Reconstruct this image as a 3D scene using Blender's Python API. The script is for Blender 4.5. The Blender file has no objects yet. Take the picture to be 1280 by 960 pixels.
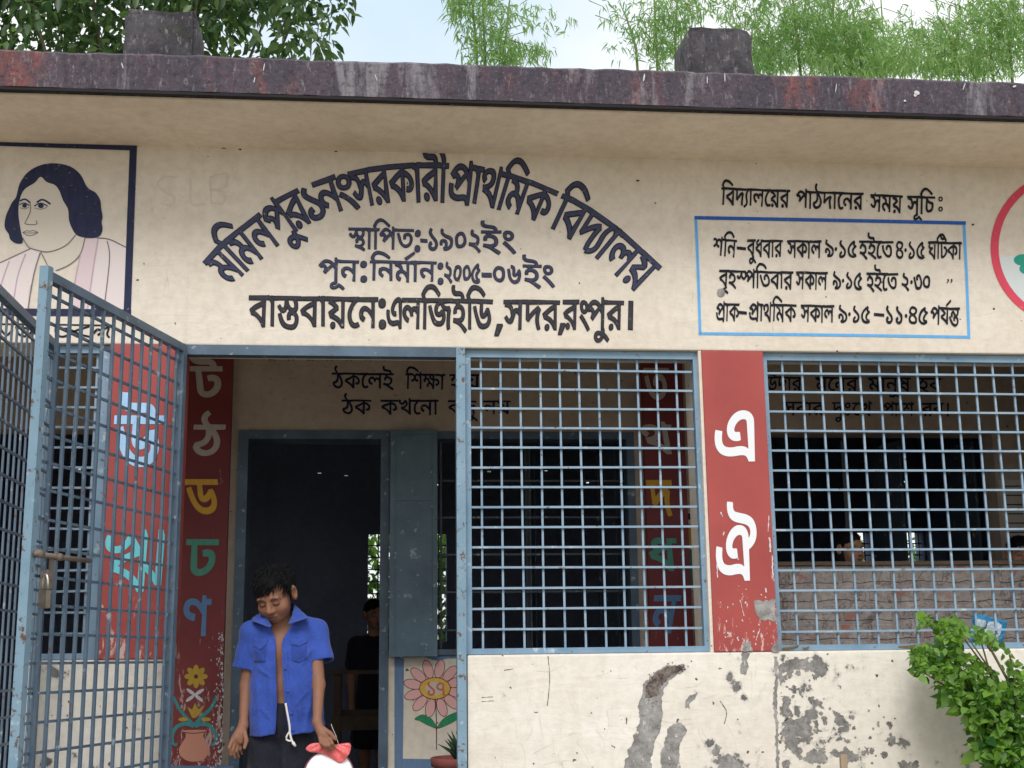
import bpy, bmesh, math, random
import numpy as np
from mathutils import Vector, Matrix
from mathutils.geometry import delaunay_2d_cdt
rad = math.radians
sc = bpy.context.scene
COL = sc.collection
# ------------------------------------------------------------------ camera
FPX, PITCH, YAW, ROLL = 1638.0, rad(11.80), rad(5.815), rad(-0.715)   # for a 1280 px wide frame
CAM = Vector((0.0, -5.1, 0.86))
_f = Vector((math.sin(YAW) * math.cos(PITCH), math.cos(YAW) * math.cos(PITCH), math.sin(PITCH)))
_r0 = Vector((math.cos(YAW), -math.sin(YAW), 0.0)); _u0 = _r0.cross(_f)
_r = _r0 * math.cos(ROLL) + _u0 * math.sin(ROLL); _u = -_r0 * math.sin(ROLL) + _u0 * math.cos(ROLL)
cd = bpy.data.cameras.new('camera'); cam = bpy.data.objects.new('camera', cd); COL.objects.link(cam)
cd.sensor_width = 36.0; cd.lens = FPX / 1280 * 36; cd.clip_end = 500; cd.clip_start = 0.05
M = Matrix((_r, _u, -_f)).transposed().to_4x4(); M.translation = CAM
cam.matrix_world = M; sc.camera = cam
# ------------------------------------------------------------------ world, sun, exposure (bright overcast day)
SUN_EL, SUN_AZ = rad(43), rad(192)           # azimuth clockwise from +Y: behind the camera, a little to the left
w = bpy.data.worlds.new('World'); sc.world = w; w.use_nodes = True
nt = w.node_tree; N = nt.nodes; L = nt.links
bg = N['Background']
sky = N.new('ShaderNodeTexSky'); sky.sky_type = 'NISHITA'; sky.sun_disc = False
sky.sun_elevation = SUN_EL; sky.sun_rotation = SUN_AZ; sky.dust_density = 2.0; sky.air_density = 1.0
tc = N.new('ShaderNodeTexCoord')
cl = N.new('ShaderNodeTexNoise'); cl.inputs['Scale'].default_value = 2.2; cl.inputs['Detail'].default_value = 5
cr = N.new('ShaderNodeValToRGB'); cr.color_ramp.elements[0].position = 0.38; cr.color_ramp.elements[1].position = 0.58
mx = N.new('ShaderNodeMix'); mx.data_type = 'RGBA'
cr.color_ramp.elements[0].color = (0.62, 0.62, 0.62, 1); cr.color_ramp.elements[1].color = (1, 1, 1, 1)
L.new(tc.outputs['Generated'], cl.inputs['Vector']); L.new(cl.outputs['Fac'], cr.inputs['Fac'])
L.new(cr.outputs['Color'], mx.inputs['Factor']); L.new(sky.outputs['Color'], mx.inputs['A'])
mx.inputs['B'].default_value = (8.6, 8.8, 9.0, 1)        # thick white cloud
# a paler blue gap in the cloud above the middle of the roof
gp = N.new('ShaderNodeVectorMath'); gp.operation = 'DOT_PRODUCT'; nz = N.new('ShaderNodeVectorMath'); nz.operation = 'NORMALIZE'
L.new(tc.outputs['Generated'], nz.inputs[0]); L.new(nz.outputs[0], gp.inputs[0]); gp.inputs[1].default_value = (0.01, 0.858, 0.513)
ad = N.new('ShaderNodeMath'); ad.operation = 'MULTIPLY_ADD'; L.new(cl.outputs['Fac'], ad.inputs[0]); ad.inputs[1].default_value = -0.03; L.new(gp.outputs['Value'], ad.inputs[2])
gr = N.new('ShaderNodeMapRange'); gr.inputs['From Min'].default_value = 0.966; gr.inputs['From Max'].default_value = 0.985; L.new(ad.outputs[0], gr.inputs['Value'])
gr.inputs['To Max'].default_value = 0.8
m3 = N.new('ShaderNodeMix'); m3.data_type = 'RGBA'; L.new(gr.outputs['Result'], m3.inputs['Factor']); L.new(mx.outputs['Result'], m3.inputs['A']); m3.inputs['B'].default_value = (4.4, 5.9, 7.2, 1)
L.new(m3.outputs['Result'], bg.inputs['Color']); bg.inputs['Strength'].default_value = 0.10
sl = bpy.data.lights.new('sun', 'SUN'); so = bpy.data.objects.new('sun', sl); COL.objects.link(so)
sl.energy = 1.5; sl.angle = rad(24); sl.color = (1.0, 0.975, 0.945)
sd = Vector((math.sin(SUN_AZ) * math.cos(SUN_EL), math.cos(SUN_AZ) * math.cos(SUN_EL), math.sin(SUN_EL)))
so.rotation_euler = sd.to_track_quat('Z', 'Y').to_euler(); so.location = (0, -6, 8)
sc.view_settings.view_transform = 'Standard'; sc.view_settings.look = 'None'
sc.view_settings.exposure = 0.46; sc.view_settings.gamma = 1.0; sc.view_settings.use_curve_mapping = False
sc.cycles.max_bounces = 6; sc.cycles.use_denoising = True

# ------------------------------------------------------------------ helpers
def P(px, py, Y):
    """the point of the wall plane y = Y that the photograph shows at pixel (px, py)"""
    d = _r * ((px - 640) / FPX) - _u * ((py - 480) / FPX) + _f
    return CAM + d * ((Y - CAM.y) / d.y)
def PZ(px, py, z):
    d = _r * ((px - 640) / FPX) - _u * ((py - 480) / FPX) + _f
    return CAM + d * ((z - CAM.z) / d.z)
MATS = {}
def mat(name): return MATS[name]
def newmat(name):
    m = bpy.data.materials.new(name); m.use_nodes = True; MATS[name] = m
    return m, m.node_tree.nodes, m.node_tree.links, m.node_tree.nodes['Principled BSDF']
def c4(c): return (c[0], c[1], c[2], 1.0)
def srgb(r, g, b):
    f = lambda v: (v / 255 / 12.92) if v <= 10 else ((v / 255 + .055) / 1.055) ** 2.4
    return (f(r), f(g), f(b))
def noise(N, L, vec, scale, detail=4, rough=0.55, dist=0.0):
    n = N.new('ShaderNodeTexNoise'); n.inputs['Scale'].default_value = scale; n.inputs['Detail'].default_value = detail
    n.inputs['Roughness'].default_value = rough; n.inputs['Distortion'].default_value = dist
    L.new(vec, n.inputs['Vector']); return n.outputs['Fac']
def ramp(N, L, fac, p0, p1, a=0.0, b=1.0):
    r = N.new('ShaderNodeMapRange'); r.inputs['From Min'].default_value = p0; r.inputs['From Max'].default_value = p1
    r.inputs['To Min'].default_value = a; r.inputs['To Max'].default_value = b; L.new(fac, r.inputs['Value'])
    return r.outputs['Result']
def mixc(N, L, fac, A, B):
    m = N.new('ShaderNodeMix'); m.data_type = 'RGBA'
    if hasattr(fac, 'links'): L.new(fac, m.inputs['Factor'])
    else: m.inputs['Factor'].default_value = fac
    for k, v in (('A', A), ('B', B)):
        if hasattr(v, 'links'): L.new(v, m.inputs[k])
        else: m.inputs[k].default_value = c4(v)
    return m.outputs['Result']
def math2(N, L, op, a, b=None, clamp=False):
    m = N.new('ShaderNodeMath'); m.operation = op; m.use_clamp = clamp
    for i, v in enumerate((a, b)):
        if v is None: continue
        if hasattr(v, 'links'): L.new(v, m.inputs[i])
        else: m.inputs[i].default_value = v
    return m.outputs[0]
def bump(N, L, bs, h, strength, dist=0.004):
    b = N.new('ShaderNodeBump'); b.inputs['Strength'].default_value = strength; b.inputs['Distance'].default_value = dist
    L.new(h, b.inputs['Height']); L.new(b.outputs['Normal'], bs.inputs['Normal'])
def coords(N, L, scale=(1, 1, 1)):
    t = N.new('ShaderNodeTexCoord'); mp = N.new('ShaderNodeMapping'); mp.inputs['Scale'].default_value = scale
    L.new(t.outputs['Object'], mp.inputs['Vector']); return mp.outputs['Vector']

class MB:
    """collects shapes (world coordinates) and links them as ONE mesh object"""
    def __init__(s): s.v = []; s.f = []; s.m = []; s.sm = []
    def add(s, vs, fs, mi=0, smooth=False):
        o = len(s.v); s.v.extend([tuple(v) for v in vs])
        for f in fs: s.f.append([i + o for i in f]); s.m.append(mi); s.sm.append(smooth)
        return s
    def box(s, x0, x1, y0, y1, z0, z1, mi=0, bev=0.0):
        if bev <= 0:
            vs = [(x, y, z) for x in (x0, x1) for y in (y0, y1) for z in (z0, z1)]
            s.add(vs, [(0, 1, 3, 2), (4, 6, 7, 5), (0, 4, 5, 1), (2, 3, 7, 6), (0, 2, 6, 4), (1, 5, 7, 3)], mi)
        else:
            bm = bmesh.new(); bmesh.ops.create_cube(bm, size=1)
            for v in bm.verts: v.co = Vector(((x0 + x1) / 2 + v.co.x * (x1 - x0), (y0 + y1) / 2 + v.co.y * (y1 - y0), (z0 + z1) / 2 + v.co.z * (z1 - z0)))
            bmesh.ops.bevel(bm, geom=bm.edges[:], offset=bev, segments=2, affect='EDGES', profile=0.6)
            s.frombm(bm, mi)
        return s
    def frombm(s, bm, mi=0, smooth=False, mtx=None):
        bm.verts.index_update()
        s.add([(mtx @ v.co) if mtx else v.co for v in bm.verts], [[v.index for v in f.verts] for f in bm.faces], mi, smooth); bm.free()
    def obox(s, c, ax, ay, az, mi=0):
        """box with centre c and half-axis vectors"""
        c = Vector(c); vs = [c + ax * i + ay * j + az * k for i in (-1, 1) for j in (-1, 1) for k in (-1, 1)]
        fs = [(0, 1, 3, 2), (4, 6, 7, 5), (0, 4, 5, 1), (2, 3, 7, 6), (0, 2, 6, 4), (1, 5, 7, 3)]
        return s.add(vs, fs, mi)
    def bar(s, a, b, wa, wb, mi=0, up=None):
        """square bar from a to b, half-widths wa, wb"""
        a = Vector(a); b = Vector(b); d = (b - a); ln = d.length; d.normalize()
        up = Vector(up) if up is not None else (Vector((0, 1, 0)) if abs(d.y) < 0.9 else Vector((1, 0, 0)))
        x = d.cross(up).normalized(); y = x.cross(d).normalized()
        return s.obox((a + b) / 2, x * wa, y * wb, d * (ln / 2), mi)
    def tube(s, pts, rs, n=8, mi=0, cap=True):
        pts = [Vector(p) for p in pts]
        if not hasattr(rs, '__len__'): rs = [rs] * len(pts)
        vs = []; fs = []; ref = None
        for i, p in enumerate(pts):
            d = (pts[min(i + 1, len(pts) - 1)] - pts[max(i - 1, 0)]).normalized()
            if ref is None: ref = Vector((0, 0, 1)) if abs(d.z) < 0.9 else Vector((1, 0, 0))
            x = d.cross(ref).normalized(); y = d.cross(x).normalized(); ref = x.cross(d) * -1 if False else ref
            for k in range(n):
                a = 2 * math.pi * k / n; vs.append(p + (x * math.cos(a) + y * math.sin(a)) * rs[i])
        for i in range(len(pts) - 1):
            for k in range(n):
                fs.append((i * n + k, i * n + (k + 1) % n, (i + 1) * n + (k + 1) % n, (i + 1) * n + k))
        if cap: fs.append(tuple(range(n))[::-1]); fs.append(tuple((len(pts) - 1) * n + k for k in range(n)))
        return s.add(vs, fs, mi, True)
    def lathe(s, prof, c, n=24, mi=0, axis=None):
        vs = []; fs = []; c = Vector(c)
        ax = Vector(axis).normalized() if axis is not None else Vector((0, 0, 1))
        x = ax.orthogonal().normalized(); y = ax.cross(x)
        for r, h in prof:
            for k in range(n):
                a = 2 * math.pi * k / n; vs.append(c + ax * h + (x * math.cos(a) + y * math.sin(a)) * r)
        for i in range(len(prof) - 1):
            for k in range(n): fs.append((i * n + k, i * n + (k + 1) % n, (i + 1) * n + (k + 1) % n, (i + 1) * n + k))
        return s.add(vs, fs, mi, True)
    def build(s, name, mats, parent=None, loc=None):
        if not isinstance(mats, (list, tuple)): mats = [mats]
        o = Vector((0, 0, 0))
        if parent is not None:
            r = parent
            while r.parent: r = r.parent
            o = Vector(r.location)
        elif loc is not None: o = Vector(loc)
        me = bpy.data.meshes.new(name)
        me.from_pydata([(v[0] - o.x, v[1] - o.y, v[2] - o.z) for v in s.v], [], s.f)
        for m in mats: me.materials.append(MATS[m] if isinstance(m, str) else m)
        me.polygons.foreach_set('material_index', s.m); me.polygons.foreach_set('use_smooth', s.sm); me.update()
        ob = bpy.data.objects.new(name, me); COL.objects.link(ob)
        if parent is not None: ob.parent = parent
        else: ob.location = o
        return ob
def tag(o, label=None, cat=None, group=None, kind=None):
    for k, v in (('label', label), ('category', cat), ('group', group), ('kind', kind)):
        if v: o[k] = v
    return o
def thing(name, label, cat, loc=(0, 0, 0), group=None):
    o = bpy.data.objects.new(name, None); COL.objects.link(o); o.location = loc; o.empty_display_size = 0.1
    return tag(o, label, cat, group)
# -------- flat shapes: outlines filled with a non-zero winding rule
def winding(pt, contours):
    x, y = pt; wn = 0
    for c in contours:
        n = len(c)
        x0, y0 = c[:, 0], c[:, 1]; x1, y1 = np.roll(x0, -1), np.roll(y0, -1)
        cr_ = (x1 - x0) * (y - y0) - (x - x0) * (y1 - y0)
        wn += int(np.sum((y0 <= y) & (y1 > y) & (cr_ > 0))) - int(np.sum((y0 > y) & (y1 <= y) & (cr_ < 0)))
    return wn
def fill2d(contours):
    cs = [np.array(c, float) for c in contours]
    sz = max(np.ptp(np.concatenate(cs), axis=0).max(), 1e-9)
    vs = []; es = []
    for c in cs:
        o = len(vs); vs += [Vector((p[0] / sz, p[1] / sz)) for p in c]
        es += [(o + i, o + (i + 1) % len(c)) for i in range(len(c))]
    r = delaunay_2d_cdt(vs, es, [], 0, 1e-5)
    V = [(v.x * sz, v.y * sz) for v in r[0]]
    F = [list(f) for f in r[2] if winding(np.mean([V[i] for i in f], axis=0), cs) != 0]
    return V, F
def flat(mb, polys, Y, off, mi=0):
    """paint outlines given in photograph pixels onto the wall plane y = Y, off metres proud of it"""
    cs = []
    for p in polys:
        q = [P(x, y, Y) for x, y in p]; cs.append([(v.x, v.z) for v in q])
    V, F = fill2d(cs); o = []
    for f in F:
        a = [V[i] for i in f]
        s = sum(a[i][0] * a[(i + 1) % len(a)][1] - a[(i + 1) % len(a)][0] * a[i][1] for i in range(len(a)))
        o.append(f if s > 0 else f[::-1])
    mb.add([(x, Y - off, z) for x, z in V], o, mi)
def smoothcurve(pts, n=6, closed=False):
    """Catmull-Rom through pts"""
    p = [np.array(q, float) for q in pts]; out = []; m = len(p)
    for i in range(m if closed else m - 1):
        if closed: a, b, c, d = p[(i - 1) % m], p[i], p[(i + 1) % m], p[(i + 2) % m]
        else: a, b, c, d = p[max(i - 1, 0)], p[i], p[i + 1], p[min(i + 2, m - 1)]
        for k in range(n):
            t = k / n
            out.append(0.5 * (2 * b + (c - a) * t + (2 * a - 5 * b + 4 * c - d) * t * t + (3 * b - a - 3 * c + d) * t ** 3))
    if not closed: out.append(p[-1])
    return [tuple(q) for q in out]
def stroke(pts, w0, w1=None, curve=True, n=6):
    """outline of a brush stroke of width w0 (to w1), pixels"""
    p = np.array(smoothcurve(pts, n) if curve and len(pts) > 2 else pts, float)
    w1 = w0 if w1 is None else w1; t = np.gradient(p, axis=0); t /= np.maximum(np.linalg.norm(t, axis=1)[:, None], 1e-9)
    nrm = np.stack([-t[:, 1], t[:, 0]], 1); ww = np.linspace(w0, w1, len(p))[:, None] / 2
    return [tuple(q) for q in np.concatenate([p + nrm * ww, (p - nrm * ww)[::-1]])]
def ellipse(cx, cy, rx, ry, n=28, a0=0, a1=360, rot=0):
    o = []
    for i in range(n):
        a = rad(a0 + (a1 - a0) * i / (n if a1 - a0 >= 360 else n - 1)); x, y = rx * math.cos(a), ry * math.sin(a)
        c, s_ = math.cos(rad(rot)), math.sin(rad(rot)); o.append((cx + x * c - y * s_, cy + x * s_ + y * c))
    return o
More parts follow.
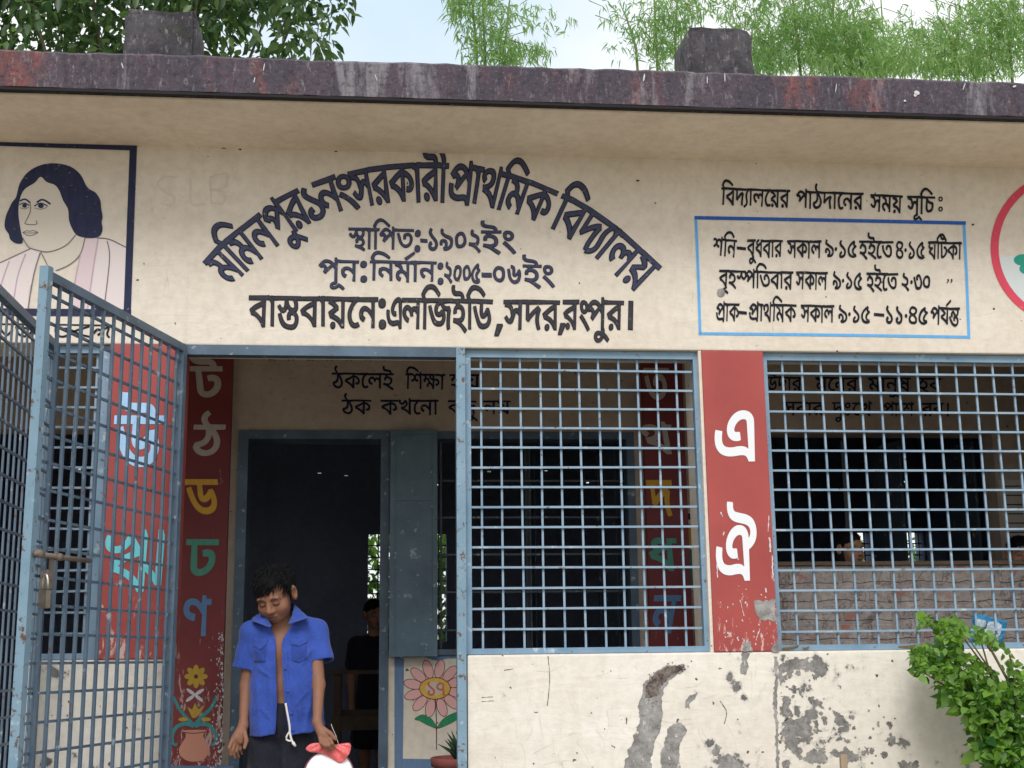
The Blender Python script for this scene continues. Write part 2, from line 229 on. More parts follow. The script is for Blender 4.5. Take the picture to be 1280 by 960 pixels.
# -------- hand lettering: outlines of the Bengali letters used, font units (headline at y = 622, base line at 0)
GLYPH_DATA = """
ম|622|632,622 632,551 527,551 527,0 450,0 450,135 468,82 433,135q 362,225q 283,281q 236,281 199,281q 148,243q 148,205 148,172q 196,127q 243,111 218,34 164,53q 97,107q 66,172q 66,208 66,256q 113,320q 186,353q 223,353 283,353q 374,309q 443,235q 471,189 454,186 452,209q 450,256q 450,281 450,551 -10,551 -10,622;299,323 299,317q 298,305q 297,299 221,322 219,380q 183,450q 105,487q 38,494 51,566 97,553 145,549q 220,518q 272,462q 299,379q
ন|604|614,622 614,551 509,551 509,0 432,0 432,243 448,187 415,233q 337,307q 255,351q 216,351 179,351q 128,312q 128,274 128,244q 170,201q 214,184 176,113 115,138q 46,223q 46,277 46,326q 93,391q 166,423q 204,423 256,423q 342,387q 417,325q 451,284 437,280 434,303q 432,348q 432,371 432,551 -10,551 -10,622
প|716|726,622 726,551 621,551 621,0 544,0 544,396 566,332 525,392q 457,477q 396,531q 334,556q 298,556 258,556q 193,526q 139,476q 116,447 108,445 124,455q 155,465q 174,465 232,465q 286,402q 286,356 286,345q 284,325q 282,320 265,326 277,339q 299,363q 324,387q 337,400 461,516 510,463 226,195 167,250 249,328 213,285 183,262 198,279q 219,318q 219,343 219,368q 189,398q 160,398 144,398q 114,390q 98,380 22,452 62,505q 146,584q 238,629q 291,629 347,629q 437,587q 521,504q 567,441 549,446 546,470q 544,526q 544,558 544,688 597,688 620,622
র|596|606,622 606,551 501,551 501,0 424,0 394,60q 289,161q 153,231q 76,243 37,339 133,397q 338,491q 447,524 424,482 424,551 -10,551 -10,622;424,474 445,446 369,421q 201,348q 130,304 184,292q 306,234q 410,146q 438,88 429,88 427,111q 424,157q 424,189;185,-6 160,-6q 125,26q 125,52 125,78q 160,112q 185,112 210,112q 245,78q 245,52 245,26q 210,-6q
১|592|287,0 202,0q 123,73q 123,122 123,161q 173,227q 234,244 263,167 232,160q 205,138q 205,120 205,100q 246,75q 286,75 348,75q 416,135q 416,181 416,211q 392,258q 336,310q 287,344 225,388q 154,448q 125,499q 125,529 125,552q 152,607q 177,631 243,596 229,581q 211,551q 211,536 211,523q 219,499q 245,471q 296,432q 338,403 396,364q 464,298q 493,229q 493,182 493,126q 440,44q 347,0q
ং|438|123,314 186,276q 299,171q 392,51q 424,-8 359,-41 318,22q 237,123q 140,209q 73,250;78,486 78,527q 115,588q 179,622q 219,622 259,622q 323,588q 360,527q 360,486 360,445q 323,383q 259,349q 219,349 179,349q 115,383q 78,444q;147,486 147,452q 188,414q 219,414 251,414q 291,453q 291,486 291,520q 251,557q 219,557 188,557q 147,518q
স|682|692,622 692,551 587,551 587,0 510,0 510,353 533,290 502,331q 457,375q 436,375 422,375q 398,359q 368,314q 343,268 316,219q 272,156q 223,127q 188,127 161,127q 112,149q 63,200q 35,244 96,281 123,233q 159,203q 180,203 197,203q 228,224q 265,276q 289,321 312,354 338,408q 386,449q 415,449 448,449q 501,412q 536,374 516,373 512,396q 510,437q 510,458 510,551 -10,551 -10,622;271,271 261,339q 240,419q 214,441 189,464q 103,487q 38,495 53,571 107,551 164,542q 240,514q 287,469q 311,403q 315,356
ক|807|817,622 817,551 492,551 492,489 492,473 492,0 415,0 386,59q 282,163q 149,234q 76,243 37,339 134,395q 328,483q 437,517 415,475 415,551 -10,551 -10,622;415,467 436,438 385,424q 276,378q 173,328q 130,304 186,293q 305,231q 404,142q 428,90 420,88 418,111q 415,157q 415,189;761,288 761,255q 735,196q 675,158q 625,158 609,158q 580,160q 566,163 572,235 578,234q 595,233q 606,233 654,233q 683,270q 683,296 683,349q 580,424q 479,438 482,513 559,505q 685,444q 761,349q
া|266|276,622 276,551 171,551 171,0 94,0 94,469 82,503q 35,551q -2,551 -10,551 -10,622 5,622 29,622q 81,591q 97,559 96,564q 94,600q 94,613 94,688 148,688 170,622
ী|266|276,551 171,551 171,0 94,0 94,551 -10,551 -10,622 94,622 90,687q 31,775q -64,826q -185,848q -252,848 -311,848q -396,835q -442,811q -442,792 -442,773q -394,763q -365,763 -269,763 -216,763q -154,745q -135,725 -116,706q -100,654q -100,615 -167,615 -168,639q -178,670q -189,678 -199,686q -228,692q -254,692 -353,692 -394,692q -456,703q -476,713 -501,727q -521,767q -521,789 -521,847q -391,917q -258,917 -55,917q 164,774q 174,622 276,622
থ|645|655,622 655,551 550,551 550,0 473,0 435,55q 331,152q 198,223q 115,238 92,331 144,296 228,280q 355,217q 447,138q 475,97 474,120q 473,166q 473,193 473,688 526,688 549,622;211,625 274,625q 358,582q 400,509q 400,464 400,386q 271,288q 158,275 110,285 92,331 176,337q 276,374q 319,431q 319,466 319,509q 263,555q 209,555 159,555q 116,516q 116,494 116,480q 131,456q 150,446 106,384 87,397q 56,428q 38,470q 38,497 38,532q 78,590q 156,625q
ি|266|276,622 276,551 171,551 171,0 94,0 94,551 -10,551 -10,622 82,622 66,641q 33,683q 20,704 54,763q 132,860q 238,917q 313,917 366,917q 463,891q 557,842q 653,773q 705,731 663,677 594,733q 483,807q 382,844q 325,844 270,844q 189,806q 130,738q 106,693 114,678q 142,642q 160,622
ব|596|606,622 606,551 501,551 501,0 424,0 394,60q 289,161q 153,231q 76,243 37,339 133,397q 338,491q 447,524 424,482 424,551 -10,551 -10,622;424,474 445,446 369,421q 201,348q 130,304 184,292q 306,234q 410,146q 438,88 429,88 427,111q 424,157q 424,189
দ|603|613,622 613,551 159,551 159,253 145,273 185,318q 287,396q 407,461q 475,486 540,422 521,387q 498,321q 487,249q 487,205 487,156q 503,66q 522,10 447,-7 429,51q 409,162q 409,222 409,263q 421,335q 442,392q 453,410 465,405 408,382q 300,316q 196,230q 141,175 82,215 82,551 -10,551 -10,622
ল|731|741,622 741,551 636,551 636,0 559,0 559,335 565,309 543,341q 494,379q 465,379 450,379q 419,368q 398,338q 398,307 398,296q 399,279q 400,271 335,266 331,307q 295,364q 243,394q 213,394 186,394q 148,373q 128,338q 128,316 128,276q 187,220q 241,201 214,127 166,142q 90,194q 46,270q 46,320 46,365q 90,430q 164,466q 208,466 261,466q 337,427q 369,384 354,383 364,416q 421,451q 452,451 488,451q 540,423q 571,397 562,382 561,403q 559,445q 559,467 559,551 -10,551 -10,622
য|626|636,622 636,551 531,551 531,0 454,0 412,56q 310,141q 176,199q 84,212 48,303 79,324q 147,362q 218,398q 252,414 214,443q 115,488q 48,502 79,570 81,551 -10,551 -10,622;454,551 135,551 114,560 156,550q 241,506q 314,455q 336,432 341,376 305,360q 226,322q 153,284q 125,265 113,280 199,268q 328,212q 428,132q 470,83 457,79 456,100q 454,149q 454,171
ত|707|407,50 325,50q 183,131q 70,313q 29,466 105,486 140,362q 223,202q 332,126q 405,126 452,126q 516,149q 555,191q 573,246q 573,278 573,320q 541,389q 483,429q 444,429 404,429q 369,395q 369,367 369,357q 373,335q 378,321 301,306 295,325q 288,361q 288,380 288,419q 327,472q 396,500q 440,500 502,500q 596,443q 650,341q 650,274 650,211q 597,110q 489,50q;717,622 717,551 -10,551 -10,622
ঃ|438|78,486 78,527q 115,588q 179,622q 219,622 259,622q 323,588q 360,527q 360,486 360,445q 323,383q 259,349q 219,349 179,349q 115,383q 78,444q;147,486 147,452q 188,414q 219,414 251,414q 291,453q 291,486 291,518q 251,557q 219,557 188,557q 147,518q;78,137 78,178q 115,239q 179,273q 219,273 259,273q 323,240q 360,179q 360,137 360,96q 323,34q 259,0q 219,0 179,0q 115,34q 78,96q;147,137 147,104q 188,65q 219,65 251,65q 291,104q 291,137 291,170q 251,208q 219,208 188,208q 147,169q
৯|592|174,315 220,315q 292,281q 333,220q 333,181 333,142q 306,87q 278,62 275,72 369,82q 476,152q 476,214 476,250q 443,305q 356,352q 274,375 183,401q 78,445q 35,498q 35,536 35,559q 57,606q 83,631 146,596 131,582q 119,558q 119,547 119,534q 130,512q 166,491q 241,465q 304,447 384,425q 483,374q 538,318q 558,253q 558,216 558,155q 500,72q 400,22q 269,0q 197,0 183,0 161,68 206,84q 257,132q 257,169 257,203q 216,245q 175,245 139,245q 108,217q 108,196 108,186q 114,162q 119,152 44,135 36,153q 27,188q 27,207 27,239q 61,288q 126,315q
০|592|290,91 227,91q 128,139q 72,238q 72,313 72,372q 120,477q 221,544q 300,544 381,544q 477,482q 520,381q 520,320 520,261q 471,156q 370,91q;301,473 259,473q 192,435q 153,362q 153,311 153,270q 180,202q 241,162q 291,162 336,162q 403,203q 439,276q 439,324 439,370q 408,437q 347,473q
২|592|127,539 127,561q 148,605q 170,631 233,596 221,583q 211,560q 211,549 211,535q 227,517q 272,504q 316,495 420,476q 500,397q 500,335 500,269q 389,175q 289,168 279,168q 259,172q 249,175 289,184 333,169q 423,122q 511,63q 553,28 507,-26 448,23q 347,90q 248,135q 136,169q 65,185 80,256 115,246q 187,233q 241,233 342,233q 421,287q 421,332 421,357q 398,392q 342,417q 290,427 232,439q 160,469q 127,511q
ই|530|358,622 357,663q 320,699q 278,699 206,699 140,699q 69,717q 44,736 17,756q -10,819q -10,859 -10,872q -7,898q -5,912 69,907 67,895q 65,877q 65,869 65,847q 74,813q 84,802 98,786q 151,771q 200,771 257,771 310,771q 372,755q 394,734 411,718q 429,663q 430,622;242,500 321,500q 418,447q 464,366q 464,325 464,243q 349,147q 236,141 246,152 291,139q 391,91q 493,28q 540,-10 494,-63 432,-17q 329,50q 229,100q 117,138q 46,154 61,223 96,213q 161,204q 207,204 278,204q 355,238q 385,292q 385,320 385,373q 307,430q 247,430 211,430q 167,416q 148,389q 148,370 148,362q 152,345q 154,338 81,323 76,338q 70,371q 70,384 70,421q 114,473q 191,500q;175,465 170,497q 120,546q 73,556 97,601 143,589 199,567q 250,511q 254,468;540,622 540,551 -10,551 -10,622
ূ|0|-177,-241 -207,-241q -268,-220q -308,-174q -308,-137 -308,-87q -228,-37q -172,-36 -172,8 -95,8 -95,-56 -128,-102 -135,-101q -154,-100q -165,-100 -199,-100q -235,-120q -235,-140 -235,-159q -203,-179q -179,-179 -137,-179q -69,-139q -38,-102 7,-122q 118,-186q 163,-218 121,-271 84,-243q 8,-197q -22,-183 -42,-201q -90,-227q -145,-241q
৫|592|313,0 237,0q 117,58q 49,169q 49,248 49,328q 138,461q 302,576q 414,629 453,575 443,562q 434,534q 434,519 434,490q 481,455q 518,455 521,455q 529,455q 533,456 566,400 510,369q 432,313q 392,255q 392,221 392,193q 434,144q 492,144 502,144q 521,145q 528,146 561,61 511,32q 384,0q;320,71 352,71q 396,76q 436,85q 460,91 458,89 385,98q 316,170q 316,222 316,261q 351,328q 422,392q 475,426 473,401 438,405q 391,436q 367,482q 367,507 367,518q 371,538q 375,547 384,533 309,496q 195,405q 130,299q 130,238 130,176q 186,102q 273,71q
৬|592|347,39 295,39q 201,78q 119,171q 49,331q 21,452 96,475 117,376q 167,239q 226,154q 299,115q 342,115 407,115q 483,193q 483,271 483,315q 458,375q 449,391 489,392 472,348q 428,287q 373,257q 340,257 319,257q 284,269q 270,282 255,296q 235,346q 235,400 235,451 235,476q 225,504q 196,516q 166,517 175,593 216,592q 270,576q 286,560 300,545q 312,501q 312,471 312,379 312,354q 328,328q 348,328 364,328q 395,346q 427,393q 443,438 499,452 518,427q 544,364q 559,298q 559,268 559,203q 514,99q 420,39q
জ|917|401,63 342,63q 234,105q 139,198q 60,353q 29,465 105,485 139,362q 223,209q 333,139q 404,139 478,139q 554,203q 554,268 554,299q 538,343q 530,358 590,358 562,329q 501,283q 432,257q 391,257 352,257q 292,287q 258,344q 258,384 258,428q 320,519q 394,553 374,552q 323,551q 298,551 -10,551 -10,622 927,622 927,551 614,551 590,551q 552,553q 535,554 451,516q 365,454q 335,403q 335,380 335,352q 367,328q 387,328 425,328q 485,363q 523,396 609,365 618,345q 630,286q 630,254 630,204q 585,117q 484,63q;801,205 801,156q 817,66q 836,10 761,-7 743,51q 723,162q 723,222 723,275q 742,359q 755,388 679,389q 572,426q 500,495q 475,543 551,559 567,530q 616,485q 694,459q 751,459 765,459q 791,461q 806,462 845,392 821,347q 801,261q
ড|712|722,622 722,551 356,551 356,372 356,343q 374,316q 393,316 412,316q 453,340q 501,392q 529,433 589,442 621,395q 656,295q 656,245 656,182q 601,82q 494,24q 417,24 351,24q 237,70q 141,173q 61,342q 29,465 105,485 141,346q 228,177q 340,100q 413,100 493,100q 580,180q 580,243 580,288q 555,352q 535,373 581,392 551,341q 488,275q 425,242q 394,242 371,242q 331,255q 317,268 301,282q 279,333q 279,393 279,551 -10,551 -10,622
,|263|190,116 197,105 188,70q 161,-6q 130,-82q 113,-119 46,-119 61,-60q 86,64q 93,116
ু|0|-286,-266 -313,-266q -377,-243q -422,-193q -422,-151 -422,-100q -344,-39q -274,-39 -212,-39q -97,-84q 22,-164q 89,-217 44,-271 -23,-215q -133,-141q -231,-103q -279,-103 -315,-103q -351,-131q -351,-153 -351,-181q -312,-204q -286,-204 -249,-204q -204,-173q -180,-127q -172,-78q -172,-59 -172,8 -95,8 -95,-45 -95,-73q -108,-148q -147,-219q -223,-266q
ে|346|356,622 356,551 336,551 305,544q 233,497q 169,422q 128,322q 128,262 128,190q 171,105q 235,69q 267,69 292,69q 326,79q 348,92 383,31 357,11q 295,-5q 264,-5 201,-5q 104,61q 49,180q 49,260 49,342q 111,475q 216,567q 280,588 216,555 198,553q 156,551q 130,551 -10,551 -10,622
ঠ|591|282,0 222,0q 124,43q 55,119q 36,168 58,247 140,255q 228,311q 263,396q 263,448 263,471q 253,525q 242,551 -10,551 -10,622 200,622 168,666q 129,739q 129,776 129,818q 175,886q 218,917 269,861 237,836q 208,793q 208,764 208,733q 253,666q 291,622 601,622 601,551 427,551 408,551q 380,552q 365,553 438,480q 529,332q 529,240 529,169q 471,61q 361,0q;280,74 338,74q 412,122q 448,200q 448,244 448,290q 419,378q 351,476q 293,536 309,532 319,504q 333,445q 333,406 333,369q 311,296q 257,232q 160,182q 86,168 100,229 110,176q 164,107q 240,74q
চ|567|577,622 577,551 172,551 172,521 168,458 170,445q 172,399q 172,378 172,205 172,161q 182,125q 189,117 207,96q 244,96 284,96q 352,134q 379,162 407,192q 438,259q 438,296 438,329q 401,349q 368,349 363,349 317,349q 261,364q 235,377 212,390q 173,425q 161,447 171,534 192,498q 238,449q 307,423q 361,423 377,423 415,423q 456,413q 472,403 495,389q 517,340q 517,306 517,245q 459,133q 415,95 377,62q 291,24q 238,24 201,24q 149,46q 132,63 116,82q 95,136q 95,191 95,551 -10,551 -10,622
:|294|147,414 121,414q 85,446q 85,482 85,520q 121,550q 147,550 173,550q 209,520q 209,482 209,446q 173,414q;147,-14 121,-14q 85,18q 85,54 85,92q 121,122q 147,122 173,122q 209,92q 209,54 209,18q 173,-14q
শ|677|687,622 687,551 582,551 582,0 505,0 505,512 510,532 507,549q 505,585q 505,607 505,688 558,688 582,622;361,629 400,629q 466,599q 518,545q 534,509 530,404 499,476q 415,556q 363,556 324,556q 276,513q 276,471 276,431q 341,380q 413,377 406,300 340,304q 255,350q 215,425q 215,474 215,527q 257,596q 324,629q;77,629 119,629q 194,595q 242,521q 242,461 242,420q 202,346q 119,300q 54,300 48,377 99,378q 157,405q 181,447q 181,468 181,509q 129,556q 76,556 58,556q 23,551q -1,545 -9,620 16,625q 55,629q
ধ|596|606,622 606,551 501,551 501,0 424,0 394,60q 289,161q 153,231q 76,243 37,339 133,397q 338,491q 447,524 424,482 424,622;424,474 445,446 369,421q 201,348q 130,304 184,292q 306,234q 410,146q 438,88 429,88 427,111q 424,157q 424,189;240,629 252,629q 280,626q 293,624 287,552 281,553q 264,554q 251,554 221,554q 188,529q 188,509 188,483q 234,446q 293,423 233,378 195,397q 139,440q 109,492q 109,524 109,551q 137,599q 195,629q
হ|530|242,500 321,500q 418,447q 464,366q 464,325 464,243q 349,147q 236,141 246,152 291,139q 391,91q 493,28q 540,-10 494,-63 432,-17q 329,50q 229,100q 117,138q 46,154 61,223 96,213q 161,204q 207,204 278,204q 355,238q 385,292q 385,320 385,373q 307,430q 247,430 211,430q 167,416q 148,389q 148,370 148,362q 152,345q 154,338 81,323 76,338q 70,371q 70,384 70,421q 114,473q 191,500q;175,465 170,497q 120,546q 73,556 97,601 143,589 199,567q 250,511q 254,468;540,622 540,551 -10,551 -10,622
৪|592|296,0 181,0q 62,94q 62,170 62,226q 142,307q 229,337 229,312 176,336q 107,379q 74,433q 74,471 74,511q 125,580q 221,622q 290,622 375,622q 475,579q 519,512q 519,476 519,434q 479,377q 411,337q 368,321 365,341 443,314q 530,239q 530,171 530,86q 409,0q;296,71 376,71q 450,127q 450,173 450,205q 405,252q 334,284q 296,292 220,273q 143,213q 143,169 143,128q 220,71q;297,363 332,372q 396,402q 438,445q 438,471 438,507q 364,551q 291,551 256,551q 193,533q 154,498q 154,471 154,434q 221,383q
ঘ|631|641,622 641,551 536,551 536,0 459,0 428,43q 326,121q 194,174q 118,179 83,266 105,283q 149,314q 195,343q 219,358 276,350 263,346q 243,343q 234,343 177,343q 97,373q 56,430q 56,469 56,514q 114,580q 171,616 240,581 185,559q 137,503q 137,472 137,435q 189,404q 224,404 246,404q 299,419q 331,441 374,381 338,360q 260,308q 186,257q 157,234 144,251 259,234q 406,151q 461,92 460,109q 459,146q 459,165 459,551 -10,551 -10,622
ট|567|577,622 577,551 172,551 172,205 172,161q 182,125q 189,117 207,96q 244,96 283,96q 353,134q 379,162 408,193q 439,263q 439,299 439,331q 407,364q 370,364 358,364q 330,360q 317,357 306,428 325,433q 366,439q 389,439 426,439q 484,411q 517,351q 517,303 517,244q 459,133q 415,95 378,63q 291,24q 239,24 202,24q 149,46q 132,63 116,82q 95,136q 95,191 95,551 -10,551 -10,622;395,622 394,663q 357,699q 315,699 221,699 156,699q 85,717q 60,736 33,756q 6,819q 6,859 6,872q 9,897q 11,912 85,907 83,896q 81,879q 81,869 81,847q 90,813q 100,802 114,786q 167,771q 216,771 294,771 347,771q 409,755q 431,734 448,718q 466,663q 467,622
ৃ|0|-355,-80 -316,-61q -234,-25q -148,10q -105,25 -79,-41 -114,-52q -186,-76q -251,-101q -277,-114 -290,-102 -213,-109q -95,-143q -3,-189q 35,-214 -1,-271 -53,-238q -153,-193q -260,-166q -321,-160
৩|592|553,295 553,223q 512,107q 421,39q 347,39 293,39q 199,76q 120,173q 54,350q 29,490 105,510 135,360q 201,188q 286,115q 342,115 393,115q 451,163q 475,244q 475,295 475,356q 441,452q 383,508q 347,508 321,508q 292,482q 292,458 292,442q 301,410q 311,390 231,369 219,394q 207,445q 207,467 207,509q 248,558q 309,579q 337,579 407,579q 503,502q 553,373q
খ|696|706,622 706,551 601,551 601,0 524,0 496,41q 424,117q 336,181q 230,227q 166,238 142,331 190,296 283,280q 412,215q 499,135q 526,97 525,120q 524,166q 524,193 524,688 577,688 600,622;450,470 450,412q 387,331q 278,284q 209,276 162,285 142,331 223,337q 326,372q 375,429q 375,466 375,497q 347,547q 316,571 371,625 405,594q 450,515q;182,430 121,430q 49,493q 49,548 49,571q 62,613q 71,628 147,607 140,597q 130,568q 130,552 130,526q 159,501q 182,501 202,501q 246,517q 293,565q 316,612 371,625 373,575 353,531q 297,466q 226,430q
উ|712|508,622 507,663q 470,699q 428,699 288,699 223,699q 152,717q 127,736 100,756q 73,819q 73,859 73,872q 76,898q 78,912 152,907 150,895q 148,877q 148,869 148,847q 157,813q 167,802 181,786q 233,771q 283,771 407,771 460,771q 522,755q 544,734 561,718q 579,663q 580,622;722,622 722,551 356,551 356,372 356,343q 374,316q 393,316 412,316q 453,340q 501,392q 529,433 589,442 621,395q 656,295q 656,245 656,182q 601,82q 494,24q 417,24 351,24q 237,70q 141,173q 61,342q 29,465 105,485 141,346q 228,177q 340,100q 413,100 493,100q 580,180q 580,243 580,288q 555,352q 535,373 581,392 551,341q 488,275q 425,242q 394,242 371,242q 331,255q 317,268 301,282q 279,333q 279,393 279,551 -10,551 -10,622
ঊ|853|863,622 863,551 496,551 496,372 496,343q 514,316q 533,316 552,316q 593,340q 641,392q 669,433 729,442 761,395q 796,295q 796,245 796,184q 744,84q 634,24q 548,24 439,24q 248,98q 90,278q 29,435 104,458 130,385q 197,257q 296,149q 369,106 372,109 331,147q 265,254q 216,379q 199,440 274,461 299,367q 353,230q 418,142q 501,100q 555,100 612,100q 685,140q 720,205q 720,244 720,290q 694,351q 680,368 707,370 685,336q 630,277q 568,242q 534,242 511,242q 471,255q 457,268 441,282q 419,333q 419,393 419,551 -10,551 -10,622;649,622 648,663q 611,699q 569,699 384,699 318,699q 247,717q 222,736 195,756q 168,819q 168,859 168,872q 171,898q 173,912 247,907 245,896q 243,877q 243,869 243,847q 252,813q 262,802 276,786q 329,771q 378,771 548,771 601,771q 663,755q 685,734 702,718q 720,663q 721,622
ঋ|853|530,688 554,622 554,0 477,0 449,53q 352,147q 227,213q 155,224 116,316 202,365q 384,449q 477,477 477,688;477,402 434,388q 342,351q 251,308q 209,284 255,274q 360,224q 453,153q 480,108 479,125q 477,162q 477,187;417,455 407,476q 376,519q 340,559q 320,573 374,625 402,598q 460,516q 479,474;183,430 122,430q 49,493q 49,548 49,571q 62,613q 71,628 147,607 140,597q 130,568q 130,552 130,526q 159,501q 182,501 202,501q 246,517q 293,565q 316,612 374,625 378,574 357,534q 299,468q 227,430q;738,688 762,622 762,73 685,73 666,113q 613,179q 553,234q 521,255 546,318 575,302q 635,249q 685,188q 697,160 690,157 688,180q 685,225q 685,257 685,688
এ|758|511,628 552,628q 607,611q 626,594 645,578q 667,531q 667,490 667,0 592,0 584,30q 554,68q 511,87q 481,87 445,87q 383,79q 316,70q 272,70 238,70q 160,85q 90,127q 46,210q 46,278 46,302q 54,355q 58,377 135,366 131,351q 124,309q 124,280 124,236q 150,182q 194,154q 248,144q 276,144 326,144q 409,161q 461,161 504,161q 568,136q 590,106 590,463 590,500q 580,532q 569,542 551,557q 514,557 478,557q 413,525q 362,475q 333,418q 333,393 333,383q 341,361q 367,345q 392,345 403,345q 423,347q 434,348 441,278 431,274q 398,270q 376,270 327,270q 254,330q 254,392 254,432q 295,515q 367,585q 460,628q
ঐ|873|511,628 552,628q 607,611q 626,594 645,578q 667,531q 667,490 667,0 592,0 584,30q 554,68q 511,87q 481,87 445,87q 383,79q 316,70q 272,70 238,70q 160,85q 90,127q 46,210q 46,278 46,302q 54,355q 58,377 135,366 131,351q 124,309q 124,280 124,236q 150,182q 194,154q 248,144q 276,144 326,144q 409,161q 461,161 504,161q 568,136q 590,106 590,463 590,500q 580,532q 569,542 551,557q 514,557 478,557q 413,525q 362,475q 333,418q 333,393 333,383q 341,361q 367,345q 392,345 403,345q 423,347q 434,348 441,278 431,274q 398,270q 376,270 327,270q 254,330q 254,392 254,432q 295,515q 367,585q 460,628q;831,575 831,521q 783,444q 704,390q 657,370 657,449 681,460q 725,492q 753,540q 753,573 753,598q 736,635q 720,649 701,665q 640,686q 586,693 482,707 420,716q 342,756q 305,824q 305,875 305,884q 308,908q 309,917 383,913 382,906q 380,886q 380,878 380,858q 390,827q 400,814 411,802q 446,787q 474,783 605,765 649,759q 714,742q 762,718q 779,702 804,679q 831,614q
ঢ|567|577,622 577,551 172,551 172,205 172,161q 182,125q 189,117 207,96q 244,96 283,96q 353,134q 379,162 408,193q 439,263q 439,299 439,331q 407,364q 370,364 358,364q 330,360q 317,357 306,428 325,433q 366,439q 389,439 426,439q 484,411q 517,351q 517,303 517,244q 459,133q 415,95 378,63q 291,24q 239,24 202,24q 149,46q 132,63 116,82q 95,136q 95,191 95,551 -10,551 -10,622
ণ|620|630,622 630,551 525,551 525,0 448,0 448,425 468,363 422,430q 340,515q 262,556q 222,556 191,556q 146,532q 122,491q 122,463 122,431q 153,387q 220,361q 275,355 269,272 203,278q 100,323q 40,404q 40,462 40,516q 88,591q 166,629q 211,629 263,629q 348,593q 428,524q 470,473 454,477 451,494q 448,551q 448,576 448,688 501,688 524,622
৭|592|382,301 432,286 392,267q 307,248q 268,248 170,248q 70,335q 70,411 70,456q 108,532q 173,590q 254,622q 297,622 333,622q 393,604q 415,584 435,565q 459,511q 459,455 459,143 459,118q 469,90q 499,78q 528,77 520,0 467,2q 406,28q 382,81q 382,122;266,322 308,322q 370,339q 404,357 382,338 382,439 382,476q 375,517q 361,530 351,541q 320,551q 297,551 271,551q 219,529q 177,490q 151,437q 151,406 151,358q 214,322q
ষ|633|643,622 643,551 538,551 538,0 461,0 412,58q 308,143q 176,199q 84,212 48,303 98,335q 216,398q 280,425 339,432 341,376 291,354q 183,301q 142,275 215,261q 330,210q 423,140q 463,99 463,116q 461,152q 461,171 461,312 465,334 464,358q 461,409q 461,434 461,551 -10,551 -10,622;77,569 118,555 180,538q 307,477q 423,398q 468,355 467,264 429,306q 330,382q 218,445q 102,491q 48,502
ও|738|509,629 586,629q 671,551q 671,483 671,435q 622,359q 536,303q 480,282 449,354 516,376q 591,435q 591,482 591,519q 549,558q 509,558 473,558q 409,534q 359,497q 331,456q 331,439 331,423q 351,400q 386,395 365,321 308,332q 251,388q 251,431 251,465q 292,534q 364,593q 457,629q;681,225 681,142q 558,42q 453,42 383,42q 257,92q 150,202q 61,380q 28,507 103,529 143,386q 242,204q 371,118q 455,118 518,118q 600,171q 600,228 600,267q 549,321q 509,338 589,373 633,349q 681,273q
।|379|194,0 194,622 275,622 275,0
-|340|49,338 291,338 291,256 49,256
গ|656|484,0 484,425 505,362 470,412q 409,485q 353,533q 295,556q 263,556 210,556q 145,501q 120,465 106,457 120,470q 178,487q 216,487 262,487q 319,451q 346,396q 346,369 346,310q 266,217q 182,172 131,245 186,268q 266,325q 266,365 266,387q 232,417q 200,417 174,417q 129,405q 103,392 22,458 53,510q 123,587q 206,629q 255,629 305,629q 388,594q 467,524q 507,472 489,483 487,497q 484,555q 484,585 484,688 537,688 560,622 666,622 666,551 561,551 561,0
য়|626|636,622 636,551 531,551 531,0 454,0 412,56q 310,141q 176,199q 84,212 48,303 79,324q 147,362q 218,398q 252,414 214,443q 115,488q 48,502 79,570 81,551 -10,551 -10,622;454,551 135,551 114,560 156,550q 241,506q 314,455q 336,432 341,376 305,360q 226,322q 153,284q 125,265 113,280 199,268q 328,212q 428,132q 470,83 457,79 456,100q 454,149q 454,171;180,-6 155,-6q 120,26q 120,52 120,78q 155,112q 180,112 205,112q 240,78q 240,52 240,26q 205,-6q
স্থ|721|500,305 430,305q 337,373q 312,437 324,439 317,407q 286,343q 235,300q 197,300 168,300q 117,321q 66,372q 37,417 98,453 127,404q 164,376q 186,376 210,376q 247,408q 269,484q 271,551 340,551 348,514q 374,449q 413,399q 466,371q 501,371 536,371q 573,408q 573,442 573,480q 532,549q 503,575 583,591 599,577q 630,532q 650,475q 650,442 650,372q 570,305q;731,622 731,551 -10,551 -10,622;455,319 509,319q 585,291q 631,246q 652,194q 652,169 652,135q 627,83q 578,46q 510,23q 466,18 469,43 507,34q 585,4q 664,-35q 703,-60 667,-117 619,-85q 527,-38q 434,-4q 336,21q 282,30 295,100 328,90q 388,81q 425,81 507,81q 575,128q 575,168 575,210q 514,255q 464,255 421,255q 385,226q 385,200 385,192q 389,175q 391,169 318,154 314,168q 307,200q 307,213 307,247q 344,294q 411,319q
স্ত|728|504,305 435,305q 342,375q 317,437 329,439 322,407q 291,343q 240,300q 202,300 173,300q 121,321q 71,372q 42,417 103,453 132,404q 169,376q 191,376 216,376q 252,408q 274,484q 276,551 345,551 353,514q 379,449q 418,399q 471,371q 506,371 541,371q 578,408q 578,442 578,480q 537,549q 508,575 588,591 604,577q 635,532q 655,475q 655,442 655,375q 579,305q;738,622 738,551 -10,551 -10,622;431,-55 349,-55q 206,4q 89,140q 45,254 120,279 155,188q 243,74q 356,20q 427,20 517,20q 591,87q 591,143 591,176q 566,226q 517,254q 482,254 458,254q 428,238q 413,211q 413,194 413,187q 418,160q 422,149 347,135 341,152q 334,192q 334,206 334,243q 374,293q 440,319q 478,319 540,319q 624,270q 667,189q 667,140 667,81q 613,-7q 508,-55q
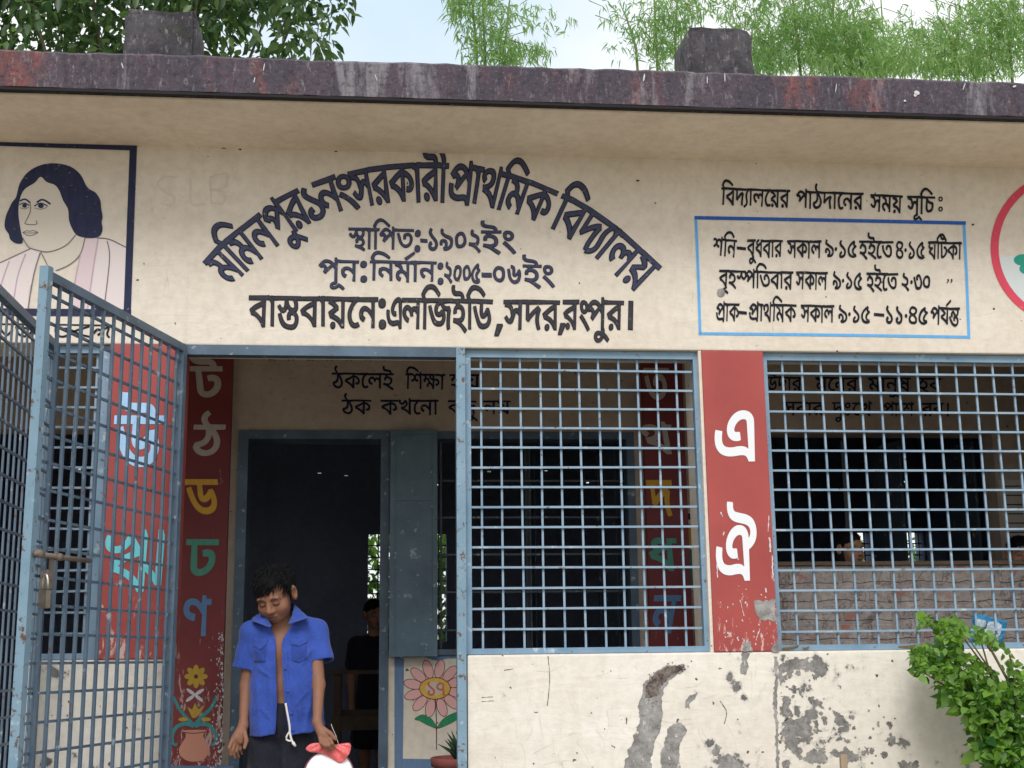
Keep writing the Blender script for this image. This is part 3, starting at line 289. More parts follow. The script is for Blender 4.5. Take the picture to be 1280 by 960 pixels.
স্প|1258|500,300 430,300q 337,375q 312,437 324,439 317,407q 286,343q 235,300q 197,300 168,300q 117,321q 66,372q 37,417 98,453 127,404q 164,376q 186,376 210,376q 247,408q 269,484q 271,551 340,551 348,514q 374,449q 413,399q 466,371q 501,371 536,371q 573,408q 573,442 573,480q 532,549q 503,575 534,622 566,622 587,600q 626,541q 650,475q 650,442 650,375q 570,300q;543,622 543,551 -10,551 -10,622;1268,622 1268,551 1163,551 1163,0 1086,0 1086,396 1108,332 1067,392q 999,477q 938,531q 876,556q 840,556 800,556q 734,526q 681,476q 658,447 650,445 666,455q 697,465q 716,465 774,465q 828,402q 828,356 828,345q 826,325q 824,320 807,326 819,339q 841,363q 866,387q 879,400 1003,516 1052,463 768,195 709,250 791,328 755,285 725,262 740,279q 761,318q 761,343 761,368q 731,398q 702,398 686,398q 656,390q 640,380 601,496 633,535q 706,595q 788,629q 833,629 889,629q 978,587q 1063,504q 1109,441 1091,446 1088,470q 1086,526q 1086,558 1086,688 1139,688 1162,622
ন্ধ|774|517,580 517,0 440,0 395,47q 314,99q 231,127q 182,137 145,225 189,251q 295,305q 407,355q 460,375 440,330 440,579;440,326 460,301 418,284q 328,243q 247,203q 218,185 210,200 278,185q 395,132q 444,86 443,106q 440,157q 440,172;-10,551 -10,622 784,622 784,551;184,511 233,511q 319,475q 401,409q 442,363 399,303 366,347q 297,407q 228,438q 193,438 165,438q 128,414q 128,389 128,373q 148,344q 168,332 121,270 83,295q 46,358q 46,393 46,433q 86,485q 149,511q;694,224 694,189q 707,109q 721,68 652,51 636,95q 620,188q 620,228 620,264q 632,342q 648,385 655,373 611,359q 524,325q 480,307 471,377 514,394q 622,435q 676,451 731,395 712,351q 694,266q
ন্ত|721|507,304 472,304q 420,318q 372,350q 341,377 316,400q 289,417q 273,417 257,417q 230,396q 230,375 230,357q 253,326q 272,308 217,253 187,280q 148,341q 148,380 148,417q 182,465q 235,489q 261,489 302,489q 360,458q 392,429 427,398q 473,371q 504,371 536,371q 574,405q 574,442 574,480q 533,549q 504,575 583,591 599,577q 630,532q 651,475q 651,442 651,397q 619,336q 556,304q;731,622 731,551 -10,551 -10,622;421,-55 334,-55q 187,10q 69,159q 24,284 99,307 134,210q 222,83q 340,20q 417,20 507,20q 581,87q 581,143 581,176q 556,226q 507,254q 472,254 448,254q 418,238q 403,211q 403,194 403,187q 408,160q 412,149 337,135 331,152q 324,192q 324,206 324,243q 364,293q 430,319q 468,319 530,319q 614,270q 657,189q 657,140 657,81q 603,-7q 498,-55q
ক্ষ|919|929,622 929,551 614,551 614,0 537,0 537,84 542,110 540,122q 537,175q 537,202 537,419 537,431 537,551 -10,551 -10,622;876,271 876,241q 851,184q 794,148q 745,148 731,148q 702,150q 689,153 695,225 700,224q 720,223q 728,223 772,223q 799,256q 799,276 799,295q 785,324q 772,334 747,354q 659,372q 594,372 560,372 501,372q 408,401q 355,471q 355,531 355,540q 358,565q 360,577 435,571 434,562q 431,544q 431,536 431,477q 501,442q 562,442 593,442 691,442q 799,409q 831,380 856,358q 876,303q;347,265 390,265q 465,228q 529,165q 553,126 554,55 543,34 511,85q 449,156q 386,194q 351,194 334,194q 311,183q 299,163q 299,148 299,132q 307,108q 311,99 234,83 227,97q 217,133q 217,150 217,178q 237,221q 272,250q 319,265q;185,463 237,463q 321,417q 371,329q 371,265 371,246q 367,216q 365,206 287,208 291,221q 294,247q 294,256 294,289q 274,351q 229,392q 190,392 158,392q 131,364q 131,342 131,334q 136,314q 140,304 62,288 55,303q 48,335q 48,349 48,375q 68,417q 104,447q 154,463q;123,405 125,413q 126,436q 126,449 126,490q 86,569q 42,582 135,602 169,574q 202,504q 202,450 202,436q 199,413q 197,400
প্র|755|765,622 765,551 660,551 660,0 583,0 583,396 605,332 564,392q 496,477q 435,531q 373,556q 337,556 297,556q 232,526q 178,476q 155,447 147,445 163,455q 194,465q 213,465 272,465q 325,402q 325,356 325,345q 323,325q 321,320 304,326 316,339q 338,363q 363,387q 376,400 500,516 549,463 265,195 206,250 288,328 252,285 222,262 237,279q 258,318q 258,343 258,368q 228,398q 199,398 183,398q 153,390q 137,380 61,452 101,505q 185,584q 277,629q 330,629 386,629q 475,587q 560,504q 606,441 588,446 585,470q 583,526q 583,558 583,688 636,688 659,622;660,-43 585,-43 575,-13q 544,25q 502,43q 475,43 423,43q 326,26q 269,26 233,26q 155,40q 87,78q 45,152q 45,212 45,228q 49,268q 54,287 131,277 127,265q 123,230q 123,211 123,170q 158,120q 224,98q 269,98 316,98q 408,115q 458,115 496,115q 560,90q 583,61 583,151 660,151
Y|255|265,622 265,551 195,551 255,573 214,540q 172,487q 158,433q 158,395 158,362q 174,288q 191,209q 191,166 191,130q 175,63q 132,6q 53,-38q -10,-52 -31,17 33,32q 94,77q 113,135q 113,168 113,208q 97,284q 80,358q 80,393 80,431q 94,488q 128,541q 157,572 172,551 -10,551 -10,622
R|0|-254,707 72,917 110,860 -209,644
"""
GL = {}
for ln in GLYPH_DATA.strip().split('\n'):
    k, adv, rest = ln.split('|'); cs = []
    for c in rest.split(';'):
        pts = []
        for t in c.split():
            q = t.endswith('q'); x, y = t.rstrip('q').split(','); pts.append((int(x), int(y), not q))
        full = []; n = len(pts)
        for i in range(n):                                        # implied on-curve points
            a, b = pts[i], pts[(i + 1) % n]; full.append(a)
            if not a[2] and not b[2]: full.append(((a[0] + b[0]) / 2, (a[1] + b[1]) / 2, True))
        st = next(i for i, p in enumerate(full) if p[2]); full = full[st:] + full[:st] + [full[st]]
        out = []; i = 0
        while i < len(full) - 1:
            a = full[i]; b = full[i + 1]
            if b[2]: out.append(a[:2]); i += 1
            else:
                c_ = full[i + 2]
                for t in (0, .25, .5, .75):
                    out.append((a[0] * (1 - t) ** 2 + 2 * b[0] * t * (1 - t) + c_[0] * t * t, a[1] * (1 - t) ** 2 + 2 * b[1] * t * (1 - t) + c_[1] * t * t))
                i += 2
        cs.append(out)
    if k == 'া': cs = [[(x, min(y, 622)) for x, y in c] for c in cs]
    GL[k] = (int(adv), cs)
GL['·'] = (230, [[(115 + 62 * math.cos(-a * .524), 300 + 62 * math.sin(-a * .524)) for a in range(12)]])
_gc = {}; _layer = [0]
def glyph(k, bold, sx):
    """triangulated glyph; bold = stroke growth in font units, sx = later horizontal squeeze (growth is compensated)"""
    key = (k, bold, round(sx, 1))
    if key not in _gc:
        cs = []
        for c in GL[k][1]:
            p = np.array(c, float); d = np.linalg.norm(np.roll(p, -1, 0) - p, axis=1); p = p[d > 1.0]
            e = np.roll(p, -1, 0) - p; e /= np.linalg.norm(e, axis=1)[:, None]; e0 = np.roll(e, 1, 0)
            t = e + e0; t /= np.maximum(np.linalg.norm(t, axis=1)[:, None], 0.35)
            nrm = np.stack([-t[:, 1], t[:, 0]], 1)                  # left of travel = outside (outer contours run clockwise)
            cs.append(p + nrm * bold * np.array([1 / max(sx, .3) * .9, 1.0]))
        _gc[key] = fill2d(cs)
    return _gc[key]
_keys = sorted(GL, key=len, reverse=True)
def tokens(s):
    o = []; i = 0
    while i < len(s):
        if s[i] == ' ': o.append(' '); i += 1; continue
        for k in _keys:
            if s.startswith(k, i): o.append(k); i += len(k); break
        else: i += 1
    return o
_tr = random.Random(5)
def text(mb, s, *a, **k):
    """one word as one object when mb is (parent, material)"""
    if isinstance(mb, tuple):
        m_ = MB(); st_ = _tr.getstate()
        if len(mb) > 2:                                            # brushed outline under a lighter filling
            a = list(a); b_ = a[6]; a[6] = b_ + 7; _text(m_, s, *a, mi=1, **k); _tr.setstate(st_); a[6] = b_ - 13; _text(m_, s, *a, off=.0036, **k)
        else: _text(m_, s, *a, **k)
        return m_.build('lettering', list(mb[1:]), mb[0])
    _text(mb, s, *a, **k)
def _text(mb, s, x0, y0, x1, y1, h, Y, bold=10, off=0.002, mi=0, path=None, wob=1.0):
    """letter the (visual order) string so that its headline runs from pixel (x0,y0) to (x1,y1); h = headline-to-base height in pixels"""
    tk = tokens(s); adv = [260 if t == ' ' else GL[t][0] for t in tk]; tot = sum(adv)
    if path is None: path = [(x0, y0), (x1, y1)]
    pp = np.array(path, float); seg = np.linalg.norm(np.diff(pp, axis=0), axis=1); cum = np.concatenate([[0], np.cumsum(seg)])
    length = cum[-1]; ux = length / tot; uy = h / 622.0; pen = 0
    for i, (t, a) in enumerate(zip(tk, adv)):
        if t != ' ':
            V, F = glyph(t, bold, ux / uy)
            mid = (pen + max(a, 1) / 2) * ux
            j = int(np.clip(np.searchsorted(cum, mid) - 1, 0, len(seg) - 1))
            lo, hi = max(mid - 14, 0), min(mid + 14, length)
            q = lambda d: np.array([np.interp(d, cum, pp[:, 0]), np.interp(d, cum, pp[:, 1])])
            c = q(mid); d = q(hi) - q(lo); d /= np.linalg.norm(d); n = np.array([d[1], -d[0]])   # n points up in the picture
            jz = _tr.uniform(-.012, .012) * wob; js = 1 + _tr.uniform(-.03, .03) * wob
            vs = []
            for gx, gy in V:
                lx = (gx - a / 2) * ux + (gy - 622) * uy * jz; ly = (gy - 622) * uy * (js if gy < 560 else 1)
                ly += math.sin(gx * .012 + i * 1.7) * .42 * wob * min(1, h / 25); lx += math.sin(gy * .013 + i * 2.3) * .34 * wob * min(1, h / 25); p = c + d * lx + n * ly
                vs.append(P(p[0], p[1], Y))
            _layer[0] += 1; mb.add([(v.x, Y - off - (_layer[0] % 7) * .00018, v.z) for v in vs], F, mi)
        pen += a
# ------------------------------------------------------------------ materials
def plaster(name, base, dirt, stain=0.25, chips=0.0, flake=None, streak=0.3):
    m, N, L, bs = newmat(name); v = coords(N, L)
    big = noise(N, L, v, 1.3, 5, .6); fine = noise(N, L, v, 24, 6, .65); vs = coords(N, L, (7, 7, .55)); st = noise(N, L, vs, 1.6, 5, .6)
    col = mixc(N, L, ramp(N, L, big, .42, .72, 0, stain), base, dirt)
    col = mixc(N, L, ramp(N, L, st, .55, .8, 0, streak), col, dirt)
    col = mixc(N, L, ramp(N, L, fine, .42, .75, 0, .26), col, tuple(c * .6 for c in dirt)); md = noise(N, L, v, 5.5, 8, .7, .3); col = mixc(N, L, ramp(N, L, md, .52, .72, 0, stain * .38), col, tuple(c * .78 for c in dirt))
    h = fine
    if chips:
        sp = noise(N, L, v, 33, 2, .5); msk = ramp(N, L, sp, .735 - chips, .75 - chips)
        col = mixc(N, L, msk, col, (.12, .10, .09))
        sc_ = noise(N, L, coords(N, L, (26, 26, 2.2)), 2.2, 6, .7, 1.2); col = mixc(N, L, ramp(N, L, sc_, .66, .70, 0, .35), col, (.22, .19, .17))
        s2 = noise(N, L, coords(N, L, (2.2, 26, 21)), 2.0, 6, .7, 1.6); col = mixc(N, L, ramp(N, L, s2, .68, .72, 0, .3), col, (.24, .2, .18))
    if flake:
        t = N.new('ShaderNodeTexCoord'); tot = None
        for (x, z, rx, rz, amp) in flake:
            sub = N.new('ShaderNodeVectorMath'); sub.operation = 'SUBTRACT'; L.new(t.outputs['Object'], sub.inputs[0]); sub.inputs[1].default_value = (x, 0, z)
            mu = N.new('ShaderNodeVectorMath'); mu.operation = 'MULTIPLY'; L.new(sub.outputs[0], mu.inputs[0]); mu.inputs[1].default_value = (1 / rx, 0, 1 / rz)
            le = N.new('ShaderNodeVectorMath'); le.operation = 'LENGTH'; L.new(mu.outputs[0], le.inputs[0])
            g = ramp(N, L, le.outputs['Value'], 0.0, 1.0, amp, 0.0); tot = g if tot is None else math2(N, L, 'MAXIMUM', tot, g)
        fn = noise(N, L, v, 12, 10, .58, .0); fm = ramp(N, L, math2(N, L, 'ADD', fn, tot), .712, .722)
        gcol = mixc(N, L, ramp(N, L, noise(N, L, v, 14, 5, .6), .4, .65), (.13, .125, .125), (.25, .24, .23))
        edge = ramp(N, L, math2(N, L, 'ADD', fn, tot), .66, .70); col = mixc(N, L, math2(N, L, 'MULTIPLY', edge, .55), col, (.42, .40, .37))
        col = mixc(N, L, fm, col, gcol)
        moss = ramp(N, L, math2(N, L, 'ADD', noise(N, L, v, 11, 6, .65), math2(N, L, 'MULTIPLY', tot, .5)), .70, .80)
        sepz = N.new('ShaderNodeSeparateXYZ'); L.new(t.outputs['Object'], sepz.inputs[0])
        low = ramp(N, L, sepz.outputs['Z'], .45, .68, 1, 0); col = mixc(N, L, math2(N, L, 'MULTIPLY', moss, low), col, (.045, .05, .035))
        h = math2(N, L, 'SUBTRACT', fine, math2(N, L, 'MULTIPLY', fm, 2.4))
    L.new(col, bs.inputs['Base Color']); bs.inputs['Roughness'].default_value = .88; bs.inputs['Specular IOR Level'].default_value = .2
    trw = noise(N, L, coords(N, L, (.7, .7, 3.2)), 5, 5, .6, .8); h = math2(N, L, 'ADD', h, math2(N, L, 'MULTIPLY', trw, 1.6))
    bump(N, L, bs, h, .42, .005); return m
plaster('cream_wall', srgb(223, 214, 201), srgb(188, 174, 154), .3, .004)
plaster('soffit_plaster', srgb(240, 226, 208), srgb(200, 180, 158), .5, .0)
plaster('low_wall', srgb(230, 224, 214), srgb(194, 184, 168), .5, .03,
        flake=[(1.64, .62, .18, .40, .20), (1.68, .82, .26, .12, .19), (1.78, .55, .26, .24, .18), (2.02, .53, .24, .10, .15), (1.28, .46, .30, .16, .19), (1.38, .74, .10, .18, .14), (2.5, .42, .6, .16, .2), (-1.2, .84, .16, .07, .24), (-1.1, .45, .4, .14, .18)])
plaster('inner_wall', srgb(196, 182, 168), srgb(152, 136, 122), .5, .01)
plaster('inner_low', srgb(222, 214, 198), srgb(180, 165, 142), .4, .015)
plaster('room_wall', srgb(146, 158, 186), srgb(112, 120, 140), .5, .0)
plaster('grey_plaster', srgb(162, 160, 158), srgb(96, 92, 90), .85, .03, streak=.6)
plaster('floor_cement', srgb(140, 134, 126), srgb(96, 88, 80), .6, .01)
def weathered(name, base, alt, worn, wear=.5, zwear=None, rough=.55):
    m, N, L, bs = newmat(name); v = coords(N, L)
    col = mixc(N, L, ramp(N, L, noise(N, L, v, 3, 5), .35, .7), base, alt)
    n = noise(N, L, coords(N, L, (3.2, 3.2, 1.0)), 8, 9, .72, .6); th = ramp(N, L, n, .70 - wear * .06, .735 - wear * .06)
    if zwear:
        t = N.new('ShaderNodeTexCoord'); s = N.new('ShaderNodeSeparateXYZ'); L.new(t.outputs['Object'], s.inputs[0])
        zf = ramp(N, L, s.outputs['Z'], zwear[0], zwear[1], .16, 0.0)
        th = ramp(N, L, math2(N, L, 'ADD', n, zf), .70 - wear * .06, .745 - wear * .06)
    col = mixc(N, L, th, col, worn); L.new(col, bs.inputs['Base Color']); bs.inputs['Roughness'].default_value = rough
    bs.inputs['Specular IOR Level'].default_value = .3
    bump(N, L, bs, noise(N, L, v, 30, 5), .2, .003); return m
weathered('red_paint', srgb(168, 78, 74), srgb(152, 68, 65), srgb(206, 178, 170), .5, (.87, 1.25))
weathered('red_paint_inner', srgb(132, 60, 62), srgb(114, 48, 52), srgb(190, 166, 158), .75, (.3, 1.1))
def metal(name, base, alt, rust=.5, rough=.5):
    m, N, L, bs = newmat(name); v = coords(N, L)
    col = mixc(N, L, ramp(N, L, noise(N, L, v, 6, 4), .35, .7), base, alt)
    col = mixc(N, L, ramp(N, L, noise(N, L, v, 38, 6, .7), .66 - rust * .08, .72 - rust * .08), col, srgb(92, 66, 48))
    col = mixc(N, L, ramp(N, L, noise(N, L, v, 21, 3, .6), .63, .72, 0, .5), col, srgb(200, 212, 214))
    L.new(col, bs.inputs['Base Color']); bs.inputs['Roughness'].default_value = rough; bs.inputs['Metallic'].default_value = .0
    bump(N, L, bs, noise(N, L, v, 60, 4), .25, .002); return m
metal('blue_paint', srgb(126, 154, 176), srgb(104, 136, 160), .65)
metal('blue_bar', srgb(142, 164, 182), srgb(116, 142, 164), .6)
metal('blue_gate', srgb(94, 114, 132), srgb(74, 94, 114), .8)
metal('blue_post', srgb(124, 152, 170), srgb(104, 136, 156), 1.15)
metal('shutter_blue', srgb(92, 118, 132), srgb(72, 96, 112), .35)
metal('dark_steel', srgb(70, 82, 94), srgb(52, 62, 74), .3)
metal('jamb_blue', srgb(82, 104, 124), srgb(58, 76, 94), .4)
metal('rusty_iron', srgb(120, 108, 98), srgb(98, 84, 74), 1.0, .6)
def plain(name, c, rough=.6, var=.12, scale=9, bmp=.0, metallic=0, spec=.3):
    m, N, L, bs = newmat(name); v = coords(N, L); n = noise(N, L, v, scale, 5, .6)
    col = mixc(N, L, ramp(N, L, n, .3, .7), tuple(x * (1 - var) for x in c), tuple(min(1, x * (1 + var)) for x in c))
    L.new(col, bs.inputs['Base Color']); bs.inputs['Roughness'].default_value = rough; bs.inputs['Metallic'].default_value = metallic
    bs.inputs['Specular IOR Level'].default_value = spec
    if bmp: bump(N, L, bs, n, bmp, .003)
    return m
def brushed(name, c, var=.25):
    """brushed-on wall paint, thin in places"""
    m, N, L, bs = newmat(name); v = coords(N, L)
    n = noise(N, L, coords(N, L, (40, 40, 9)), 1.5, 6, .7); k = noise(N, L, v, 70, 3, .6)
    col = mixc(N, L, ramp(N, L, n, .3, .75), c, tuple(min(1, x * (1 + var) + var * .05) for x in c))
    col = mixc(N, L, ramp(N, L, k, .66, .74, 0, .5), col, srgb(190, 178, 160))
    L.new(col, bs.inputs['Base Color']); bs.inputs['Roughness'].default_value = .75; bs.inputs['Specular IOR Level'].default_value = .2
brushed('ink_navy', srgb(38, 42, 70)); brushed('ink_fill', srgb(56, 60, 86)); brushed('ink_fill_grey', srgb(48, 48, 56)); brushed('ink_black', srgb(34, 33, 42)); brushed('ink_outline', srgb(30, 28, 32))
brushed('ink_thin', srgb(26, 28, 38), .1); brushed('ink_inner', srgb(22, 28, 58), .1)
brushed('line_blue', srgb(88, 158, 214)); brushed('line_blue_dark', srgb(40, 84, 160))
brushed('letter_white', srgb(226, 228, 232), .02); brushed('letter_sky', srgb(160, 196, 232)); brushed('letter_cyan', srgb(108, 196, 206))
brushed('letter_grey', srgb(176, 170, 164)); brushed('letter_yellow', srgb(206, 160, 62)); brushed('letter_green', srgb(84, 148, 132)); brushed('letter_blue', srgb(96, 134, 176))
brushed('pot_pink', srgb(206, 146, 124), .05); brushed('vine_teal', srgb(66, 138, 140)); brushed('petal_yellow', srgb(184, 150, 60)); brushed('petal_white', srgb(200, 196, 200))
brushed('pink_petal', srgb(222, 172, 168), .06); brushed('flower_yellow', srgb(206, 166, 72)); brushed('numeral_red', srgb(190, 100, 84)); brushed('leaf_paint', srgb(38, 128, 88)); brushed('brown_line', srgb(92, 52, 50))
brushed('paint_skin', srgb(208, 200, 188), .03); brushed('paint_shawl', srgb(219, 208, 207), .03); brushed('paint_shawl_pink', srgb(213, 194, 199), .03); brushed('paint_lips', srgb(200, 190, 178), .03); brushed('fine_line', srgb(112, 102, 106)); brushed('mauve_line', srgb(176, 156, 170))
brushed('ring_red', srgb(206, 74, 94), .1); brushed('ring_water', srgb(204, 212, 214), .03); brushed('ring_green', srgb(46, 150, 130), .1); brushed('band_blue', srgb(96, 120, 150))
brushed('chalk', srgb(198, 188, 172), .05); brushed('blot', srgb(70, 58, 52), .1); brushed('chalk_pale', srgb(198, 196, 198), .02)
# fascia: old red oxide under black mould, streaked
m, N, L, bs = newmat('fascia'); v = coords(N, L); vx = coords(N, L, (1, 1, .12))
col = mixc(N, L, ramp(N, L, noise(N, L, coords(N, L, (1, 1, .3)), 3.4, 8, .72), .52, .63), srgb(84, 74, 84), srgb(136, 80, 76))
col = mixc(N, L, ramp(N, L, noise(N, L, coords(N, L, (1, 1, .35)), 6.5, 6, .62), .45, .56, 0, .8), col, srgb(70, 64, 76))
col = mixc(N, L, ramp(N, L, noise(N, L, coords(N, L, (1.3, 1, .25)), 5.2, 6, .65, .3), .55, .63, 0, .8), col, srgb(140, 136, 142))
col = mixc(N, L, ramp(N, L, noise(N, L, vx, 16, 7, .75), .52, .68, 0, .55), col, srgb(40, 36, 44))
col = mixc(N, L, ramp(N, L, noise(N, L, coords(N, L, (1, 1, .3)), 48, 6, .75), .56, .70, 0, .75), col, srgb(154, 148, 152))
col = mixc(N, L, ramp(N, L, noise(N, L, v, 40, 8, .75), .50, .64, 0, .75), col, srgb(40, 36, 42))
col = mixc(N, L, ramp(N, L, noise(N, L, v, 70, 6, .8), .56, .68, 0, .5), col, srgb(160, 152, 154))
L.new(col, bs.inputs['Base Color']); bs.inputs['Roughness'].default_value = .92; bump(N, L, bs, noise(N, L, v, 34, 10, .75), .9, .012)
m, N, L, bs = newmat('mould_concrete'); v = coords(N, L)
col = mixc(N, L, ramp(N, L, noise(N, L, v, 9, 8, .68), .35, .68), srgb(46, 44, 50), srgb(92, 88, 92))
col = mixc(N, L, ramp(N, L, noise(N, L, coords(N, L, (6, 6, .8)), 3, 6, .7), .60, .72, 0, .5), col, srgb(150, 146, 144))
col = mixc(N, L, ramp(N, L, noise(N, L, v, 5, 6, .7), .58, .7, 0, .6), col, srgb(58, 66, 40)); col = mixc(N, L, ramp(N, L, noise(N, L, coords(N, L, (1, 1, .4)), 46, 6, .78), .55, .68, 0, .7), col, srgb(158, 152, 150)); col = mixc(N, L, ramp(N, L, noise(N, L, v, 33, 8, .78), .52, .66, 0, .7), col, srgb(32, 30, 34))
L.new(col, bs.inputs['Base Color']); bs.inputs['Roughness'].default_value = .95; bump(N, L, bs, noise(N, L, v, 30, 8, .75), .9, .012)
plain('drip_black', srgb(34, 30, 34), .8); plain('black_gap', srgb(24, 22, 24), .9)
# exposed bricks roughly pointed with grey mortar
m, N, L, bs = newmat('rough_brick'); v = coords(N, L)
t = N.new('ShaderNodeTexCoord'); sp = N.new('ShaderNodeSeparateXYZ'); cb = N.new('ShaderNodeCombineXYZ'); L.new(t.outputs['Object'], sp.inputs[0])
L.new(sp.outputs['X'], cb.inputs['X']); L.new(sp.outputs['Z'], cb.inputs['Y'])
bt = N.new('ShaderNodeTexBrick'); bt.inputs['Scale'].default_value = 1.0; bt.inputs['Brick Width'].default_value = .25; bt.inputs['Row Height'].default_value = .085
bt.inputs['Mortar Size'].default_value = .012; bt.inputs['Mortar Smooth'].default_value = .4
for k, c in (('Color1', srgb(162, 112, 98)), ('Color2', srgb(142, 104, 94)), ('Mortar', srgb(140, 130, 128))): bt.inputs[k].default_value = c4(c)
dn = N.new('ShaderNodeTexNoise'); dn.inputs['Scale'].default_value = 9; L.new(cb.outputs[0], dn.inputs['Vector'])
va = N.new('ShaderNodeVectorMath'); va.operation = 'MULTIPLY_ADD'; L.new(dn.outputs['Color'], va.inputs[0]); va.inputs[1].default_value = (.04, .04, 0); L.new(cb.outputs[0], va.inputs[2])
L.new(va.outputs[0], bt.inputs['Vector'])
cover = ramp(N, L, noise(N, L, v, 5.5, 7, .6, .5), .36, .44, 1, 0)     # where mortar was left off
cover = ramp(N, L, noise(N, L, v, 5.5, 7, .6, .5), .575, .65)
smear = mixc(N, L, ramp(N, L, noise(N, L, v, 15, 6, .7), .35, .7), srgb(138, 129, 124), srgb(176, 167, 162))
crv = N.new('ShaderNodeTexVoronoi'); crv.feature = 'DISTANCE_TO_EDGE'; crv.inputs['Scale'].default_value = 7; L.new(va.outputs[0], crv.inputs['Vector'])
jn = bt.outputs['Fac']; rid = noise(N, L, v, 4.2, 8, .6, .3); rd = math2(N, L, 'ABSOLUTE', math2(N, L, 'SUBTRACT', rid, .5))
smear = mixc(N, L, ramp(N, L, rd, .0, .012, .75, 0), smear, srgb(66, 58, 56)); smear = mixc(N, L, math2(N, L, 'MULTIPLY', jn, ramp(N, L, noise(N, L, v, 6, 4), .48, .64, 0, .25)), smear, srgb(92, 84, 82))
smear = mixc(N, L, ramp(N, L, noise(N, L, v, 42, 8, .75), .52, .68, 0, .6), smear, srgb(88, 80, 80))
col = mixc(N, L, cover, smear, bt.outputs['Color']); L.new(col, bs.inputs['Base Color']); bs.inputs['Roughness'].default_value = .95
bump(N, L, bs, math2(N, L, 'ADD', noise(N, L, v, 18, 8, .7), math2(N, L, 'MULTIPLY', bt.outputs['Fac'], -.4)), .9, .015)
# ground
m, N, L, bs = newmat('yard_soil'); v = coords(N, L)
col = mixc(N, L, ramp(N, L, noise(N, L, v, .5, 7, .65), .42, .6), srgb(160, 148, 134), srgb(112, 112, 88))
L.new(col, bs.inputs['Base Color']); bs.inputs['Roughness'].default_value = 1; bump(N, L, bs, noise(N, L, v, 12, 6), .6, .02)
plain('concrete_grey', srgb(140, 138, 136), .9, .25, 12, .4)
# leaves: colour varies from leaf to leaf through a per-leaf value
def leafmat(name, dark, light, trans=.35, rough=.42):
    m, N, L, bs = newmat(name); at = N.new('ShaderNodeAttribute'); at.attribute_name = 'tint'
    col = mixc(N, L, at.outputs['Fac'], dark, light); L.new(col, bs.inputs['Base Color']); bs.inputs['Roughness'].default_value = rough
    tr = N.new('ShaderNodeBsdfTranslucent'); hs = N.new('ShaderNodeHueSaturation'); hs.inputs['Value'].default_value = 1.7; hs.inputs['Saturation'].default_value = 1.1
    L.new(col, hs.inputs['Color']); L.new(hs.outputs['Color'], tr.inputs['Color'])
    ms = N.new('ShaderNodeMixShader'); ms.inputs[0].default_value = trans; L.new(bs.outputs[0], ms.inputs[1]); L.new(tr.outputs[0], ms.inputs[2])
    L.new(ms.outputs[0], N['Material Output'].inputs['Surface']); return m
leafmat('broad_leaf', (.026, .068, .024), (.13, .22, .06), .36)
leafmat('bamboo_leaf', (.09, .20, .06), (.26, .40, .14), .5)
leafmat('shrub_leaf', (.025, .095, .02), (.24, .42, .07), .45)
leafmat('bush_leaf', (.05, .13, .03), (.20, .34, .07), .45)
plain('bark', srgb(92, 80, 66), .95, .3, 14, .6); plain('bamboo_culm', srgb(104, 120, 62), .5, .2, 8); plain('twig', srgb(96, 88, 58), .8, .25, 20)
plain('dry_leaf', srgb(172, 140, 92), .8, .3, 20); plain('terracotta', srgb(128, 74, 70), .8, .2, 16, .3); plain('soil', srgb(60, 50, 42), 1, .3, 30, .6)
plain('cactus_green', srgb(40, 62, 44), .6, .3, 30); plain('wood', srgb(92, 78, 66), .75, .3, 14, .3); plain('stake_wood', srgb(158, 140, 118), .85, .25, 20, .4)
plain('steel', srgb(176, 172, 164), .35, .1, 30, .1, .9); plain('padlock_body', srgb(122, 112, 100), .4, .2, 30, .2, .75)
plain('paper', srgb(206, 198, 186), .9, .08); plain('poster_teal', srgb(60, 130, 120), .8); plain('poster_yellow', srgb(200, 160, 80), .8); plain('poster_dark', srgb(50, 56, 76), .8)
plain('blue_film', srgb(42, 132, 180), .3, .15, 20, .2, 0, .5); plain('silver_film', srgb(186, 196, 204), .25, .15, 20, .2, .3, .5)
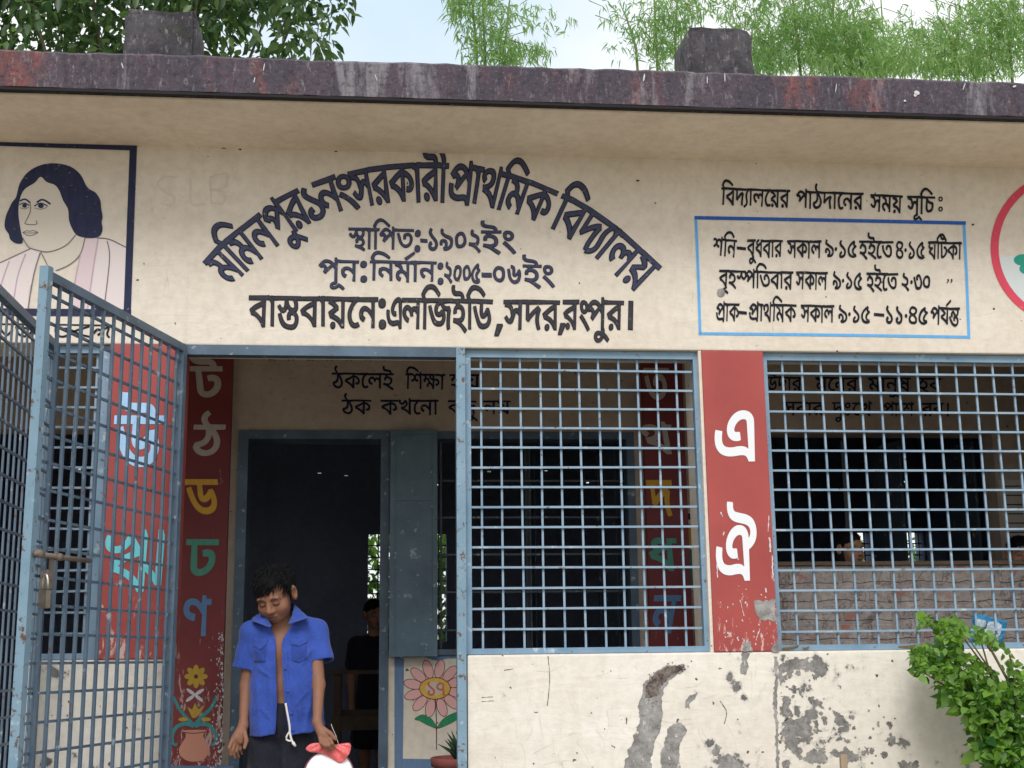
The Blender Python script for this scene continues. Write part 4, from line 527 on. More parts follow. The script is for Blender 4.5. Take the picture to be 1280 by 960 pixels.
# person
m, N, L, bs = newmat('skin'); at = N.new('ShaderNodeAttribute'); at.attribute_name = 'skincol'; v = coords(N, L)
col = mixc(N, L, ramp(N, L, noise(N, L, v, 45, 4), .3, .7, 0, .18), at.outputs['Color'], srgb(110, 66, 44)); L.new(col, bs.inputs['Base Color'])
bs.inputs['Roughness'].default_value = .62; bs.inputs['Specular IOR Level'].default_value = .3; bs.inputs['Subsurface Weight'].default_value = .12; bs.inputs['Subsurface Radius'].default_value = (.012, .005, .003); bs.inputs['Subsurface Scale'].default_value = .4
def cloth(name, c, rough=.85, scale=420):
    m, N, L, bs = newmat(name); v = coords(N, L); n = noise(N, L, v, 6, 4); k = noise(N, L, v, scale, 2)
    col = mixc(N, L, ramp(N, L, n, .3, .7), tuple(x * .8 for x in c), tuple(x * 1.14 + .004 for x in c)); col = mixc(N, L, ramp(N, L, noise(N, L, v, 90, 3, .7), .5, .75, 0, .3), col, tuple(min(1, x * 1.5 + .02) for x in c)); L.new(col, bs.inputs['Base Color'])
    bs.inputs['Roughness'].default_value = rough; bs.inputs['Sheen Weight'].default_value = .15; bs.inputs['Specular IOR Level'].default_value = .15; 
    wn = noise(N, L, coords(N, L, (1, 1, .45)), 17, 5, .55, 1.1); rdg = math2(N, L, 'ABSOLUTE', math2(N, L, 'SUBTRACT', wn, .5)); wv = N.new('ShaderNodeTexWave'); wv.inputs['Scale'].default_value = 130; L.new(v, wv.inputs['Vector'])
    hh = math2(N, L, 'ADD', math2(N, L, 'MULTIPLY', rdg, 4.0), math2(N, L, 'ADD', math2(N, L, 'MULTIPLY', k, .25), math2(N, L, 'MULTIPLY', wv.outputs['Fac'], .06))); bump(N, L, bs, hh, .55, .007)
cloth('blue_cloth', srgb(52, 78, 160)); cloth('blue_cloth_dark', srgb(45, 68, 144)); cloth('navy_cloth', srgb(30, 32, 44)); cloth('dress_cloth', srgb(120, 90, 100)); cloth('dark_cloth', srgb(40, 42, 54))
plain('hair', srgb(13, 13, 17), .7, .4, 60, .2, 0, .25); plain('cord_white', srgb(214, 212, 208), .8)
plain('white_plastic', srgb(236, 236, 240), .35, .02, 5, 0, 0, .5); plain('red_plastic', srgb(232, 112, 112), .3, .05, 12, 0, 0, .5); plain('button', srgb(60, 74, 150), .4)

m, N, L, bs = newmat('soot'); v = coords(N, L)
col = mixc(N, L, ramp(N, L, noise(N, L, v, 55, 8, .75), .38, .60), srgb(70, 54, 46), srgb(132, 124, 118)); col = mixc(N, L, ramp(N, L, noise(N, L, v, 24, 6, .7), .5, .62, 0, .8), col, srgb(52, 40, 36))
L.new(col, bs.inputs['Base Color']); bs.inputs['Roughness'].default_value = .95

plaster('flaked_plaster', srgb(134, 131, 130), srgb(78, 75, 74), .9, .03, streak=.5); brushed('scratch', srgb(206, 198, 186), .03)

for nm_, a_, b_, c_ in (('grey_plaster', (168, 166, 164), (116, 112, 110), (212, 204, 190)), ('flaked_plaster', (158, 155, 152), (98, 95, 93), (206, 198, 184))):
    m, N, L, bs = newmat(nm_); v = coords(N, L)
    col = mixc(N, L, ramp(N, L, noise(N, L, v, 16, 9, .72), .36, .64), srgb(*b_), srgb(*a_)); col = mixc(N, L, ramp(N, L, noise(N, L, v, 60, 6, .75), .50, .68, 0, .6), col, srgb(74, 70, 68))
    col = mixc(N, L, ramp(N, L, noise(N, L, v, 30, 8, .7, .4), .60, .64, 0, .8), col, srgb(*c_)); L.new(col, bs.inputs['Base Color']); bs.inputs['Roughness'].default_value = .95
    bump(N, L, bs, noise(N, L, v, 40, 8, .7), .6, .006)
# ------------------------------------------------------------------ ground
XL, XR, YB, ZG, ZS, ZR = -3.2, 4.9, 6.2, -0.65, 2.912, 3.065
g = MB(); g.add([(-150, -60, ZG), (150, -60, ZG), (150, 240, ZG), (-150, 240, ZG)], [(0, 1, 2, 3)]); tag(g.build('ground', 'yard_soil'), kind='structure')
# ------------------------------------------------------------------ school building
school = thing('school_building', 'single storey cream school building with red pillars, painted Bengali lettering and a flat mouldy roof', 'school building', (0, 0, 0))
ZH, ZW = 2.078, 0.872                                           # header underside, sill
hd = MB(); hd.box(XL, XR, 0, .25, ZH, ZS, bev=.006); facade = hd.build('facade_wall', 'cream_wall', school)
lw = MB(); lw.box(-1.325, -.783, .002, .14, ZG, ZW, bev=.008); lw.build('low_wall', 'low_wall', school)
lw = MB(); lw.box(.335, XR, .0, .14, ZG, ZW, bev=.008)
lowwall = lw.build('low_wall', 'low_wall', school)
fl = MB(); fl.box(XL, XR, .14, YB - .2, ZG, 0); fl.box(-1.5, .335, -.45, .14, ZG, -.004); fl.box(-1.5, .5, -.8, -.45, ZG, -.2); fl.box(-1.5, .5, -1.15, -.8, ZG, -.42)
fl.build('veranda_floor', 'floor_cement', school)
rs = MB(); rs.box(XL - .3, XR + .3, -.47, YB + .3, ZS, ZR - .02); rs.build('roof_slab', 'mould_concrete', school)
so_ = MB(); so_.box(XL - .28, XR + .28, -.462, 1.55, ZS - .012, ZS - .003); so_.build('soffit', 'soffit_plaster', school)
# fascia with an uneven upper edge and a black drip edge below
rng = random.Random(3); fa = MB(); n = 170; vs = []; fs = []
for i in range(n + 1):
    x = XL - .3 + (XR - XL + .6) * i / n; j = rng.uniform(-.0035, .0035) + .0015 * math.sin(i * .37)
    yo = rng.uniform(-.0025, .0025)
    vs += [(x, -.50 + yo, ZS + .006), (x, -.50 + yo, ZR - .012 + j), (x, -.488, ZR + j), (x, -.38, ZR + j * .5), (x, -.38, ZS + .006)]
for i in range(n):
    for k in range(5): fs.append((i * 5 + k, (i + 1) * 5 + k, (i + 1) * 5 + (k + 1) % 5, i * 5 + (k + 1) % 5))
fa.add(vs, [f[::-1] for f in fs], 0); fasc = fa.build('fascia', 'fascia', school)
dr = MB(); dr.box(XL - .3, XR + .3, -.4985, -.482, ZS - .006, ZS + .0055); dr.build('drip_edge', 'drip_black', school)
# flecks of bird lime and torn roots on the fascia
fk = MB()
for px, py, rx, ry in [(1146, 116, 3.6, 2.6), (1144, 119, 2, 2), (1131, 126, 1.6, 1.2), (153, 82, .7, 4), (330, 84, .6, 5), (318, 100, .6, 4), (805, 97, 1.0, 5), (884, 100, .6, 5), (906, 97, .6, 6), (1045, 110, .5, 6), (1205, 108, .6, 5), (1268, 108, 2.4, 1.2), (470, 97, .5, 5)]:
    flat(fk, [ellipse(px, py, rx, ry, 10, rot=rng.uniform(-25, 25))], -.5026, .001)
fk.build('lime_fleck', 'chalk_pale', fasc)
# column stubs standing up through the roof
def stub(px0, px1, pyt, seed, taper):
    a = P(px0, 70, .06); b = P(px1, 70, .06); t = P((px0 + px1) / 2, pyt, .06); r_ = random.Random(seed)
    bm = bmesh.new(); bmesh.ops.create_cube(bm, size=1); bmesh.ops.bevel(bm, geom=bm.edges[:], offset=.05, segments=2, affect='EDGES')
    bmesh.ops.triangulate(bm, faces=bm.faces[:]); bmesh.ops.subdivide_edges(bm, edges=bm.edges[:], cuts=4, use_grid_fill=True)
    from mathutils import noise as mn
    for v in bm.verts:
        q = v.co.copy(); k = 1 - taper * (q.z + .5)
        d = mn.noise(q * 5 + Vector((seed, 0, 0))) * .010 + mn.noise(q * 14 + Vector((seed, 3, 0))) * .007
        v.co = Vector((a.x + (b.x - a.x) * (.5 + q.x * k), .06 + .27 * (.5 + q.y * k), ZR - .03 + (t.z - ZR + .03) * (q.z + .5)))
        v.co += Vector((d * (1 if q.x > 0 else -1), -d * (1 if q.y < 0 else -1), d if q.z > .3 else 0))
    m_ = MB(); m_.frombm(bm, 0, True); o = m_.build('column_stub', 'mould_concrete', school); return o
stub(150, 246, 11, 1, .06); stub(859, 945, 33, 7, .05)
# pillars of the front (upper part red oxide)
def pillar(x0, x1, strip=0):
    m_ = MB(); m_.box(x0, x1, -.004, .25, ZW + .001, ZH - .001, bev=.004); return m_.build('painted_pillar', 'red_paint', school)
pil_r = pillar(1.297, 1.553); pil_l = pillar(-1.053, -.783)
for a_ in ((1.2845, 1.2965, .004, ZW),): st = MB(); st.box(a_[0], a_[1], a_[2], .25, a_[3], ZH); st.build('pillar_reveal', 'cream_wall', school)
# ------------------------------------------------------------------ lettering on the facade
T = (facade, 'ink_fill', 'ink_outline')
arc = smoothcurve([(254.5, 327.5), (281, 300), (322.5, 267.5), (352, 246), (378, 234), (412, 221), (432, 216.5), (460, 210.5), (490, 206.5), (525, 204.5), (560, 204.8), (580, 206.5), (606, 210), (635, 217), (665, 227), (697, 240), (725, 253), (762, 277), (802, 311), (826, 333)], 8)
ap = np.array(arc)
def sub(xa, xb): return [tuple(p) for p in ap[(ap[:, 0] >= xa) & (ap[:, 0] <= xb)]]
text(T, 'মিমনপুর', 0, 0, 0, 0, 46, 0, 14, path=sub(254, 373))
text(T, '১', 369, 240, 400, 229, 42, 0, 14); text(T, 'ন', 0, 0, 0, 0, 45, 0, 14, path=[(390, 229), (417, 219.5)]); text(T, 'ং', 0, 0, 0, 0, 42, 0, 10, path=[(414, 222), (441, 216)])
text(T, 'সরকারী', 0, 0, 0, 0, 47, 0, 14, path=sub(434, 560)); text(T, 'প্রাথিমক', 0, 0, 0, 0, 45, 0, 14, path=sub(563, 699)); text(T, 'িবদY'+'ালয়', 0, 0, 0, 0, 46, 0, 14, path=sub(702, 828))
text(T, 'স্থািপত', 436, 285, 517, 287, 25, 0, 12); text(T, ':', 517, 286, 528, 286.5, 27, 0, 30); text(T, '-', 525, 287, 536, 287.5, 26, 0, 18)
text(T, '১৯০২', 533, 286, 602, 288.5, 26, 0, 12); text(T, 'ইং', 602, 288.5, 645, 289, 26, 0, 14)
text(T, 'পূন', 398, 325, 448, 326, 25, 0, 14); text(T, ':', 448, 325, 461, 325, 27, 0, 34); text(T, 'িনমRান', 463, 326, 545, 327.5, 25, 0, 14); text(T, ':', 545, 327, 556, 327, 27, 0, 30)
text(T, '২০০৫', 555, 328, 601, 330, 25, 0, 14); text(T, '-', 601, 330, 616, 330, 26, 0, 34); text(T, '০৬', 615, 330, 652, 331, 25, 0, 13); text(T, 'ইং', 654, 331, 694, 332, 26, 0, 13)
T = (facade, 'ink_fill_grey', 'ink_outline')
text(T, 'বাস্তবায়েন', 312, 370, 472, 372.5, 37, 0, 13); text(T, ':', 471, 371, 484, 371, 39, 0, 30); text(T, 'এ', 483, 373, 504, 373, 37, 0, 13); text(T, 'লিজইিড', 503, 373, 615, 375, 37, 0, 13)
text(T, ',', 616, 376, 631, 376, 36, 0, 14); text(T, 'সদর', 630, 375.5, 699, 376, 36, 0, 13); text(T, ',', 696, 376, 709, 376, 35, 0, 14); text(T, 'রং', 704, 375.5, 737, 376, 35, 0, 13); text(T, 'পুর', 733, 376, 779, 376.5, 35, 0, 13); text(T, '।', 774, 377, 797, 377, 34, 0, 14)
# ---- timetable
T = (facade, 'ink_thin'); k = 14
text(T, 'িবদY'+'ালেয়র', 902, 234.6, 987, 238, 21.5, 0, k); text(T, 'পাঠদােনর', 995, 238.5, 1079, 241.5, 21.5, 0, k); text(T, 'সময়', 1088, 243, 1128, 244.5, 21.5, 0, k); text(T, 'সূিচ', 1134, 245, 1168, 246, 21.5, 0, k); 
for y_ in (249, 261.5): q_ = MB(); flat(q_, [ellipse(1175.5, y_, 2.9, 3.3, 16), ellipse(1175.5, y_, 1.2, 1.5, 12)[::-1]], 0, .002); q_.build('lettering', 'ink_thin', facade)
r1 = [('শিন', 892, 921, 298, 300), ('-', 920, 935, 299, 300), ('বুধবার', 934, 978, 299.5, 300.5), ('সকাল', 984, 1026, 300.5, 301), ('৯·১৫', 1031, 1071, 300, 301), ('হইেত', 1074, 1116, 301, 302), ('৪·১৫', 1119, 1156, 301.5, 302.5), ('ঘিটকা', 1160, 1202, 302, 303)]
r2 = [('বৃহস্পিতবার', 899, 991, 337.5, 340), ('সকাল', 995, 1034, 339.5, 340.5), ('৯·১৫', 1041, 1078, 339.5, 341), ('হইেত', 1083, 1122, 341, 342), ('২·৩০', 1126, 1164, 341.5, 342.5)]
r3 = [('প্রাক', 895, 924, 379, 380), ('-', 923, 936, 379, 380), ('প্রাথিমক', 936, 995, 379.5, 381), ('সকাল', 1001, 1042, 381, 382), ('৯·১৫', 1048, 1088, 381.5, 383), ('-', 1091, 1108, 382, 383), ('১১·৪৫', 1105, 1160, 382.5, 384), ('পযRন্ত', 1163, 1199, 384, 385)]
for s, xa, xb, ya, yb in r1 + r2 + r3: text(T, s, xa, ya, xb, yb, 21.5, 0, 13 if s != '-' else 20)
T = MB()
for x in (1183.5, 1188): flat(T, [stroke([(x + 1, 349), (x + 1.6, 351), (x, 354)], 2.2, 1)], 0, .002)
T.build('lettering', 'ink_thin', facade)
T = MB()
flat(T, [stroke([(868, 272.3), (1040, 275.5), (1207, 279)], 4.4)], 0, .0022, 1)
for a, b in (((869.5, 270.5), (875, 418)), ((873, 417), (1212.5, 421.5)), ((1204.6, 277.5), (1211, 423.5))): flat(T, [stroke([a, ((a[0] + b[0]) / 2 + .4, (a[1] + b[1]) / 2 - .4), b], 3.4)], 0, .0019 + .0001 * a[0] / 1000, 0)
T.build('timetable_border', ['line_blue', 'line_blue_dark'], facade)
T = MB(); flat(T, [ellipse(901, 366, 5, 5.5, 14)], 0, .0032); T.build('clay_spot', 'grey_plaster', facade)
# faint chalked capitals left of the headline
T = MB()
for s_ in ([(222, 222), (206, 221), (197, 230), (206, 240), (218, 246), (214, 256), (200, 254)], [(238, 222), (240, 255), (256, 254)], [(263, 221), (264, 253)], [(263, 221), (283, 217), (281, 234), (264, 237), (280, 240), (279, 253), (264, 254)]):
    flat(T, [stroke(s_, 1.6)], 0, .0016)
T.build('chalk_scrawl', 'scratch', facade)
# ---- portrait mural (plain generic painted portrait of a woman)
Z4 = lambda l: [(x / 3.428, 160 + y / 3.428) for x, y in l]
T = MB()
fr = [((-150, 170.5), (171, 179.8)), ]
for a, b in (((-150, 173), (171, 184)), ((167, 180), (159, 394)), ((-150, 388.5), (164, 391.5)), ((-146, 170), (-146, 394))): flat(T, [stroke([a, b], 9 if a[0] != b[0] else 9, curve=False)], 0, .0022 + .00012 * abs(a[0]) / 100, 0)
hair = [(20, 410), (28, 372), (40, 345), (52, 320), (70, 295), (85, 240), (120, 190), (175, 160), (235, 152), (300, 165), (345, 200), (375, 255), (410, 278), (430, 310), (434, 345), (440, 380), (436, 405), (440, 435), (428, 462), (400, 472), (350, 468), (320, 450), (297, 400), (292, 350), (270, 310), (255, 270), (235, 245), (200, 232), (175, 210), (150, 235), (105, 265), (85, 310), (80, 370), (90, 440), (98, 490), (70, 495), (45, 478), (38, 455), (24, 435)]
face = [(175, 200), (200, 225), (235, 240), (262, 275), (275, 310), (296, 350), (301, 400), (324, 455), (290, 500), (240, 525), (180, 527), (130, 505), (96, 470), (78, 400), (78, 330), (100, 262), (150, 230)]
flat(T, [smoothcurve(Z4([(130, 515), (175, 515), (240, 515), (322, 450), (365, 470), (345, 540), (300, 585), (245, 612), (205, 592), (175, 530)]), 3, True)], 0, .0012, 1)
flat(T, [Z4([(360, 475), (430, 473), (480, 484), (540, 515), (530, 780), (310, 780), (325, 640), (345, 545)])], 0, .0014, 2)
flat(T, [Z4([(360, 475), (425, 473), (405, 600), (380, 780), (310, 780), (325, 640), (345, 545)])], 0, .0017, 3)
flat(T, [Z4([(-420, 780), (-380, 700), (-200, 640), (0, 580), (130, 520), (175, 530), (155, 600), (125, 700), (120, 780)])], 0, .0014, 2)
flat(T, [smoothcurve(Z4(face), 3, True)], 0, .0020, 1); flat(T, [smoothcurve(Z4(hair), 4, True)], 0, .0026, 0)
ln_ = lambda pts, w_, mi, off=.0032: flat(T, [stroke(Z4(pts), w_)], 0, off, mi)
ln_([(98, 470), (120, 508), (150, 522), (200, 532), (250, 520), (290, 498), (325, 458)], 1.1, 4); ln_([(365, 470), (345, 540), (300, 585), (240, 612)], 1.1, 4); ln_([(175, 532), (190, 560), (206, 594)], 1.1, 4)
ln_([(-100, 620), (0, 578), (130, 518)], 1.1, 4); ln_([(415, 472), (470, 478), (540, 512)], 1.2, 4)
for p_ in ([(345, 545), (325, 640), (303, 775)], [(420, 478), (400, 600), (375, 775)], [(110, 540), (75, 640), (55, 775)], [(40, 570), (15, 640), (-8, 720)]): ln_(p_, 1.1, 6)
for p_ in ([(460, 485), (470, 560), (450, 745)], [(172, 536), (145, 630), (120, 778)]): ln_(p_, 1.2, 4)
ln_([(86, 314), (108, 306), (131, 322)], 2.0, 0); ln_([(158, 320), (184, 308), (217, 327)], 2.2, 0)
ln_([(84, 330), (105, 322), (127, 333)], 1.3, 0); ln_([(147, 336), (175, 323), (205, 336)], 1.4, 0); ln_([(86, 342), (106, 348), (124, 340)], .8, 4); ln_([(150, 344), (176, 349), (202, 341)], .8, 4)
flat(T, [ellipse(*Z4([(106, 334)])[0], 3.0, 2.6, 12)], 0, .0034, 0); flat(T, [ellipse(*Z4([(176, 335)])[0], 3.6, 2.8, 12)], 0, .0034, 0)
ln_([(131, 325), (130, 360), (114, 396), (108, 410), (130, 415), (158, 412), (155, 396)], 1.0, 4)
flat(T, [smoothcurve(Z4([(98, 448), (118, 441), (130, 444), (142, 440), (164, 448), (148, 458), (128, 462), (112, 458)]), 3, True)], 0, .0028, 5)
ln_([(98, 448), (118, 441), (130, 444), (142, 440), (164, 448)], .9, 4); ln_([(98, 449), (128, 463), (164, 449)], .9, 4); ln_([(98, 449), (130, 451), (164, 449)], .8, 4)
T.build('portrait_mural', ['ink_navy', 'paint_skin', 'paint_shawl', 'paint_shawl_pink', 'fine_line', 'paint_lips', 'mauve_line'], facade)
# scrolling name line under the portrait
T = MB()
for p_, w_ in (([(-60, 405), (40, 405.5), (140, 407)], 2), ([(70, 408), (70, 417), (78, 421), (88, 417), (84, 411), (77, 412)], 2.6), ([(84, 419), (96, 413), (112, 408)], 2.6), ([(88, 412), (100, 418), (112, 421)], 2.6), ([(117, 417), (122, 412), (128, 415), (122, 419)], 3), ([(128, 413), (136, 409), (134, 418), (137, 422)], 2.6), ([(20, 408), (24, 418), (34, 420), (40, 412), (30, 410)], 2.6), ([(0, 410), (8, 419), (16, 412)], 2.6)):
    flat(T, [stroke(p_, w_)], 0, .002 + .0002 * (len(p_) % 3))
T.build('lettering', 'ink_outline', facade)
# round emblem at the right edge
T = MB(); flat(T, [ellipse(1334, 310, 96, 96, 64), ellipse(1334, 310, 86, 87, 64)[::-1]], 0, .0022, 0)
lo = [(x, y) for x, y in ellipse(1334, 310, 87, 88, 80) if y > 321]; lo.sort(key=lambda q: math.atan2(q[1] - 310, q[0] - 1334))
flat(T, [lo + [(1248, 322), (1270, 319), (1300, 324), (1340, 318), (1380, 323), (1420, 321)]], 0, .0014, 1)
for cx, cy, rx, ry in ((1278, 325, 11, 7), (1284, 336, 10, 7), (1300, 322, 13, 8), (1310, 336, 15, 9), (1340, 330, 18, 10), (1370, 326, 14, 8)): flat(T, [ellipse(cx, cy, rx, ry, 20)], 0, .0024 + (cx % 7) * .0002, 2)
T.build('emblem_mural', ['ring_red', 'ring_water', 'ring_green'], facade)
# small chips and nail marks
T = MB()
for px, py, r_ in [(797, 226, 2.5), (819, 254, 1.6), (420, 189, 2), (476, 134, 2), (488, 137, 3), (505, 149, 2), (560, 136, 1.6), (300, 187, 2), (280, 184, 4), (250, 183, 2.5), (190, 178, 5), (205, 181, 3), (1216, 281, 2), (1242, 386, 2), (172, 350, 2), (180, 330, 1.5), (1000, 200, 1.5), (700, 290, 1), (640, 470, 1)]:
    flat(T, [[(px + r_ * rng.uniform(.5, 1.2) * math.cos(a), py + .7 * r_ * rng.uniform(.5, 1.2) * math.sin(a)) for a in [i * .78 for i in range(8)]]], 0 if py > 190 else 0, .0012)
T.build('chip', 'blot', facade)
# ---- letters on the pillars
def boxtext(mb, s, x0, y0, x1, y1, Y, bold, off, mi=0, frac=1.0, skew=0):
    """fit a single letter's own outline into a pixel box"""
    V, F = glyph(s, bold, .9); a = np.array(V); mn_, mx_ = a.min(0), a.max(0); vs = []
    for gx, gy in V:
        u, v_ = (gx - mn_[0]) / (mx_[0] - mn_[0]), (gy - mn_[1]) / (mx_[1] - mn_[1])
        vs.append(P(x0 + (x1 - x0) * u + skew * (v_ - .5), y1 + (y0 - y1) * v_, Y))
    mb.add([(v.x, Y - off, v.z) for v in vs], F, mi)
for a_ in (('এ', 893, 513, 943, 577, -.004, 22, .002, 0, 1, -2), ('ঐ', 894, 627, 946, 726, -.004, 24, .002, 0, 1, -4)): T = MB(); boxtext(T, *a_); T.build('lettering', 'letter_white', pil_r)
for a_, m_ in ((('উ', 142, 490, 205, 584, -.004, 26, .002, 0, 1, 6), 'letter_sky'), (('ঋ', 130, 662, 204, 740, -.004, 4, .002, 0, 1, 6), 'letter_cyan')): T = MB(); boxtext(T, *a_); T.build('lettering', m_, pil_l)
# peeled places
def frac(pts, rough=.16, it=4, seed=1):
    r_ = random.Random(seed); p = list(pts)
    for _ in range(it):
        o = []
        for i in range(len(p)):
            a, b = p[i], p[(i + 1) % len(p)]; dx, dy = b[0] - a[0], b[1] - a[1]; k_ = r_.gauss(0, rough); o.append(a)
            if dx * dx + dy * dy > .8: o.append(((a[0] + b[0]) / 2 - dy * k_, (a[1] + b[1]) / 2 + dx * k_))
        p = o
    return p
def jag(pts, amp, step=4, seed=1):
    r_ = random.Random(seed); o = []; n_ = len(pts)
    for i in range(n_):
        a, b = pts[i], pts[(i + 1) % n_]; L_ = math.hypot(b[0] - a[0], b[1] - a[1]); k_ = max(1, int(L_ / step))
        for j in range(k_): o.append((a[0] + (b[0] - a[0]) * j / k_ + r_.uniform(-amp, amp), a[1] + (b[1] - a[1]) * j / k_ + r_.uniform(-amp, amp)))
    return o
Zp = lambda l: [(560 + x / 3, 640 + y / 3) for x, y in l]
Zq = lambda l: [(860 + x / 3, 640 + y / 3) for x, y in l]
T = MB()
flat(T, [frac(Zp([(885, 570), (884, 598), (840, 625), (810, 660), (800, 700), (805, 760), (795, 820), (775, 860), (765, 960), (745, 1150), (640, 1150), (662, 960), (690, 870), (715, 740), (730, 650), (770, 600), (820, 574)]), .10, 5, 210)], 0, .0012)
flat(T, [frac(Zp([(800, 960), (812, 880), (822, 820), (845, 795), (870, 790), (897, 820), (872, 862), (872, 960), (860, 1100), (810, 1100)]), .10, 5, 126)], 0, .0012)
flat(T, [frac(Zp([(888, 735), (900, 694), (935, 675), (930, 690), (905, 740)]), .10, 5, 64)], 0, .0012)
flat(T, [jag(Zq([(322, 545), (336, 545), (338, 620), (331, 700), (338, 800), (342, 960), (332, 1100), (326, 800), (318, 700), (326, 620)]), 1.3, 3, 4)], 0, .0012)
flat(T, [frac(Zq([(200, 528), (232, 528), (228, 580), (215, 612), (196, 606), (205, 560)]), .10, 5, 76)], 0, .0012)
flat(T, [frac(Zq([(110, 960), (120, 920), (150, 905), (180, 930), (205, 955), (200, 1050), (110, 1050)]), .10, 5, 90)], 0, .0012)
flat(T, [frac(Zq([(92, 890), (105, 868), (128, 884), (115, 912), (95, 916)]), .10, 5, 62)], 0, .0012)
T.build('bare_plaster_patch', 'grey_plaster', lowwall)
T = MB(); flat(T, [jag(Zp([(880, 574), (878, 592), (835, 615), (800, 650), (780, 690), (740, 700), (742, 655), (775, 606), (822, 580)]), 1.3, 2, 8)], 0, .0024)
for i in range(60):
    t_ = rng.random(); q = np.array(Zp([(760, 690), (775, 640), (820, 600), (870, 580)]))[min(3, int(t_ * 4))] + np.array([rng.gauss(0, 7), rng.gauss(0, 5)])
    flat(T, [jag([(q[0] - 1, q[1]), (q[0], q[1] - 1), (q[0] + 1.2, q[1]), (q[0], q[1] + 1)], .4, 9, i)], 0, .0024 + i * 1e-5)
T.build('soot_smear', 'soot', lowwall)
T = MB(); flat(T, [frac(Zq([(245, 335), (290, 330), (331, 322), (338, 412), (300, 402), (270, 405), (250, 372)]), .10, 5, 88)], -.004, .0016); flat(T, [jag(Zq([(205, 490), (235, 485), (240, 522), (205, 524)]), 1, 3, 10)], -.004, .0016); flat(T, [jag(Zq([(318, 500), (342, 470), (341, 524), (312, 524)]), 1, 3, 10)], -.004, .0016)
T.build('bare_plaster_patch', 'grey_plaster', pil_r)
T = MB()
for l_ in ([(370, 555), (470, 540), (440, 570), (520, 595), (500, 620), (440, 600), (400, 590), (365, 580)], [(345, 690), (385, 700), (395, 760), (365, 785), (345, 760)], [(375, 655), (420, 660), (425, 690), (395, 680)],
           [(350, 790), (400, 780), (470, 830), (440, 850), (410, 870), (420, 910), (480, 890), (520, 880), (520, 940), (450, 940), (410, 920), (390, 890), (355, 900), (345, 850)], [(540, 740), (570, 760), (610, 800), (590, 805), (550, 790)],
           [(735, 855), (775, 840), (805, 860), (800, 885), (760, 880)], [(465, 785), (490, 800), (488, 830), (470, 815)], [(530, 900), (590, 880), (640, 930), (600, 945), (570, 920)], [(785, 935), (850, 930), (865, 955), (790, 985)], [(585, 845), (610, 850), (605, 865), (585, 862)], [(660, 880), (680, 885), (672, 900), (658, 896)],
           [(430, 640), (462, 650), (470, 672), (452, 668)], [(480, 700), (505, 715), (512, 740), (490, 728)], [(340, 610), (360, 620), (362, 640), (345, 650)], [(350, 940), (375, 930), (385, 990), (350, 1000)], [(560, 650), (575, 655), (570, 664)], [(700, 610), (716, 612), (708, 620)]):
    q_ = MB(); flat(q_, [frac(Zq(l_), .22, 5, int(l_[0][1]))], 0, .0014); q_.build('bare_plaster_patch', 'flaked_plaster', lowwall)
for i in range(130):                                              # crumbs of lost paint round the big flakes
    a_ = random.Random(300 + i); cx_, cy_ = ((990, 840), (1010, 900), (1000, 935), (1090, 930), (995, 830))[i % 5]; x, y = a_.gauss(cx_, 24), a_.gauss(cy_, 26); s_ = abs(a_.gauss(0, 2.0)) + .5
    if 974 < x < 1130 and y > 822: q_ = q_ if i % 26 else MB(); flat(q_, [frac(ellipse(x, y, s_ * a_.uniform(.5, 1.4), s_, 6), .25, 3, i)], 0, .0012 + i * 1e-6)
    if i % 26 == 25: q_.build('bare_plaster_patch', 'flaked_plaster', lowwall)
r9 = random.Random(9); T = MB()
for i in range(70):                                               # fine scratches
    x, y = r9.uniform(588, 960), r9.uniform(826, 1040); a = r9.uniform(-.5, .5) if r9.random() < .5 else r9.uniform(1.0, 2.1); l_ = r9.uniform(6, 42); b_ = r9.uniform(-.25, .25)
    flat(T, [stroke([(x, y), (x + l_ * .5 * math.cos(a + b_), y + l_ * .5 * math.sin(a + b_)), (x + l_ * math.cos(a), y + l_ * math.sin(a))], r9.uniform(.25, .55), .2)], 0, .0011 + i * 1e-6)
T.build('scratches', 'chalk', lowwall)
T = MB()
for p_, w_ in (([(685, 820), (687, 850), (684, 882)], .9), ([(783, 897), (783, 905)], 1.4), ([(630, 838), (641, 836)], .8), ([(602, 872), (616, 871)], .6), ([(602, 877), (617, 876)], .5), ([(900, 876), (908, 890), (905, 905)], .9)):
    flat(T, [jag(stroke(p_, w_), .3, 2, len(p_))], 0, .0014)
T.build('hairline_crack', 'soot', lowwall)
T = MB()                                                          # paint worn off the red pillar
for p_, w_ in (([(961, 645), (960, 664)], 1.2), ([(962, 672), (963, 690)], 2.0), ([(965, 694), (966, 722)], 1.6), ([(901, 640), (903, 646)], 1.2), ([(896, 705), (897, 722)], 1.2), ([(905, 665), (904, 669)], 1.2), ([(925, 750), (930, 770)], .8), ([(945, 800), (950, 786)], .8), ([(957, 735), (958, 741)], 2)):
    flat(T, [jag(stroke(p_, w_), .5, 2, int(p_[0][1]))], -.004, .0014)
for i in range(45):
    x, y = r9.gauss(925, 26), 812 - abs(r9.gauss(0, 38)); s_ = r9.uniform(.4, 1.5)
    if 897 < x < 970: flat(T, [jag(ellipse(x, y, s_ * .7, s_ * 1.2, 6, rot=r9.uniform(-40, 40)), .25, 9, i)], -.004, .0013 + i * 1e-6)
T.build('worn_spot', 'chalk_pale', pil_r)
IY_ = 1.55
T = MB()
